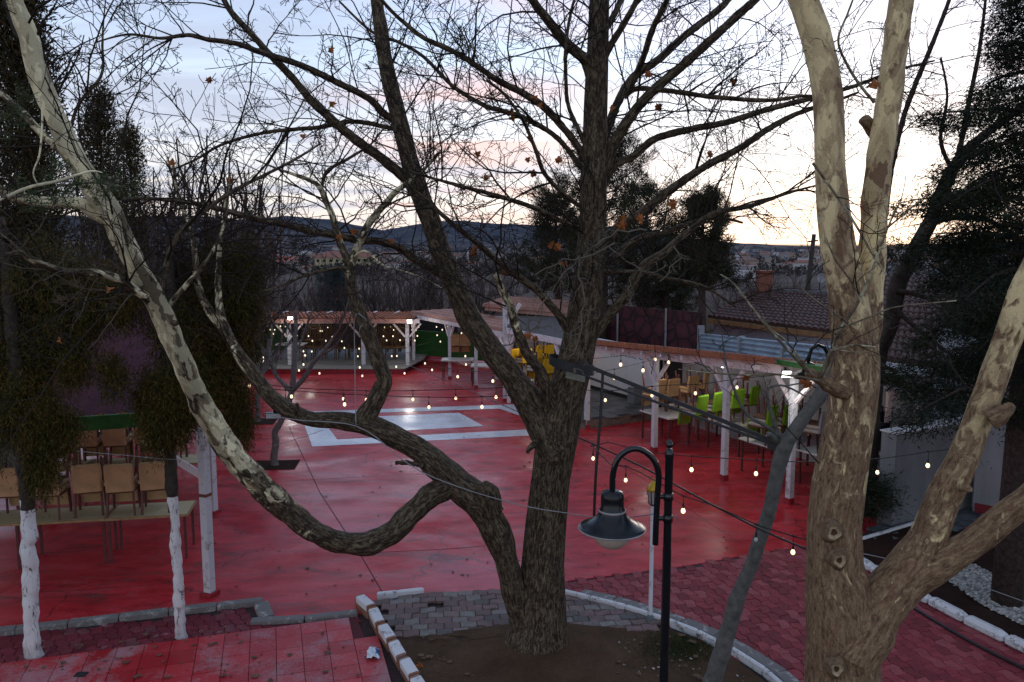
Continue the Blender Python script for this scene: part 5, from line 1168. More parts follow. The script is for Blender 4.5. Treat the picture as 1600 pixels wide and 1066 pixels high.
# wicker chairs on the far stage
def make_wicker():
    o = thing('wicker_chair', (0, 0, 0), 'x', 'chair'); W_ = M['wicker']
    MB().box((0, 0, .42), (.5, .5, .06), bev=.02).build('seat', W_, o)
    fr = [(-.25, .22, .45), (-.27, .24, .8), (-.2, .26, 1.02), (0, .27, 1.1), (.2, .26, 1.02), (.27, .24, .8), (.25, .22, .45)]
    b = MB().tube(fr, .02, 6)
    for k in range(-3, 4): b.bar((k*.065, .23, .45), (k*.072, .262, 1.07-abs(k)*.03), .012)
    for z in (.6, .75, .9): b.bar((-.25, .245, z), (.25, .245, z), .012)
    b.build('backrest', W_, o)
    for sx in (-1, 1):
        MB().tube([(sx*.26, -.24, .42), (sx*.28, -.24, .64), (sx*.28, .2, .66)], .018, 6).build('armrest', W_, o)
        for sy in (-1, 1): MB().tube([(sx*.24, sy*.22, .42), (sx*.25, sy*.23, 0)], .02, 6).build('leg', W_, o)
    return o
wp = None
STZ = .20
for i, px in enumerate((481, 499, 517, 535, 553, 571, 590, 608, 626)):
    for k in range(2):
        c = P(px, 560, 33.6+k*.75); o = make_wicker() if wp is None else copy_tree(wp); wp = wp or o
        o.scale = (1.15, 1.15, 1.22); o.location = (c.x+(.22 if k else 0), c.y, STZ+.03+(.22 if k else 0)); o.rotation_euler = (0, 0, random.uniform(-.12, .12)); s = 1.0
        o['label'] = 'brown wicker armchair, %s from the left in the %s row on the far stage' % (ORD[i], ('front', 'back')[k]); o['group'] = 'wicker chairs on the far stage'
# ------------------------------------------------------------------ far stage pergola
XL, XR = -12.2, G(643, 577).x
ys = G(500, 585).y
struct(MB().prism(ccw([(XL-1, ys), (XR-.15, ys), (XR-.15, 38), (XL-1, 38)]), -.02, STZ-.004), 'stage_riser', simple('red_riser', (.30, .012, .02), .6))
struct(MB().prism(ccw([(XL-1.05, ys-.03), (XR-.1, ys-.03), (XR+.35, ys+2.6), (XR+.35, 38), (XL-1, 38)]), STZ, STZ+.03), 'stage_floor', M['concrete'])
fp = thing('stage_pergola', (XL, ys, 0), 'long white pergola with an orange tiled roof over the far stage', 'pergola')
zb = P(520, 509, ys).z; zr = P(520, 488, ys+5.2).z-.08
for px in (401, 453, 568, 637):
    q = P(px, 560, ys+1.0); c = Vector((q.x, ys+1.0, 0)); mb = MB().box((c.x, c.y, (zb+STZ)/2+.02), (.14, .14, zb-STZ+.0))
    mb.build('post', M['white_post'], fp)
    for s in (-1, 1): MB().bar((c.x+s*.09, c.y, zb-.55), (c.x+s*.55, c.y, zb-.02), .07).build('brace', M['white_wood'], fp)
MB().box(((XL+XR)/2-.3, ys+1.0, zb+.08), (XR-XL+1.4, .14, .16)).build('beam', M['white_wood'], fp)
def tiled_roof(a, b, c, d, nu, nv, amp=.045, thick=.06):
    """a,b front edge; d,c back edge; half-round tile rows running down the slope"""
    a, b, c, d = map(Vector, (a, b, c, d)); mb = MB(); nn = nu*6
    nrm = (b-a).cross(d-a).normalized(); nrm = nrm if nrm.z > 0 else -nrm
    vs = []; 
    for j in range(nv*2+1):
        v = min(1, (j//2+(j % 2)*.999)/nv) if j < nv*2 else 1
        st = .03*((j % 2) == 0)
        for i in range(nn+1):
            u = i/nn; p_ = a.lerp(b, u).lerp(d.lerp(c, u), v)
            vs.append(p_+nrm*(amp*abs(math.sin(u*nu*PI))+st+thick))
    m_ = nn+1; fs = [(j*m_+i, j*m_+i+1, (j+1)*m_+i+1, (j+1)*m_+i) for j in range(nv*2) for i in range(nn)]
    b0 = len(vs); vs += [a.lerp(b, i/nn) for i in range(nn+1)]; fs += [(b0+i, b0+i+1, i+1, i) for i in range(nn)]
    vs += [d.lerp(c, i/nn) for i in range(nn+1)]; fs += [(b0+i, b0+m_+i, b0+m_+i+1, b0+i+1) for i in range(nn)]
    return mb.add(vs, fs)
tiled_roof((XL-1.2, ys+.5, zb+.17), (XR+.2, ys+.5, zb+.17), (XR+.2, ys+5.2, zr), (XL-1.2, ys+5.2, zr), 54, 8).build('roof', M['tileroof_edge'], fp)
MB().box(((XL+XR)/2-.4, ys+.46, zb+.14), (XR-XL+1.2, .05, .16)).build('fascia', M['pinkroof'], fp)
for k in range(9): MB().box((XL+k*(XR-XL)/8, ys+2.9, zb+.12), (.09, 4.4, .09)).build('rafter', M['white_wood'], fp)
bw = thing('back_fence', (XL, 37.9, 0), 'dark wire fence with twigs behind the far stage', 'fence')
MB().box(((XL+XR)/2, 38.2, .8), (XR-XL+3, .06, 1.6)).build('panel', M['dark'], bw)
for px, w_, n_ in ((425, 1.35, 'left'), ):
    q = P(px, 548, 36.5); tag(MB().box((q.x, 36.5, .85), (w_, .10, 1.25)).build('hedge_panel', M['grass_green'], org=(q.x, 36.5, .2)), 'green artificial hedge panel at the left end of the far stage', 'panel')
q0, q1 = P(648, 555, 35.5), P(775, 555, 33.2)
tag(MB().bar(Vector((q0.x, q0.y, .72)), Vector((q1.x, q1.y, .72)), .1, 1.1).build('hedge_panel', M['grass_green'], org=(q0.x, q0.y, 0)), 'long green artificial hedge panel behind the two beige chairs', 'panel')
scr = thing('screen', P(560, 518, ys+1.6), 'black screen hanging under the far pergola roof, behind the kinked branch', 'screen')
qa, qb = P(536, 501, ys+1.6), P(588, 537, ys+1.6); MB().box(((qa.x+qb.x)/2, qa.y, (qa.z+qb.z)/2), (qb.x-qa.x, .12, qa.z-qb.z), bev=.01).build('panel', M['black_panel'], scr); MB().box(((qa.x+qb.x)/2, qa.y+.0, qa.z+.08), (.08, .06, .16)).build('bracket', M['black_metal'], scr)
q = P(452, 545, 32.6); tag(place_table(TW, (q.x, 32.9), 0, 'white table beside the second stage post', 'tables at the far pergola', STZ+.03))
# side pergola stepping towards the viewer on the right of the stage
sp_ = thing('side_pergola', G(640, 568), 'white post pergola with a pink tiled eave, right of the far stage', 'pergola')
tops = []
for px, pb, pt in ((647, 571, 494), (703, 592, 505), (744, 606, 513), (789, 627, 524)):
    g = G(px, pb); zt = P(px, pt, g.y).z; tops.append(Vector((g.x, g.y, zt)))
    MB().box((g.x, g.y, zt/2+.05), (.115, .115, zt-.1)).build('post', M['white_post'], sp_); MB().box((g.x, g.y, .05), (.135, .135, .1)).build('post_foot', simple('red_foot', (.3, .015, .025), .6) if 'rf' not in M else M['rf'], sp_)
    for s in (-1, 1): MB().bar((g.x+s*.05, g.y-s*.12, zt-.5), (g.x+s*.2, g.y-s*.40, zt-.03), .07).build('brace', M['white_wood'], sp_)
for a, b in zip(tops[:-1], tops[1:]):
    MB().bar(a, b, .12, .14).build('beam', M['white_wood'], sp_)
off = Vector((1.6, .75, .0)); e0, e1 = tops[0]+Vector((-.15, .3, .08)), tops[-1]+Vector((.25, -.3, .08))
tiled_roof(e0, e1, e1+off*1.0+Vector((0, 0, .04)), e0+off*1.0+Vector((0, 0, .04)), 40, 4).build('roof', M['pinkroof'], sp_)
# white gabled house behind
gq = P(790, 500, 37); gh = thing('gabled_house', (gq.x, 37, 0), 'white gable end with a dark roof edge behind the far pergola', 'house')
ga, gb, gc_, gd = P(764, 512, 37), P(764, 499, 37), P(790, 472, 37), P(830, 500, 37); ge = P(830, 520, 37)
poly = [ga, gb, gc_, gd, ge]; bk = [v+Vector((1.5, 6, 0)) for v in poly]
base = [Vector((ga.x, 37, 0)), gb, gc_, gd, Vector((gd.x, 37, 0))]; bk = [v+Vector((1.2, 6, 0)) for v in base]
mb = MB(); mb.add(base+bk, [(0, 1, 2, 3, 4), (9, 8, 7, 6, 5)]+[(i, 5+i, 5+(i+1) % 5, (i+1) % 5) for i in (0, 3)]); mb.build('wall', M['wall_far'], gh)
mb = MB(); up_ = Vector((0, -.35, .1)); lft = Vector((-.35, 0, -.3))
mb.bar(gb+lft+up_, gc_+up_, .5, .12); mb.bar(gc_+up_, gd+up_+Vector((.3, 0, -.25)), .5, .12)
mb.add([gb+Vector((-.3, 0, -.15)), gc_+Vector((0, 0, .08)), gc_+Vector((1.2, 6, .08)), gb+Vector((.9, 6, -.15)), gd+Vector((.3, 0, -.15)), gd+Vector((1.5, 6, -.15))], [(0, 1, 2, 3), (1, 4, 5, 2)]); mb.build('roof', M['dark'], gh)
# ------------------------------------------------------------------ pavilion behind the big trunk
pv = thing('pavilion', G(789, 626), 'pavilion with a flat dark roof and raised pink tiled eave behind the big trunk', 'pavilion')
fl0, fl1 = P(793, 513, 25.3), P(905, 537, 21.4); bk0, bk1 = P(800, 491, 30.2), P(912, 499, 28.8)
zfl = 2.42
mb = MB().add([(*fl0[:2], zfl), (*fl1[:2], zfl), (*bk1[:2], zfl+.06), (*bk0[:2], zfl+.06)], [(0, 1, 2, 3)]); mb.build('flat_roof', simple('dark_roofing', (.075, .062, .058), .85, .3, 3, .3), pv)
d_ = Vector((fl1.x-fl0.x, fl1.y-fl0.y, 0)); MB().bar(Vector((*fl0[:2], zfl-.09)), Vector((*fl1[:2], zfl-.09)), .12, .17).build('beam', M['white_wood'], pv)
for f in (.02, .80):
    q = Vector((*fl0[:2], 0))+d_*f; MB().box((q.x, q.y, (zfl-.18)/2), (.12, .12, zfl-.18)).build('post', M['white_wood'], pv)
    for s in (-1, 1): MB().bar(Vector((q.x, q.y, zfl-.7))+d_.normalized()*s*.05, Vector((q.x, q.y, zfl-.2))+d_.normalized()*s*.42, .08).build('brace', M['white_wood'], pv)
ea, eb = P(754, 474, 29.6), P(900, 486, 28.4)
tiled_roof(ea-Vector((0, 0, .12)), eb-Vector((0, 0, .12)), eb+Vector((1.2, 3.4, -.05)), ea+Vector((.8, 3.4, -.05)), 34, 4).build('raised_roof', M['pinkroof'], pv)
MB().bar(P(815, 487, 29.9), P(900, 493, 28.8), .08, .20).build('eave', M['tileroof_edge'], pv)
MB().bar(ea+Vector((.1, .1, -.2)), eb+Vector((0, .1, -.2)), .10, .14).build('fascia', M['pinkroof'], pv)
g = G(789, 626); zt = P(789, 470, g.y).z; MB().box((g.x, g.y, zt/2), (.14, .14, zt)).build('post', M['white_post'], pv); MB().bar((g.x+.08, g.y, zt-.75), (g.x+.5, g.y+.1, zt-.1), .1).build('brace', M['white_wood'], pv)
MB().bar(Vector((bk0.x-.6, bk0.y-.3, 1.2)), Vector((bk1.x-1.3, bk1.y-.3, 1.2)), .15, 2.4).build('wall', M['wall_white'], pv)
for px in (834, 851): q = P(px, 540, 29.2); MB().box((q.x, q.y, 1.1), (.45, .06, 1.3)).build('window', M['dark'], pv)
# ------------------------------------------------------------------ right pergola, platform, white wall
rp = thing('right_pergola', (2.07, 21.54, 0), 'long white pergola with an orange tiled eave over the stacked chairs on the right', 'pergola')
PX = [(917, 670, 548), (1022, 706, 561), (1131, 750, 574), (1233, 787, 586)]; pts = []
for px, pb, pt in PX:
    g = G(px, pb); zt = P(px, pt, g.y).z; pts.append(Vector((g.x, g.y, zt)))
    MB().box((g.x, g.y, zt/2+.06), (.115, .115, zt-.12), rz=pa).build('post', M['white_post'], rp); MB().box((g.x, g.y, .06), (.135, .135, .12), rz=pa).build('post_foot', M.setdefault('rf', simple('red_post_foot', (.3, .015, .025), .6)), rp)
    for s in (-1, 1):
        if px == 917 and s < 0: continue
        a = Vector((g.x, g.y, zt-.52))+PD*s*.06; b = Vector((g.x, g.y, zt-.02))+PD*s*.48; MB().bar(a, b, .07).build('brace', M['white_wood'], rp)
ends = [pts[0]-PD*.7+Vector((0, 0, .0)), *pts, pts[-1]+PD*1.0]
for a, b in zip(ends[:-1], ends[1:]): MB().bar(a+Vector((0, 0, .09)), b+Vector((0, 0, .09)), .13, .18).build('beam', M['white_wood'], rp)
e0, e1 = pts[0]-PD*.7-PN*.25+Vector((0, 0, .19)), pts[-1]-PD*.25-PN*.25+Vector((0, 0, .19))
tiled_roof(e0, e1, e1+PN*3.1+Vector((0, 0, -.42)), e0+PN*3.1+Vector((0, 0, -.42)), 62, 5, amp=.045).build('roof', M['tileroof_edge'], rp)
e2, e3 = e1+PD*.02, e1+PD*1.2
MB().add([e2, e3, e3+PN*3-Vector((0, 0, .42)), e2+PN*3-Vector((0, 0, .42)), e2+Vector((0, 0, .10)), e3+Vector((0, 0, .10)), e3+PN*3-Vector((0, 0, .32)), e2+PN*3-Vector((0, 0, .32))], [(0, 1, 5, 4), (4, 5, 6, 7), (1, 2, 6, 5), (3, 2, 1, 0)]).build('green_roof', M['green_edge'], rp)
for k in range(12):
    q = ends[0].lerp(ends[-1], (k+.5)/12)+Vector((0, 0, .13)); MB().bar(q-PN*.2, q+PN*2.8-Vector((0, 0, .42)), .07, .09).build('rafter', M['white_wood'], rp)
W0 = Vector((2.07, 21.54, 0))+PN*2.9
ww = thing('white_wall', W0, 'long white plaster wall behind the right pergola with faint lettering near its top', 'wall')
wa, wb = W0-PD*7.5, W0-PD*.3
def wall_seg(a, b, h, mat, par, name='wall', th=.2, z0=0):
    return MB().bar(Vector((a.x, a.y, z0+h/2)), Vector((b.x, b.y, z0+h/2)), th, h).build(name, mat, par)
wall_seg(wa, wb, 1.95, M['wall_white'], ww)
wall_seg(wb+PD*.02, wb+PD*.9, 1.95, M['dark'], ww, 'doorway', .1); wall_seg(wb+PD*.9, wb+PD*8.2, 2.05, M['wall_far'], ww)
MB().bar(wa-PN*.13+Vector((0, 0, .30)), wb-PN*.13+Vector((0, 0, .30)), .05, .12).build('skirting', M['dark'], ww)
MB().box(wb-PD*.05-PN*.12+Vector((0, 0, 1.0)), (.10, .06, 1.85), rz=pa).build('door_frame', M['black_metal'], ww)
q = P(985, 630, 22.6); MB().box((wb.x-PD.x*1.0-PN.x*.35, wb.y-PD.y*1.0-PN.y*.35, .5), (.35, .3, .5), rz=pa, bev=.02).build('speaker_box', M['wall_grey'], ww)
# lettering on the wall and a faint round emblem beside it
def wall_text(txt, along, z, size, mat, par):
    cu = bpy.data.curves.new('lettering', 'FONT'); cu.body = txt; cu.size = size; cu.extrude = .002; ob = bpy.data.objects.new('lettering', cu); COL.objects.link(ob)
    me = bpy.data.meshes.new_from_object(ob.evaluated_get(bpy.context.evaluated_depsgraph_get())); bpy.data.objects.remove(ob)
    o = link('lettering', me, mat, par); c = wa+PD*along-PN*.106
    o.matrix_world = Matrix.Translation((c.x, c.y, z)) @ Matrix((PD, (0, 0, 1), -PN)).transposed().to_4x4()
    o.matrix_parent_inverse = Matrix.Identity(4); o.location = (c.x-par.location.x, c.y-par.location.y, z-par.location.z)
    return o
gm = simple('faded_letter_paint', (.16, .15, .16), .9)
lt0 = (P(960, 553, 25.2)-wa).dot(PD); wall_text('Happy Mount. Cafe', lt0-.6, 1.56, .30, gm, ww)
cx = wa+PD*(lt0-1.75)-PN*.106; mb = MB()
for r_ in (.34, .27): 
    pp = [cx+PD*math.cos(a)*r_+Vector((0, 0, 1.52+math.sin(a)*r_)) for a in np.linspace(0, 2*PI, 25)]; mb.tube(pp, .008, 4, False)
mb.build('emblem', gm, ww)
pf = [tuple(G(*c)[:2]) for c in ((852, 652), (862, 664), (917, 671), (1062, 650))]; pl = ccw([pf[0], pf[1], pf[2], (wb.x-.1, wb.y-.25), (wa.x, wa.y), (1.6, 27.2)])
struct(MB().prism(pl, 0, .24), 'platform', M['stone_riser']); struct(MB().poly([(x, y, .245) for x, y in pl]), 'platform_floor', M['pav_base'])
pavers('platform_paving', pl, pa, .42, .42, mat_paver('checker_paving', [(0, (.085, .085, .085)), (.5, (.15, .15, .145)), (1, (.22, .215, .205))], rough=.4), z0=.225, k=0, gap=.012)
# maroon stone-pattern screen and corrugated fence behind
fa, fb = P(905, 472, 31.5), P(1092, 502, 26.5)
ms = thing('screen_fence', (fa.x, fa.y, 0), 'maroon screen fence printed with a stone pattern above the right pergola roof', 'fence')
MB().bar(Vector((fa.x, fa.y, fa.z/2)), Vector((fb.x, fb.y, fa.z/2)), .05, fa.z).build('panel', M['maroon_stone'], ms)
for px in (974, 1048): 
    k = (px-905)/187; q = fa.lerp(fb, k); MB().box((q.x-.05, q.y-.08, fa.z/2), (.06, .06, fa.z+.1)).build('post', M['wire'], ms)
ca_, cb_ = fb, P(1320, 545, 17.8)
cf = thing('corrugated_fence', (ca_.x, ca_.y, 0), 'blue-grey horizontally corrugated metal fence below the tiled house roof', 'fence')
mb = MB(); nz = 60; zt0, zt1 = P(1092, 520, 26.5).z, P(1320, 543, 17.8).z; d_ = (cb_-ca_); d_.z = 0; n2 = Vector((-d_.y, d_.x, 0)).normalized(); vs = []
for k in range(nz+1):
    f = k/nz; o2 = n2*(.035*math.sin(k*PI/2.5)); vs += [Vector((ca_.x, ca_.y, .6+(zt0-.6)*f))+o2, Vector((cb_.x, cb_.y, .9+(zt1-.9)*f))+o2]
mb.add(vs, [(2*k, 2*k+1, 2*k+3, 2*k+2) for k in range(nz)]); mb.build('sheet', M['corr'], cf)
for f in (.0, .36, .66): q = ca_.lerp(cb_, f); MB().box((q.x+.05, q.y-.12, (zt0+.25)/2), (.2, .16, zt0+.25)).build('post', M['wall_far'], cf)
# ------------------------------------------------------------------ tiled houses on the right
def hip_roof(name, eave, ridge, mat, par):
    mb = MB(); a, b, c, d = eave; r0, r1 = ridge
    mb.add([a, b, c, d, r0, r1], [(0, 1, 5, 4), (1, 2, 5), (2, 3, 4, 5), (3, 0, 4)]); return mb
h1 = thing('tiled_house', P(1240, 520, 30), 'low house with a dark weathered red tile roof behind the corrugated fence', 'house')
A, B = P(1106, 500, 31), P(1345, 522, 24.5); Cc, D = B+Vector((5.5, 7, 0)), A+Vector((4.0, 8, 0)); B.z = A.z = (A.z+B.z)/2; Cc.z = D.z = A.z
rd0, rd1 = P(1175, 452, 34), P(1330, 470, 30.5); rz_ = (rd0.z+rd1.z)/2; rd0.z = rd1.z = rz_
t1 = tiled_roof(A, B, rd1, rd0, 26, 12, amp=.06); t1.build('roof', M['tileroof'], h1)
MB().add([B, Cc, rd1], [(0, 1, 2)]).add([D, A, rd0], [(0, 1, 2)]).add([Cc, D, rd0, rd1], [(0, 1, 2, 3)]).build('roof_hip', M['tileroof'], h1)
MB().tube([rd0+Vector((0, 0, .08)), rd1+Vector((0, 0, .08))], .13, 8).tube([B+Vector((0, 0, .08)), rd1+Vector((0, 0, .1))], .12, 8).build('ridge_tile', simple('grey_ridge', (.10, .09, .09), .9, .4, 6), h1)
MB().bar(A-Vector((0, .1, .10)), B-Vector((0, .1, .10)), .12, .16).build('eave_board', simple('ochre_board', (.30, .17, .07), .8), h1)
Ai, Bi = A+(Cc-B)*.07+Vector((0, 0, -.16)), B+(D-A)*.05+Vector((-.4, 0, -.16)); zz_ = 2.2
MB().bar(Vector((Ai.x, Ai.y, A.z-.16-zz_/2)), Vector((Bi.x, Bi.y, A.z-.16-zz_/2)), .2, zz_).build('wall', M['wall_far'], h1)
q = P(1193, 452, 33.5); MB().box((q.x, q.y, q.z+.1), (.55, .55, 1.2)).box((q.x, q.y, q.z+.74), (.68, .68, .1)).build('chimney', simple('chimney_brick', (.22, .08, .05), .9), h1)
h2 = thing('tiled_house', P(1440, 540, 20), 'house with a maroon tile roof and pale walls at the right, behind the navy chairs', 'house')
A, B = P(1330, 572, 20.5), P(1640, 580, 16); zm = (A.z+B.z)/2; A.z = B.z = zm; r0, r1 = P(1350, 440, 27), P(1640, 440, 23); r0.z = r1.z = (r0.z+r1.z)/2
tiled_roof(A, B, r1, r0, 30, 14, amp=.06).build('roof', M['tileroof'], h2)
MB().bar(A-Vector((0, .05, .14)), B-Vector((0, .05, .14)), .14, .2).build('eave_board', M['wall_white'], h2)
MB().bar(Vector((A.x+.3, A.y+.5, zm/2-.14)), Vector((B.x+.3, B.y+.5, zm/2-.14)), .2, zm-.28).build('wall', M['wall_far'], h2)
gr = thing('porch_roof', P(1410, 600, 15.6), 'small porch roof with a green fascia and white brackets above the navy chairs', 'roof')
a, b = P(1362, 590, 15.6), P(1462, 613, 14.6); MB().bar(a, b, .06, .12).build('fascia', M['green_edge'], gr); MB().bar(a+Vector((.1, .35, .1)), b+Vector((.1, .35, .1)), .8, .06).build('roof', M['tileroof'], gr)
for f in (.35, .8): q = a.lerp(b, f); MB().bar(q+Vector((.2, .6, -.9)), q+Vector((0, 0, -.1)), .08).build('bracket', M['white_wood'], gr); MB().bar(q+Vector((.25, .65, -.9)), q+Vector((.25, .65, -.05)), .09).build('bracket', M['white_wood'], gr)
gw = thing('grey_wall', G(1381, 822), 'free-standing grey rendered wall beside the juniper bush', 'wall')
a, b = G(1381, 822), G(1505, 792); zt = P(1381, 676, a.y).z; MB().bar(Vector((a.x, a.y, zt/2)), Vector((b.x, b.y, zt/2)), .30, zt).build('wall', M['wall_grey'], gw); MB().bar(Vector((a.x-.02, a.y-.01, zt+.012)), Vector((b.x, b.y, zt+.012)), .34, .024).build('coping', M['wall_white'], gw)
bw2 = thing('white_building', P(1560, 760, 14.5), 'pale plastered building wall behind the cedar trunk', 'building')
a, b, c = Vector((8.75, 14.6, 0)), Vector((11.2, 12.4, 0)), Vector((9.6, 17.6, 0))
for p0, p1, w_ in ((a, b, .25), (a+Vector((.15, .1, 0)), c, .25)): MB().bar(Vector((p0.x, p0.y, 1.6)), Vector((p1.x, p1.y, 1.6)), w_, 3.2).build('wall', M['wall_far'], bw2)
MB().bar(b+Vector((-.3, .10, .12)), a+Vector((.02, -.05, .12)), .30, .2).build('plinth', simple('red_plinth', (.22, .02, .03), .8), bw2)
# ------------------------------------------------------------------ left terrace roof and its posts
lr = thing('terrace_pergola', G(328, 930), 'left terrace pergola with maroon sheet roof, green fascia and white wooden posts', 'pergola')
E1 = Vector((-.342, .94, 0)); E2 = Vector((.94, .342, 0))
g1, g2 = G(328, 930), G(334, 802)
for g, pt in ((g1, 655), (g2, 640)):
    zt = P(322, pt, g.y).z if g is g1 else 2.45
    MB().box((g.x, g.y, 1.23), (.115, .115, 2.46), rz=-.35).build('post', M['white_post'], lr); MB().box((g.x, g.y, .03), (.2, .2, .06), rz=-.35).build('post_foot', M['rf'], lr)
MB().box((g1.x, g1.y, P(325, 773, g1.y).z), (.125, .125, .045), rz=-.35).build('rust_band', simple('rust_band', (.16, .05, .03), .8), lr)
MB().bar(g1+Vector((0, 0, 1.75)), g1-E2*.75+Vector((0, 0, 2.35)), .09).build('brace', M['white_wood'], lr)
MB().bar(g1+Vector((0, 0, 2.5)), g1+E1*9+Vector((0, 0, 2.5)), .12, .14).build('beam', M['white_wood'], lr)
f0, f1 = g1-E2*.25+E1*.3, g1-E2*5.5+E1*.5
za = P(230, 640, f0.y).z
mb = MB(); ra = Vector((f0.x, f0.y, za)); rb = Vector((f1.x, f1.y, za-.05)); rc_, rd_ = rb+E1*13+Vector((0, 0, 1.3)), ra+E1*13+Vector((0, 0, 1.1)); ns = 60; vs = []
for i in range(ns+1):
    u = i/ns; hgt = .03*(1 if i % 3 == 0 else 0); vs += [ra.lerp(rb, u)+Vector((0, 0, hgt)), rd_.lerp(rc_, u)+Vector((0, 0, hgt))]
mb.add(vs, [(2*i, 2*i+2, 2*i+3, 2*i+1) for i in range(ns)]); mb.build('roof', M['maroon_sheet'], lr)
MB().bar(ra-Vector((0, .03, .10)), rb-Vector((0, .03, .10)), .05, .20).build('fascia', M['green_edge'], lr)
bo = thing('boulder', G(20, 745), 'pale rounded boulder at the far left edge behind the thuja', 'rock')
v_ = MB(); v_.lathe(P(12, 708, 13.6)-Vector((0, 0, .45)), [(.2, 0), (.62, .12), (.72, .4), (.6, .72), (.3, .9), (0, .95)], 14); v_.build('stone', M['concrete'], bo, True)
# ------------------------------------------------------------------ street lamp with gooseneck
LY = 7.0
pt = P(1046, 700, LY); lp = thing('street_lamp', (pt.x, LY, 0), 'black street lamp with a gooseneck arm, bell shade and opal dome in the foreground', 'street lamp')
rP = 6.3*mpp(1046, 760, LY)
MB().lathe((pt.x, LY, 0), [(.10, 0), (.10, .25), (.06, .3), (rP*1.15, .9), (rP*1.1, 1.6), (rP*1.08, P(1043, 860, LY).z), (rP, P(1043, 855, LY).z), (rP, P(1046, 716, LY).z), (rP*1.12, P(1046, 714, LY).z), (rP*1.12, P(1046, 708, LY).z), (rP*.8, P(1046, 703, LY).z), (rP*.55, P(1046, 701, LY).z)], 20).build('pole', M['black_metal'], lp, True)
zf = P(1046, 700, LY).z; MB().lathe((pt.x, LY, zf), [(rP*.5, 0), (rP*.95, .02), (rP*1.0, .035), (rP*.7, .055), (rP*.35, .07), (0, .085)], 16).build('finial', M['black_metal'], lp, True)
arm = [(1024, 851), (1025, 820), (1027, 780), (1029, 750), (1028, 735), (1022, 720), (1012, 709), (999, 702), (986, 702), (973, 709), (964, 720), (959, 735), (957, 750), (957, 768)]
ax = P(1026, 780, LY).x
apts = [Vector((P(x, y, LY).x, LY-.0, P(x, y, LY).z)) for x, y in arm]
ap = catmull([np.array([*v, 0.]) for v in apts], .03); MB().tube([q[:3] for q in ap], 4.8*mpp(1000, 740, LY), 14).build('arm', M['black_metal'], lp, True)
for y in (776, 810):
    q = P(1026, y, LY); MB().tube([(q.x-.02, LY, q.z), (pt.x, LY, q.z)], .022, 10).tube([(pt.x, LY, q.z-.03), (pt.x, LY, q.z+.03)], rP*1.25, 14).build('bracket', M['black_metal'], lp, True)
sc = P(957, 770, LY); m1 = mpp(957, 790, LY); sh = MB()
z = lambda py: P(957, py, LY).z
prof = [(.011, z(766)), (8*m1, z(766)), (15*m1, z(768)), (17.5*m1, z(773)), (18*m1, z(780)), (18*m1, z(793)), (20.5*m1, z(796)), (20.5*m1, z(799)), (21*m1, z(801)), (24*m1, z(806)), (31*m1, z(812)), (40*m1, z(818)), (48*m1, z(821.5)), (51*m1, z(823)), (52.5*m1, z(825)), (52*m1, z(826)), (45*m1, z(824)), (30*m1, z(817))]
sh.lathe((sc.x, LY, 0), [(r_, zz) for r_, zz in prof], 48).build('lamp_shade', M['shade'], lp, True)
MB().lathe((sc.x, LY, 0), [(51.2*m1, z(824.3)), (52.9*m1, z(824)), (53.2*m1, z(825.6)), (52.2*m1, z(826.4)), (51*m1, z(825.5))], 48).lathe((sc.x, LY, 0), [(19.6*m1, z(796.2)), (20.9*m1, z(796)), (21.2*m1, z(798.5)), (20.4*m1, z(800))], 40).build('rim', M['shade_rim'], lp, True)
gp_ = [(34*m1, z(820))]+[(32*m1*math.cos(a), z(826)-34*m1*math.sin(a)*.95) for a in np.linspace(0, PI/2-.02, 12)]+[(0, z(826)-34*m1*.95)]
MB().lathe((sc.x, LY, 0), gp_, 36).build('opal_dome', M['opal'], lp, True)
MB().tube([(pt.x+rP*1.1*math.cos(a), LY+rP*1.1*math.sin(a), P(1043, 812, LY).z+.01*math.sin(a)) for a in np.linspace(0, 2*PI, 14)], .005, 6).tube([P(1052, 806, LY), P(1058, 810, LY-.05), P(1056, 804, LY-.05)], .004, 5).build('wire_tie', M['wire'], lp, True)
# second street lamp seen behind the right tree
q = P(1290, 560, 14.8); l2 = thing('street_lamp', (P(1300, 560, 14.8).x, 14.8, 0), 'black gooseneck street lamp half hidden behind the peeling plane tree', 'street lamp')
zt = P(1300, 545, 14.8).z; xx = P(1300, 560, 14.8).x
MB().lathe((xx, 14.8, 0), [(.06, 0), (.055, zt-.4), (.05, zt-.02), (.03, zt+.06), (0, zt+.12)], 12).build('pole', M['black_metal'], l2, True)
MB().tube([P(x, y, 14.8) for x, y in ((1296, 575), (1294, 555), (1288, 543), (1278, 539), (1268, 545), (1264, 558), (1263, 566))], .035, 8).build('arm', M['black_metal'], l2, True)
c = P(1264, 566, 14.8); MB().lathe((c.x, 14.8, c.z), [(.05, .0), (.11, -.03), (.12, -.18), (.2, -.24), (.3, -.30)], 20).build('lamp_shade', M['shade'], l2, True)
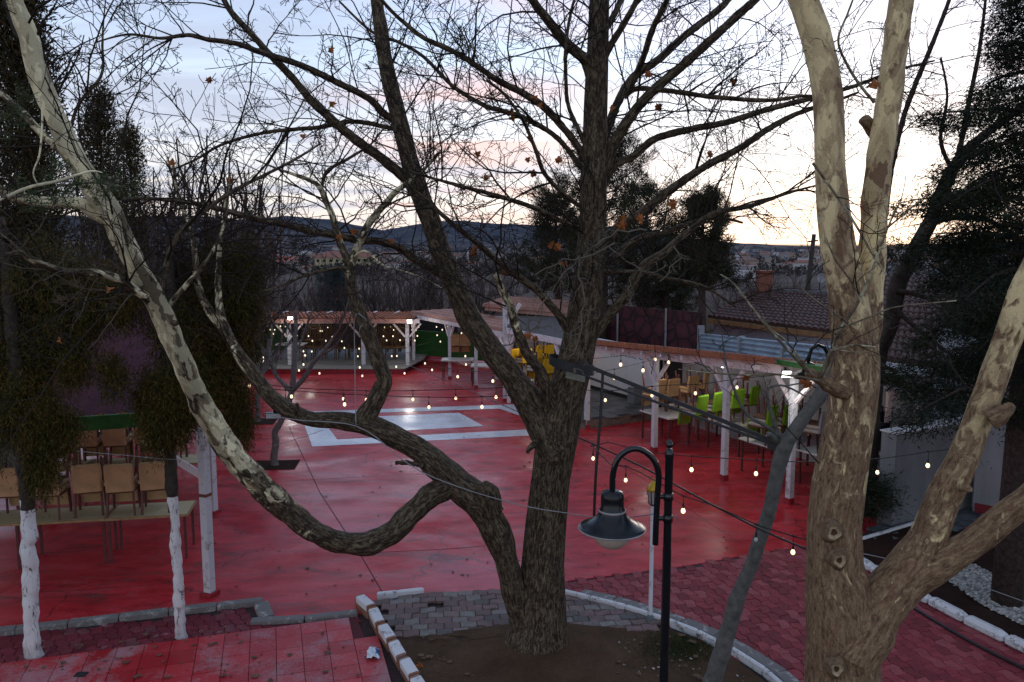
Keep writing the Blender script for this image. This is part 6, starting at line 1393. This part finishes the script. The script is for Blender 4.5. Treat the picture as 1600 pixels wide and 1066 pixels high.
# small gold-topped lantern on a white pole
lb = G(1016, 970); ln_ = thing('lantern_post', lb, 'small gold-topped lantern on a slim white pole behind the street lamp', 'lantern')
m2 = mpp(1018, 780, lb.y); zz = lambda py: P(1018, py, lb.y).z
MB().lathe((lb.x, lb.y, 0), [(.05, 0), (.05, .05), (.028, .07), (.026, zz(790))], 12).build('pole', M['white_post'], ln_, True)
MB().lathe((lb.x, lb.y, 0), [(.055, 0), (.055, .045), (.03, .09)], 12).build('foot', simple('bluish_foot', (.12, .16, .18), .8), ln_, True)
MB().lathe((lb.x, lb.y, 0), [(4*m2, zz(790)), (5.5*m2, zz(787)), (8.5*m2, zz(768)), (8.5*m2, zz(766))], 6).build('glass', M['glass'], ln_)
fr = MB()
for k in range(6): a = k*PI/3; fr.tube([(lb.x+5.6*m2*math.cos(a), lb.y+5.6*m2*math.sin(a), zz(788)), (lb.x+8.7*m2*math.cos(a), lb.y+8.7*m2*math.sin(a), zz(766))], .007, 5)
fr.lathe((lb.x, lb.y, 0), [(5.8*m2, zz(789)), (6.2*m2, zz(787.5)), (5*m2, zz(786.5))], 6); fr.build('frame', M['black_metal'], ln_)
MB().lathe((lb.x, lb.y, 0), [(9.5*m2, zz(767)), (11*m2, zz(765.5)), (8*m2, zz(762)), (7.5*m2, zz(759)), (6*m2, zz(757)), (4*m2, zz(755)), (3*m2, zz(753)), (1.5*m2, zz(751)), (1.4*m2, zz(748)), (0, zz(746))], 12).build('cap', M['gold'], ln_, True)
# ------------------------------------------------------------------ string lights
def bulb_proto(mat, s):
    r = MB(); 
    return s
def hang(mb, p, s): pass
def string_light(label, kpts, bulbs, group='festoon light strings over the court', sag=.0, r=.007, bs=.03, bright=(), drop=.11, near=True, off=()):
    """kpts: world points the cable passes through; bulbs: world points on (near) the cable to hang bulbs from"""
    o = thing('string_light', kpts[0], label, 'string lights', group)
    c = catmull([np.array([*p_, 0.]) for p_ in kpts], .25); MB().tube([q[:3] for q in c], r, 5, False).build('cable', M['cable'], o, True)
    for i, p_ in enumerate(bulbs):
        p_ = Vector(p_); s = bs
        if near:
            mb = MB().tube([p_+Vector((-.02, 0, .006)), p_+Vector((.02, 0, -.004))], r*1.7, 6).tube([p_, p_-Vector((0, 0, drop))], r*.6, 5)
            s *= random.uniform(.66, .82); mb.lathe(p_-Vector((0, 0, drop+.055)), [(s*.42, 0), (s*.5, .01), (s*.46, .05), (s*.2, .065)], 8); k_ = mb.build('socket', M['cable'], o, True)
        q = p_-Vector((0, 0, drop+.05 if near else drop))
        mt = M['clear'] if i in off else (M['bulb_bright'] if i in bright else (M['bulb'] if near else M['bulb_far']))
        MB().lathe(q, [(s*.40, 0), (s*.62, -.35*s), (s*.98, -1.1*s), (s*1.02, -1.6*s), (s*.8, -2.2*s), (s*.4, -2.55*s), (0, -2.65*s)], 12 if near else 7).build('bulb', mt, o, True).parent = k_ if near else o
    return o
def PP(lst, Y):
    if isinstance(Y, (int, float)): return [P(x, y, Y) for x, y in lst]
    L_ = np.linspace(Y[0], Y[1], len(lst)); return [P(x, y, q) for (x, y), q in zip(lst, L_)]
def ycur(cable, Y0, Y1, x): return Y0+(Y1-Y0)*(x-cable[0][0])/(cable[-1][0]-cable[0][0])
def sl(label, cable, Y0, Y1, bx, **k):
    kp = [P(x, y, ycur(cable, Y0, Y1, x)) for x, y in cable]
    xs = [c[0] for c in cable]; ys_ = [c[1] for c in cable]
    cc = catmull([np.array([x, y, 0., 0.]) for x, y in cable], 6)
    bl = []
    for x in bx:
        y = float(np.interp(x, cc[:, 0], cc[:, 1])) if xs[0] < xs[-1] else float(np.interp(-x, -cc[:, 0], cc[:, 1]))
        bl.append(P(x, y, ycur(cable, Y0, Y1, x)))
    return string_light(label, kp, bl, **k)
# over the middle of the court
sl('light string across the court, upper of the two passing the kinked branch', [(380, 583), (410, 599), (460, 606), (520, 609), (600, 611), (690, 609), (780, 606), (880, 598)], 13, 13, [389, 455, 536, 572, 645, 712, 775, 832], bs=.03, drop=.07)
sl('light string across the court, lower of the two passing the kinked branch', [(388, 606), (420, 608), (465, 611), (540, 616), (620, 619), (700, 621), (780, 619), (850, 616)], 12.2, 12.2, [446, 538, 670, 753], bs=.032, drop=.08)
# around the lamp
sl('light string running down from the trunk past the lamp to the peeling plane', [(924, 695), (940, 712), (955, 726), (978, 729), (1000, 738), (1030, 755), (1067, 775), (1110, 788), (1190, 823), (1240, 838), (1290, 852)], 8.2, 6.6, [978, 1068, 1182, 1240], bs=.026, drop=.07, bright=(1,), off=(2,), r=.006)
sl('light string from the trunk over the lamp towards the grey wall', [(922, 698), (950, 691), (985, 700), (1028, 708), (1080, 713), (1130, 716), (1182, 719), (1270, 722), (1372, 717), (1450, 706), (1500, 700)], 9.2, 8.6, [927, 1081, 1182, 1372, 1451], bs=.027, drop=.08, bright=(1, 4), r=.006)
sl('light string from trunk to pergola brace, upper one beside the wall lettering', [(905, 560), (930, 560), (970, 556), (1020, 549), (1045, 554), (1062, 556)], 13, 17.5, [970, 1024, 1045], bs=.04, drop=.08)
sl('light string from trunk to pergola brace, lower one below the wall lettering', [(900, 588), (960, 577), (1005, 566), (1045, 555)], 13, 17.5, [960, 1005], bs=.04, drop=.08)
sl('light string crossing the right pergola at the height of the chair backs', [(905, 608), (948, 611), (1018, 604), (1040, 602), (1100, 600), (1152, 592), (1240, 584), (1290, 578)], 12.5, 14.5, [946, 1019, 1087, 1152], bs=.032, drop=.07)
sl('light string across the court in front of the mustard chairs', [(690, 575), (740, 580), (790, 586), (832, 591), (880, 590)], 17, 14, [715, 770, 798, 832, 852], bs=.036, drop=.07)
# far strings in front of and under the far pergola
far = [([(395, 555), (470, 575), (560, 583), (650, 577), (760, 560)], 27, 27, [398, 412, 467, 499, 566, 632, 675, 728]), ([(396, 552), (480, 566), (560, 570), (640, 567), (740, 550)], 28, 28, [411, 474, 562, 619, 664, 727]),
       ([(400, 540), (480, 552), (560, 553), (640, 551), (740, 535)], 30, 30, [476, 477, 559, 612, 620]), ([(398, 520), (470, 545), (540, 540), (620, 545), (700, 528)], 31, 31, [420, 421, 474, 487, 516, 538, 561]),
       ([(395, 527), (440, 530), (500, 529), (560, 530), (630, 528), (700, 530), (760, 520)], 32.5, 32.5, [424, 488, 509, 534, 625, 604, 648, 688, 708]), ([(400, 516), (450, 520), (520, 523), (600, 522), (690, 520), (780, 510)], 33, 33, [427, 464, 482, 519, 534, 599, 614, 652, 683, 721]),
       ([(400, 512), (450, 512), (520, 514), (600, 512), (690, 512), (780, 505)], 34, 34, [412, 422, 429, 463, 500, 503, 587, 600, 615, 644, 650, 691]), ([(405, 505), (470, 508), (540, 509), (620, 508), (700, 507), (770, 500)], 35, 35, [417, 438, 445, 500, 512, 541, 601, 610, 621, 645, 654, 682, 700, 737])]
for i, (cb, Y0, Y1, bx) in enumerate(far):
    sl('far string of small warm bulbs at the stage pergola, %s from the top' % ORD[7-i], cb, Y0, Y1, bx, near=False, bs=.030 if Y0 < 29 else .027, drop=.06, r=.006, group='small light strings at the far pergola')
# ------------------------------------------------------------------ floodlights
def lamp(p_, e, col=(1, .97, .92), size=.12):
    ld = bpy.data.lights.new('flood', 'POINT'); ld.energy = e; ld.color = col; ld.shadow_soft_size = size
    lo = bpy.data.objects.new('flood', ld); COL.objects.link(lo); lo.location = p_
def flood(px, py, Y, w, h, label, lit=True, tilt=.35, yaw=0, e=60):
    p_ = P(px, py, Y); s = mpp(px, py, Y); o = thing('floodlight', p_, label, 'floodlight', 'floodlights' if False else None)
    Mx = Matrix.Rotation(yaw, 3, 'Z') @ Matrix.Rotation(tilt, 3, 'X')
    MB().box(p_, (w*s, .05, h*s), M=Mx, bev=.008).build('housing', M['black_metal'], o)
    MB().box(p_+Mx @ Vector((0, -.029, 0)), (w*s*.86, .008, h*s*.82), M=Mx).build('glass', M['flood'] if lit else M['glass'], o)
    MB().bar(p_+Mx @ Vector((0, .03, 0)), p_+Mx @ Vector((0, .10, .08)), .03).build('bracket', M['black_metal'], o)
    if lit: lamp(p_+Mx @ Vector((0, -.55, -.25)), e)
flood(1228, 584, 15.0, 15, 13, 'lit white floodlight on the last post of the right pergola', e=16)
flood(454, 498, 31.4, 9, 8, 'lit white floodlight on the second post of the far stage', e=22)
flood(640, 502, 31.2, 8, 7, 'lit white floodlight at the right corner of the far stage', e=22)
flood(428, 649, 9.1, 27, 9, 'unlit floodlight with pale glass fixed under the low stem', lit=False, tilt=.1, yaw=.1)
for px, py, Y, w, lab in ((628, 496, 33, 8, 'lit tube light under the far stage roof'), (481, 497, 34, 4, 'small lit lamp under the far stage roof'), (1021, 557, 20.3, 6, 'lit lamp under the right pergola behind the second post'), (1130, 572, 18.0, 6, 'lit lamp under the right pergola behind the third post'), (838, 522, 25.8, 6, 'small lamp added under the pavilion roof to brighten the mustard chairs')):  # the pavilion lamp is added fill, boosting the string bulbs there
    p_ = P(px, py, Y); s = mpp(px, py, Y); o = thing('ceiling_lamp', p_, lab, 'lamp'); MB().box(p_, (w*s, .05, .07), bev=.01).build('tube', M['flood'], o); MB().box(p_+Vector((0, 0, .05)), (w*s*1.05, .07, .025)).build('mount', M['wall_white'], o); lamp(p_-Vector((0, 0, .22)), {33: 7, 34: 6}.get(int(Y), 20), size=.15)
# ------------------------------------------------------------------ strap, cables and ropes
a, b = P(893, 565, 9.2), P(1216, 694, 7.95)
st = MB(); sidev = Vector((0, 0, 1))
for (p0, p1, w_) in (((903, 566), (1214, 692), .045), ((906, 585), (1214, 697), .027)):
    q0, q1 = P(*p0, 9.1), P(*p1, 7.9); st.bar(q0, q1, .012, w_)
for (cx_, cy_, Yc, rr_, pya) in ((893, 570, 9.42, .27, 0), (1214, 695, 7.93, .095, .2)):
    c_ = P(cx_, cy_, Yc); ring = [c_+Vector((math.cos(t_)*rr_, math.sin(t_)*rr_, math.cos(t_)*rr_*-.25)) for t_ in np.linspace(0, 2*PI, 25)]
    n = 25; vs = [v+Vector((0, 0, .055)) for v in ring]+[v-Vector((0, 0, .055)) for v in ring]; st.add(vs, [(i, i+1, n+i+1, n+i) for i in range(n-1)])
tag(st.build('strap', M['strap'], org=a), 'black double strap stretched from the big trunk to the thin leaning tree', 'strap')
def cable(name, pts, r, mat, label, cat='cable', sp=.12):
    c = catmull([np.array([*p_, 0.]) for p_ in pts], sp); return tag(MB().tube([q[:3] for q in c], r, 6).build(name, M[mat], org=pts[0], smooth=True), label, cat)
cable('cable', [P(640, 572, 26), P(700, 595, 21), P(790, 635, 15), P(880, 672, 10.4), P(905, 684, 9.6), P(1000, 728, 8.6), P(1100, 782, 7.6), P(1190, 828, 6.9), P(1265, 860, 6.5)], .010, 'cable', 'thick black cable crossing the court from the far stage to the peeling plane tree')
cable('cable', [P(942, 583, 9.0), P(939, 640, 8.9), P(935, 690, 8.85), P(931, 740, 8.8), P(928, 812, 8.8)], .016, 'cable', 'black cable hanging from the strap behind the lamp shade')
cable('rope', [P(424, 650, 8.9), P(470, 657, 8.85), P(520, 660, 8.8), P(557, 666, 8.75), P(590, 685, 8.7), P(620, 712, 8.65), P(660, 738, 8.62), P(700, 755, 8.62), P(760, 775, 8.6), P(830, 793, 8.6), P(880, 801, 8.3), P(930, 808, 7.6), P(985, 808, 7.3), P(1022, 803, 7.05)], .006, 'wire', 'pale wire running along the low stem and across to the street lamp', 'wire')
cable('rope', [P(556, 664, 8.9), P(555, 600, 9.0), P(554, 540, 9.1), P(554, 500, 9.05), P(560, 490, 8.98), P(570, 497, 9.0), P(573, 508, 9.1), P(563, 510, 9.0), P(561, 522, 9.05)], .007, 'wire', 'pale wire looped around the kinked branch and hanging straight down', 'wire', .06)
cable('rope', [P(120, 705, 9.0), P(200, 712, 9.0), P(270, 718, 9.3), P(330, 714, 10.6), P(400, 703, 10), P(470, 684, 9.4), P(505, 672, 9.0)], .003, 'wire', 'thin grey line strung low between the whitewashed thuja and the low stem', 'wire')
cable('rope', [P(1330, 862, 6.6), P(1380, 872, 7.6), P(1440, 888, 8.6), P(1520, 912, 9.4), P(1600, 940, 9.6)], .005, 'wire', 'thin grey line over the planting bed at the right', 'wire')
for k, (dx, dy) in enumerate(((0, 0), (8, 2))):
    pass
bp = thing('board', P(893, 588, 8.98), 'small weathered board fixed across the big trunk below the strap', 'board')
MB().bar(P(884, 583, 9.02), P(914, 591, 9.0), .05, .035).bar(P(884, 588, 9.02), P(914, 595, 9.0), .05, .03).build('plank', simple('grey_green_plank', (.20, .20, .16), .9), bp); MB().bar(P(898, 576, 9.0), P(898, 583, 9.0), .03, .03).tube([P(899, 576, 8.97), P(908, 578, 8.95), P(913, 586, 8.95)], .005, 5).build('peg', M['twig_pale'], bp)
# ------------------------------------------------------------------ painted border blocks and the crumpled wrapper
bpx = [(571, 957), (589, 980), (605, 1006), (622, 1033), (640, 1062), (658, 1092)]
for i, (x, y) in enumerate(bpx):
    a = G(x, y); nxt = G(*bpx[i+1]) if i+1 < len(bpx) else a+(a-G(*bpx[i-1])); d_ = (nxt-a); L_ = d_.length*.93; rz = math.atan2(d_.y, d_.x)+random.uniform(-.08, .08)
    Mx = Matrix.Rotation(rz, 3, 'Z') @ Matrix.Rotation(random.uniform(-.08, .08)+.10, 3, 'X') @ Matrix.Rotation(random.uniform(-.05, .05), 3, 'Y')
    o = thing('border_block', a, '%s of the white-topped border blocks beside the soil ring, counted from the far end' % ORD[i], 'kerb block', 'white-topped border blocks')
    MB().box(a+Vector((0, 0, .085)), (L_, .125, .20), M=Mx, bev=.012).build('block', M['brick'], o); MB().box(a+Vector((0, 0, .085))+Mx @ Vector((.015, 0, .055)), (L_*.84, .131, .10), M=Mx, bev=.012).build('whitewash', M['kerb_white'], o)
wr = thing('wrapper', G(583, 1028), 'crumpled white and blue plastic wrapper lying on the red tiles', 'litter')
c = G(583, 1028); mb = MB(); rg = np.random.default_rng(3); n1, n2 = 9, 7; vs = []
for i in range(n1):
    for k in range(n2):
        u, v = (i/(n1-1)-.5), (k/(n2-1)-.5); x, y = v*.15+u*.03, -u*.24
        vs.append(c+Vector((x+rg.normal()*.008, y+rg.normal()*.008, .045+.075*math.cos(u*2.6)*math.cos(v*2.6)+rg.normal()*.012)))
mb.add(vs, [(i*n2+k, i*n2+k+1, (i+1)*n2+k+1, (i+1)*n2+k) for i in range(n1-1) for k in range(n2-1) if not (3 <= i <= 5 and k >= 4)]); mb.build('film', M['plastic_white'], wr)
MB().add(vs, [(i*n2+k, i*n2+k+1, (i+1)*n2+k+1, (i+1)*n2+k) for i in range(3, 6) for k in range(4, n2-1)]).build('print', M['plastic_blue'], wr)
for k, (x, y) in enumerate(((127, 1058), (467, 1020))):
    pass
dr = G(127, 1058); tag(MB().box((dr.x, dr.y, .033), (.13, .10, .01)).build('drain_cover', M['dark'], org=dr), 'small dark drain cover in the red tiles at the lower left', 'drain')
fl = MB(); leaf_mesh(fl, G(656, 1041, .05), .10); tag(fl.build('fallen_leaf', M['leaf'], org=G(656, 1041, .05)), 'curled brown leaf lying on the soil near the border blocks', 'leaf')
# ------------------------------------------------------------------ utility pole, dish
q = P(1265, 440, 42); up = thing('utility_pole', (q.x, 42, 0), 'leaning dark wooden utility pole beyond the tiled house', 'pole'); a, b = P(1254, 520, 42), P(1272, 366, 42); MB().tube([Vector((a.x-.5, 42, 0)), a, b], [.18, .16, .11], 8).build('pole', M['pole'], up); MB().bar(P(1262, 378, 42), P(1278, 376, 42), .08).build('crossarm', M['pole'], up)
q = P(1282, 434, 34); sdh = thing('satellite_dish', q, 'grey satellite dish on a mast above the tiled roof', 'satellite dish')
mb = MB(); rings = []
for k in range(7):
    r_ = .21*k/6; 
    for j in range(20):
        a = j*PI/10; rings.append(Vector((math.cos(a)*r_, .35*r_*r_*-4, math.sin(a)*r_)))
Mx = Matrix.Rotation(.3, 3, 'Z'); mb.add([Mx @ v+q for v in rings], [(k*20+j, k*20+(j+1) % 20, (k+1)*20+(j+1) % 20, (k+1)*20+j) for k in range(6) for j in range(20)]); mb.build('dish', M['wall_far'], sdh, True)
MB().tube([q+Vector((0, .06, -.02)), Vector((q.x, 34.06, P(1282, 470, 34).z))], .025, 6).build('mast', M['pole'], sdh)
MB().tube([q+Vector((0, -.02, -.18)), q+Vector((-.1, -.32, -.02))], .012, 5).build('feed_arm', M['black_metal'], sdh)
# ------------------------------------------------------------------ the town in the valley
def hbox(name, x, y, w, d, h, rz, wall, roof, label, group, flat=False, wins=0):
    zb_ = float(terrain(np.array(x), np.array(y)))-.3; o = thing(name, (x, y, zb_), label, 'building', group); o.rotation_euler = (0, 0, rz)
    loc = o.location.copy(); Rz = Matrix.Rotation(rz, 3, 'Z')
    def bl(mb, nm, mt):
        me = mk_mesh(nm, np.array([tuple(v) for v in mb.v], dtype=np.float32), mb.f); return link(nm, me, mt, o)
    bl(MB().box((0, 0, h/2), (w, d, h)), 'wall', wall)
    if flat: bl(MB().box((0, 0, h+.15), (w+.4, d+.4, .3)), 'roof', roof)
    else:
        rh = min(w, d)*.26; e = .5; mb = MB(); a, b = w/2+e, d/2+e; r_ = max(.2, w/2-d/2*.8)
        mb.add([(-a, -b, h), (a, -b, h), (a, b, h), (-a, b, h), (-r_, 0, h+rh), (r_, 0, h+rh)], [(0, 1, 5, 4), (1, 2, 5), (2, 3, 4, 5), (3, 0, 4), (3, 2, 1, 0)]); bl(mb, 'roof', roof)
    if wins:
        nx_, nz_ = max(2, int(w/3.2)), max(1, int(h/3.0))
        for i in range(nx_):
            for k in range(nz_):
                bl(MB().box((-w/2+(i+.5)*w/nx_, -d/2-.02, (k+.5)*h/nz_), (w/nx_*.42, .06, h/nz_*.45)), 'window', M['dark'])
    return o
_YS = np.geomspace(90, 2600, 400)
def at_town(px, py):     # a spot on the terrain under a pixel
    r = ray(px, py); k = _YS/r[1]; hit = np.nonzero(CH+r[2]*k <= terrain(r[0]*k, _YS))[0]
    return P(px, py, float(_YS[hit[0]]) if len(hit) else 1500.0)
FW = [simple('far_wall_%s' % n, c, .95, .2, .3) for n, c in (('white', (.46, .46, .49)), ('grey', (.27, .27, .29)), ('tan', (.30, .25, .22)), ('pale', (.37, .35, .35)))]
FR = [simple('far_roof_%s' % n, c, .95, .25, .3) for n, c in (('brick', (.24, .11, .085)), ('dull', (.18, .115, .10)), ('grey', (.28, .28, .30)))]
yl = simple('far_yellow_wall', (.36, .32, .20), .95, .15, .2); pk = simple('far_pink_wall', (.52, .17, .15), .95, .15, .2)
def big(px0, px1, py0, py1, wall, roof, label, flat, wins, d=14, Y=None):
    q = at_town((px0+px1)/2, py1); Y = q.y; s = mpp((px0+px1)/2, py1, Y); return hbox('apartment_building', q.x, Y, (px1-px0)*s, d, (py1-py0)*s, 0, wall, roof, label, 'town buildings', flat, wins)
big(438, 456, 400, 417, pk, FR[2], 'pink apartment block in the distant town, left of the kinked branch', True, 1)
big(497, 546, 402, 421, yl, FR[0], 'long pale yellow building in the town, left of the kinked branch', False, 1); big(551, 588, 401, 421, yl, FR[0], 'pale yellow building in the town, right of the kinked branch', False, 1)
big(1155, 1190, 424, 438, FW[0], FR[2], 'white flat building in the distant town right of the lone pine', True, 1)
big(396, 412, 413, 420, FW[0], FR[2], 'low white hall at the left of the pink block', True, 0); big(414, 430, 411, 420, FW[0], FR[2], 'second low white hall just left of the pink block', True, 0)
mq = at_town(731, 412); mo = thing('minaret', (mq.x, mq.y, mq.z-1), 'slender white minaret in the distant town right of the leaning main limb', 'minaret'); s = mpp(731, 412, mq.y); hgt = 28*s
MB().lathe((mq.x, mq.y, mq.z-1), [(2.0*s*1.1, 0), (2.0*s, hgt*.25), (1.5*s, hgt*.3), (1.4*s, hgt*.62)], 10).build('shaft', FW[0], mo); MB().lathe((mq.x, mq.y, mq.z-1), [(1.4*s, hgt*.62), (2.2*s, hgt*.65), (2.2*s, hgt*.68), (1.2*s, hgt*.68), (1.2*s, hgt*.82)], 10).build('balcony', FW[0], mo); MB().lathe((mq.x, mq.y, mq.z-1), [(1.3*s, hgt*.82), (0, hgt)], 10).build('spire', FR[2], mo)
TLAB = {0: 'tiny white house with a %s roof among many in the distant town', 1: 'tiny grey house with a %s roof among many in the distant town', 2: 'tiny tan house with a %s roof among many in the distant town', 3: 'tiny pale house with a %s roof among many in the distant town'}
rr = random.Random(5)
for k in range(190):
    px = rr.choice([rr.uniform(390, 640), rr.uniform(560, 900), rr.uniform(1120, 1480), rr.uniform(1180, 1480)]); py = 391+36*rr.random()**1.3 if px < 900 else 393+34*rr.random()**1.3
    q = at_town(px, py); wv = rr.randrange(4); rv = rr.randrange(3)
    hbox('town_house', q.x, q.y, rr.uniform(5, 10), rr.uniform(5, 7), rr.uniform(2.6, 5.5), rr.uniform(-.5, .5), FW[wv], FR[rv], TLAB[wv] % ('brick red', 'dull red', 'grey')[rv], 'distant town houses', rv == 2)
# far scrub between the houses reads as one mass
N = 2600; cs = []
for k in range(N):
    px = rr.uniform(330, 1560); py = rr.uniform(386, 432); q = at_town(px, py); cs.append((q.x, q.y, q.z+rr.uniform(0, 2.2)))
cs = np.array(cs); n_ = 7; c_ = np.repeat(cs, n_, axis=0); Nn = len(c_)
o = kite_obj('scrub', c_+rng.normal(size=(Nn, 3))*np.array([2.2, 2.2, 1.0]), rng.normal(size=(Nn, 3))+np.array([0, 0, .8]), rng.normal(size=(Nn, 3)), rng.uniform(1.2, 3.6, Nn), rng.uniform(.4, 1.1, Nn), mat_foliage('far_scrub', [(0, (.028, .024, .026)), (.6, (.062, .050, .048)), (1, (.05, .055, .05))]), rng.uniform(0, 1, Nn), (0, 300, -7))
tag(o, 'dark winter scrub and trees scattered through the distant town', 'scrub', kind='stuff')

# small dead leaves, bark crumbs and grit scattered over the courtyard and the tree ring
lit = MB()
for k in range(420):
    if k < 230: q = G(random.uniform(150, 1250), random.uniform(650, 930), .006)
    elif k < 330: q = G(random.uniform(640, 1120), random.uniform(990, 1064), .05)
    else: q = G(random.uniform(40, 600), random.uniform(985, 1064), .036)
    s_ = random.uniform(.012, .045) if random.random() < .75 else random.uniform(.04, .075); a_ = random.uniform(0, 6.3); n_ = random.randint(4, 6)
    lit.add([q+Vector((math.cos(a_+t_)*s_*random.uniform(.4, 1), math.sin(a_+t_)*s_*random.uniform(.3, .8), random.uniform(0, .3)*s_)) for t_ in np.linspace(0, 2*PI, n_, endpoint=False)], [tuple(range(n_))])
tag(lit.build('leaf_litter', simple('litter_brown', (.13, .075, .045), .95, .6, 3)), 'scattered brown leaf scraps and grit on the red court, tiles and soil', 'litter', kind='stuff')
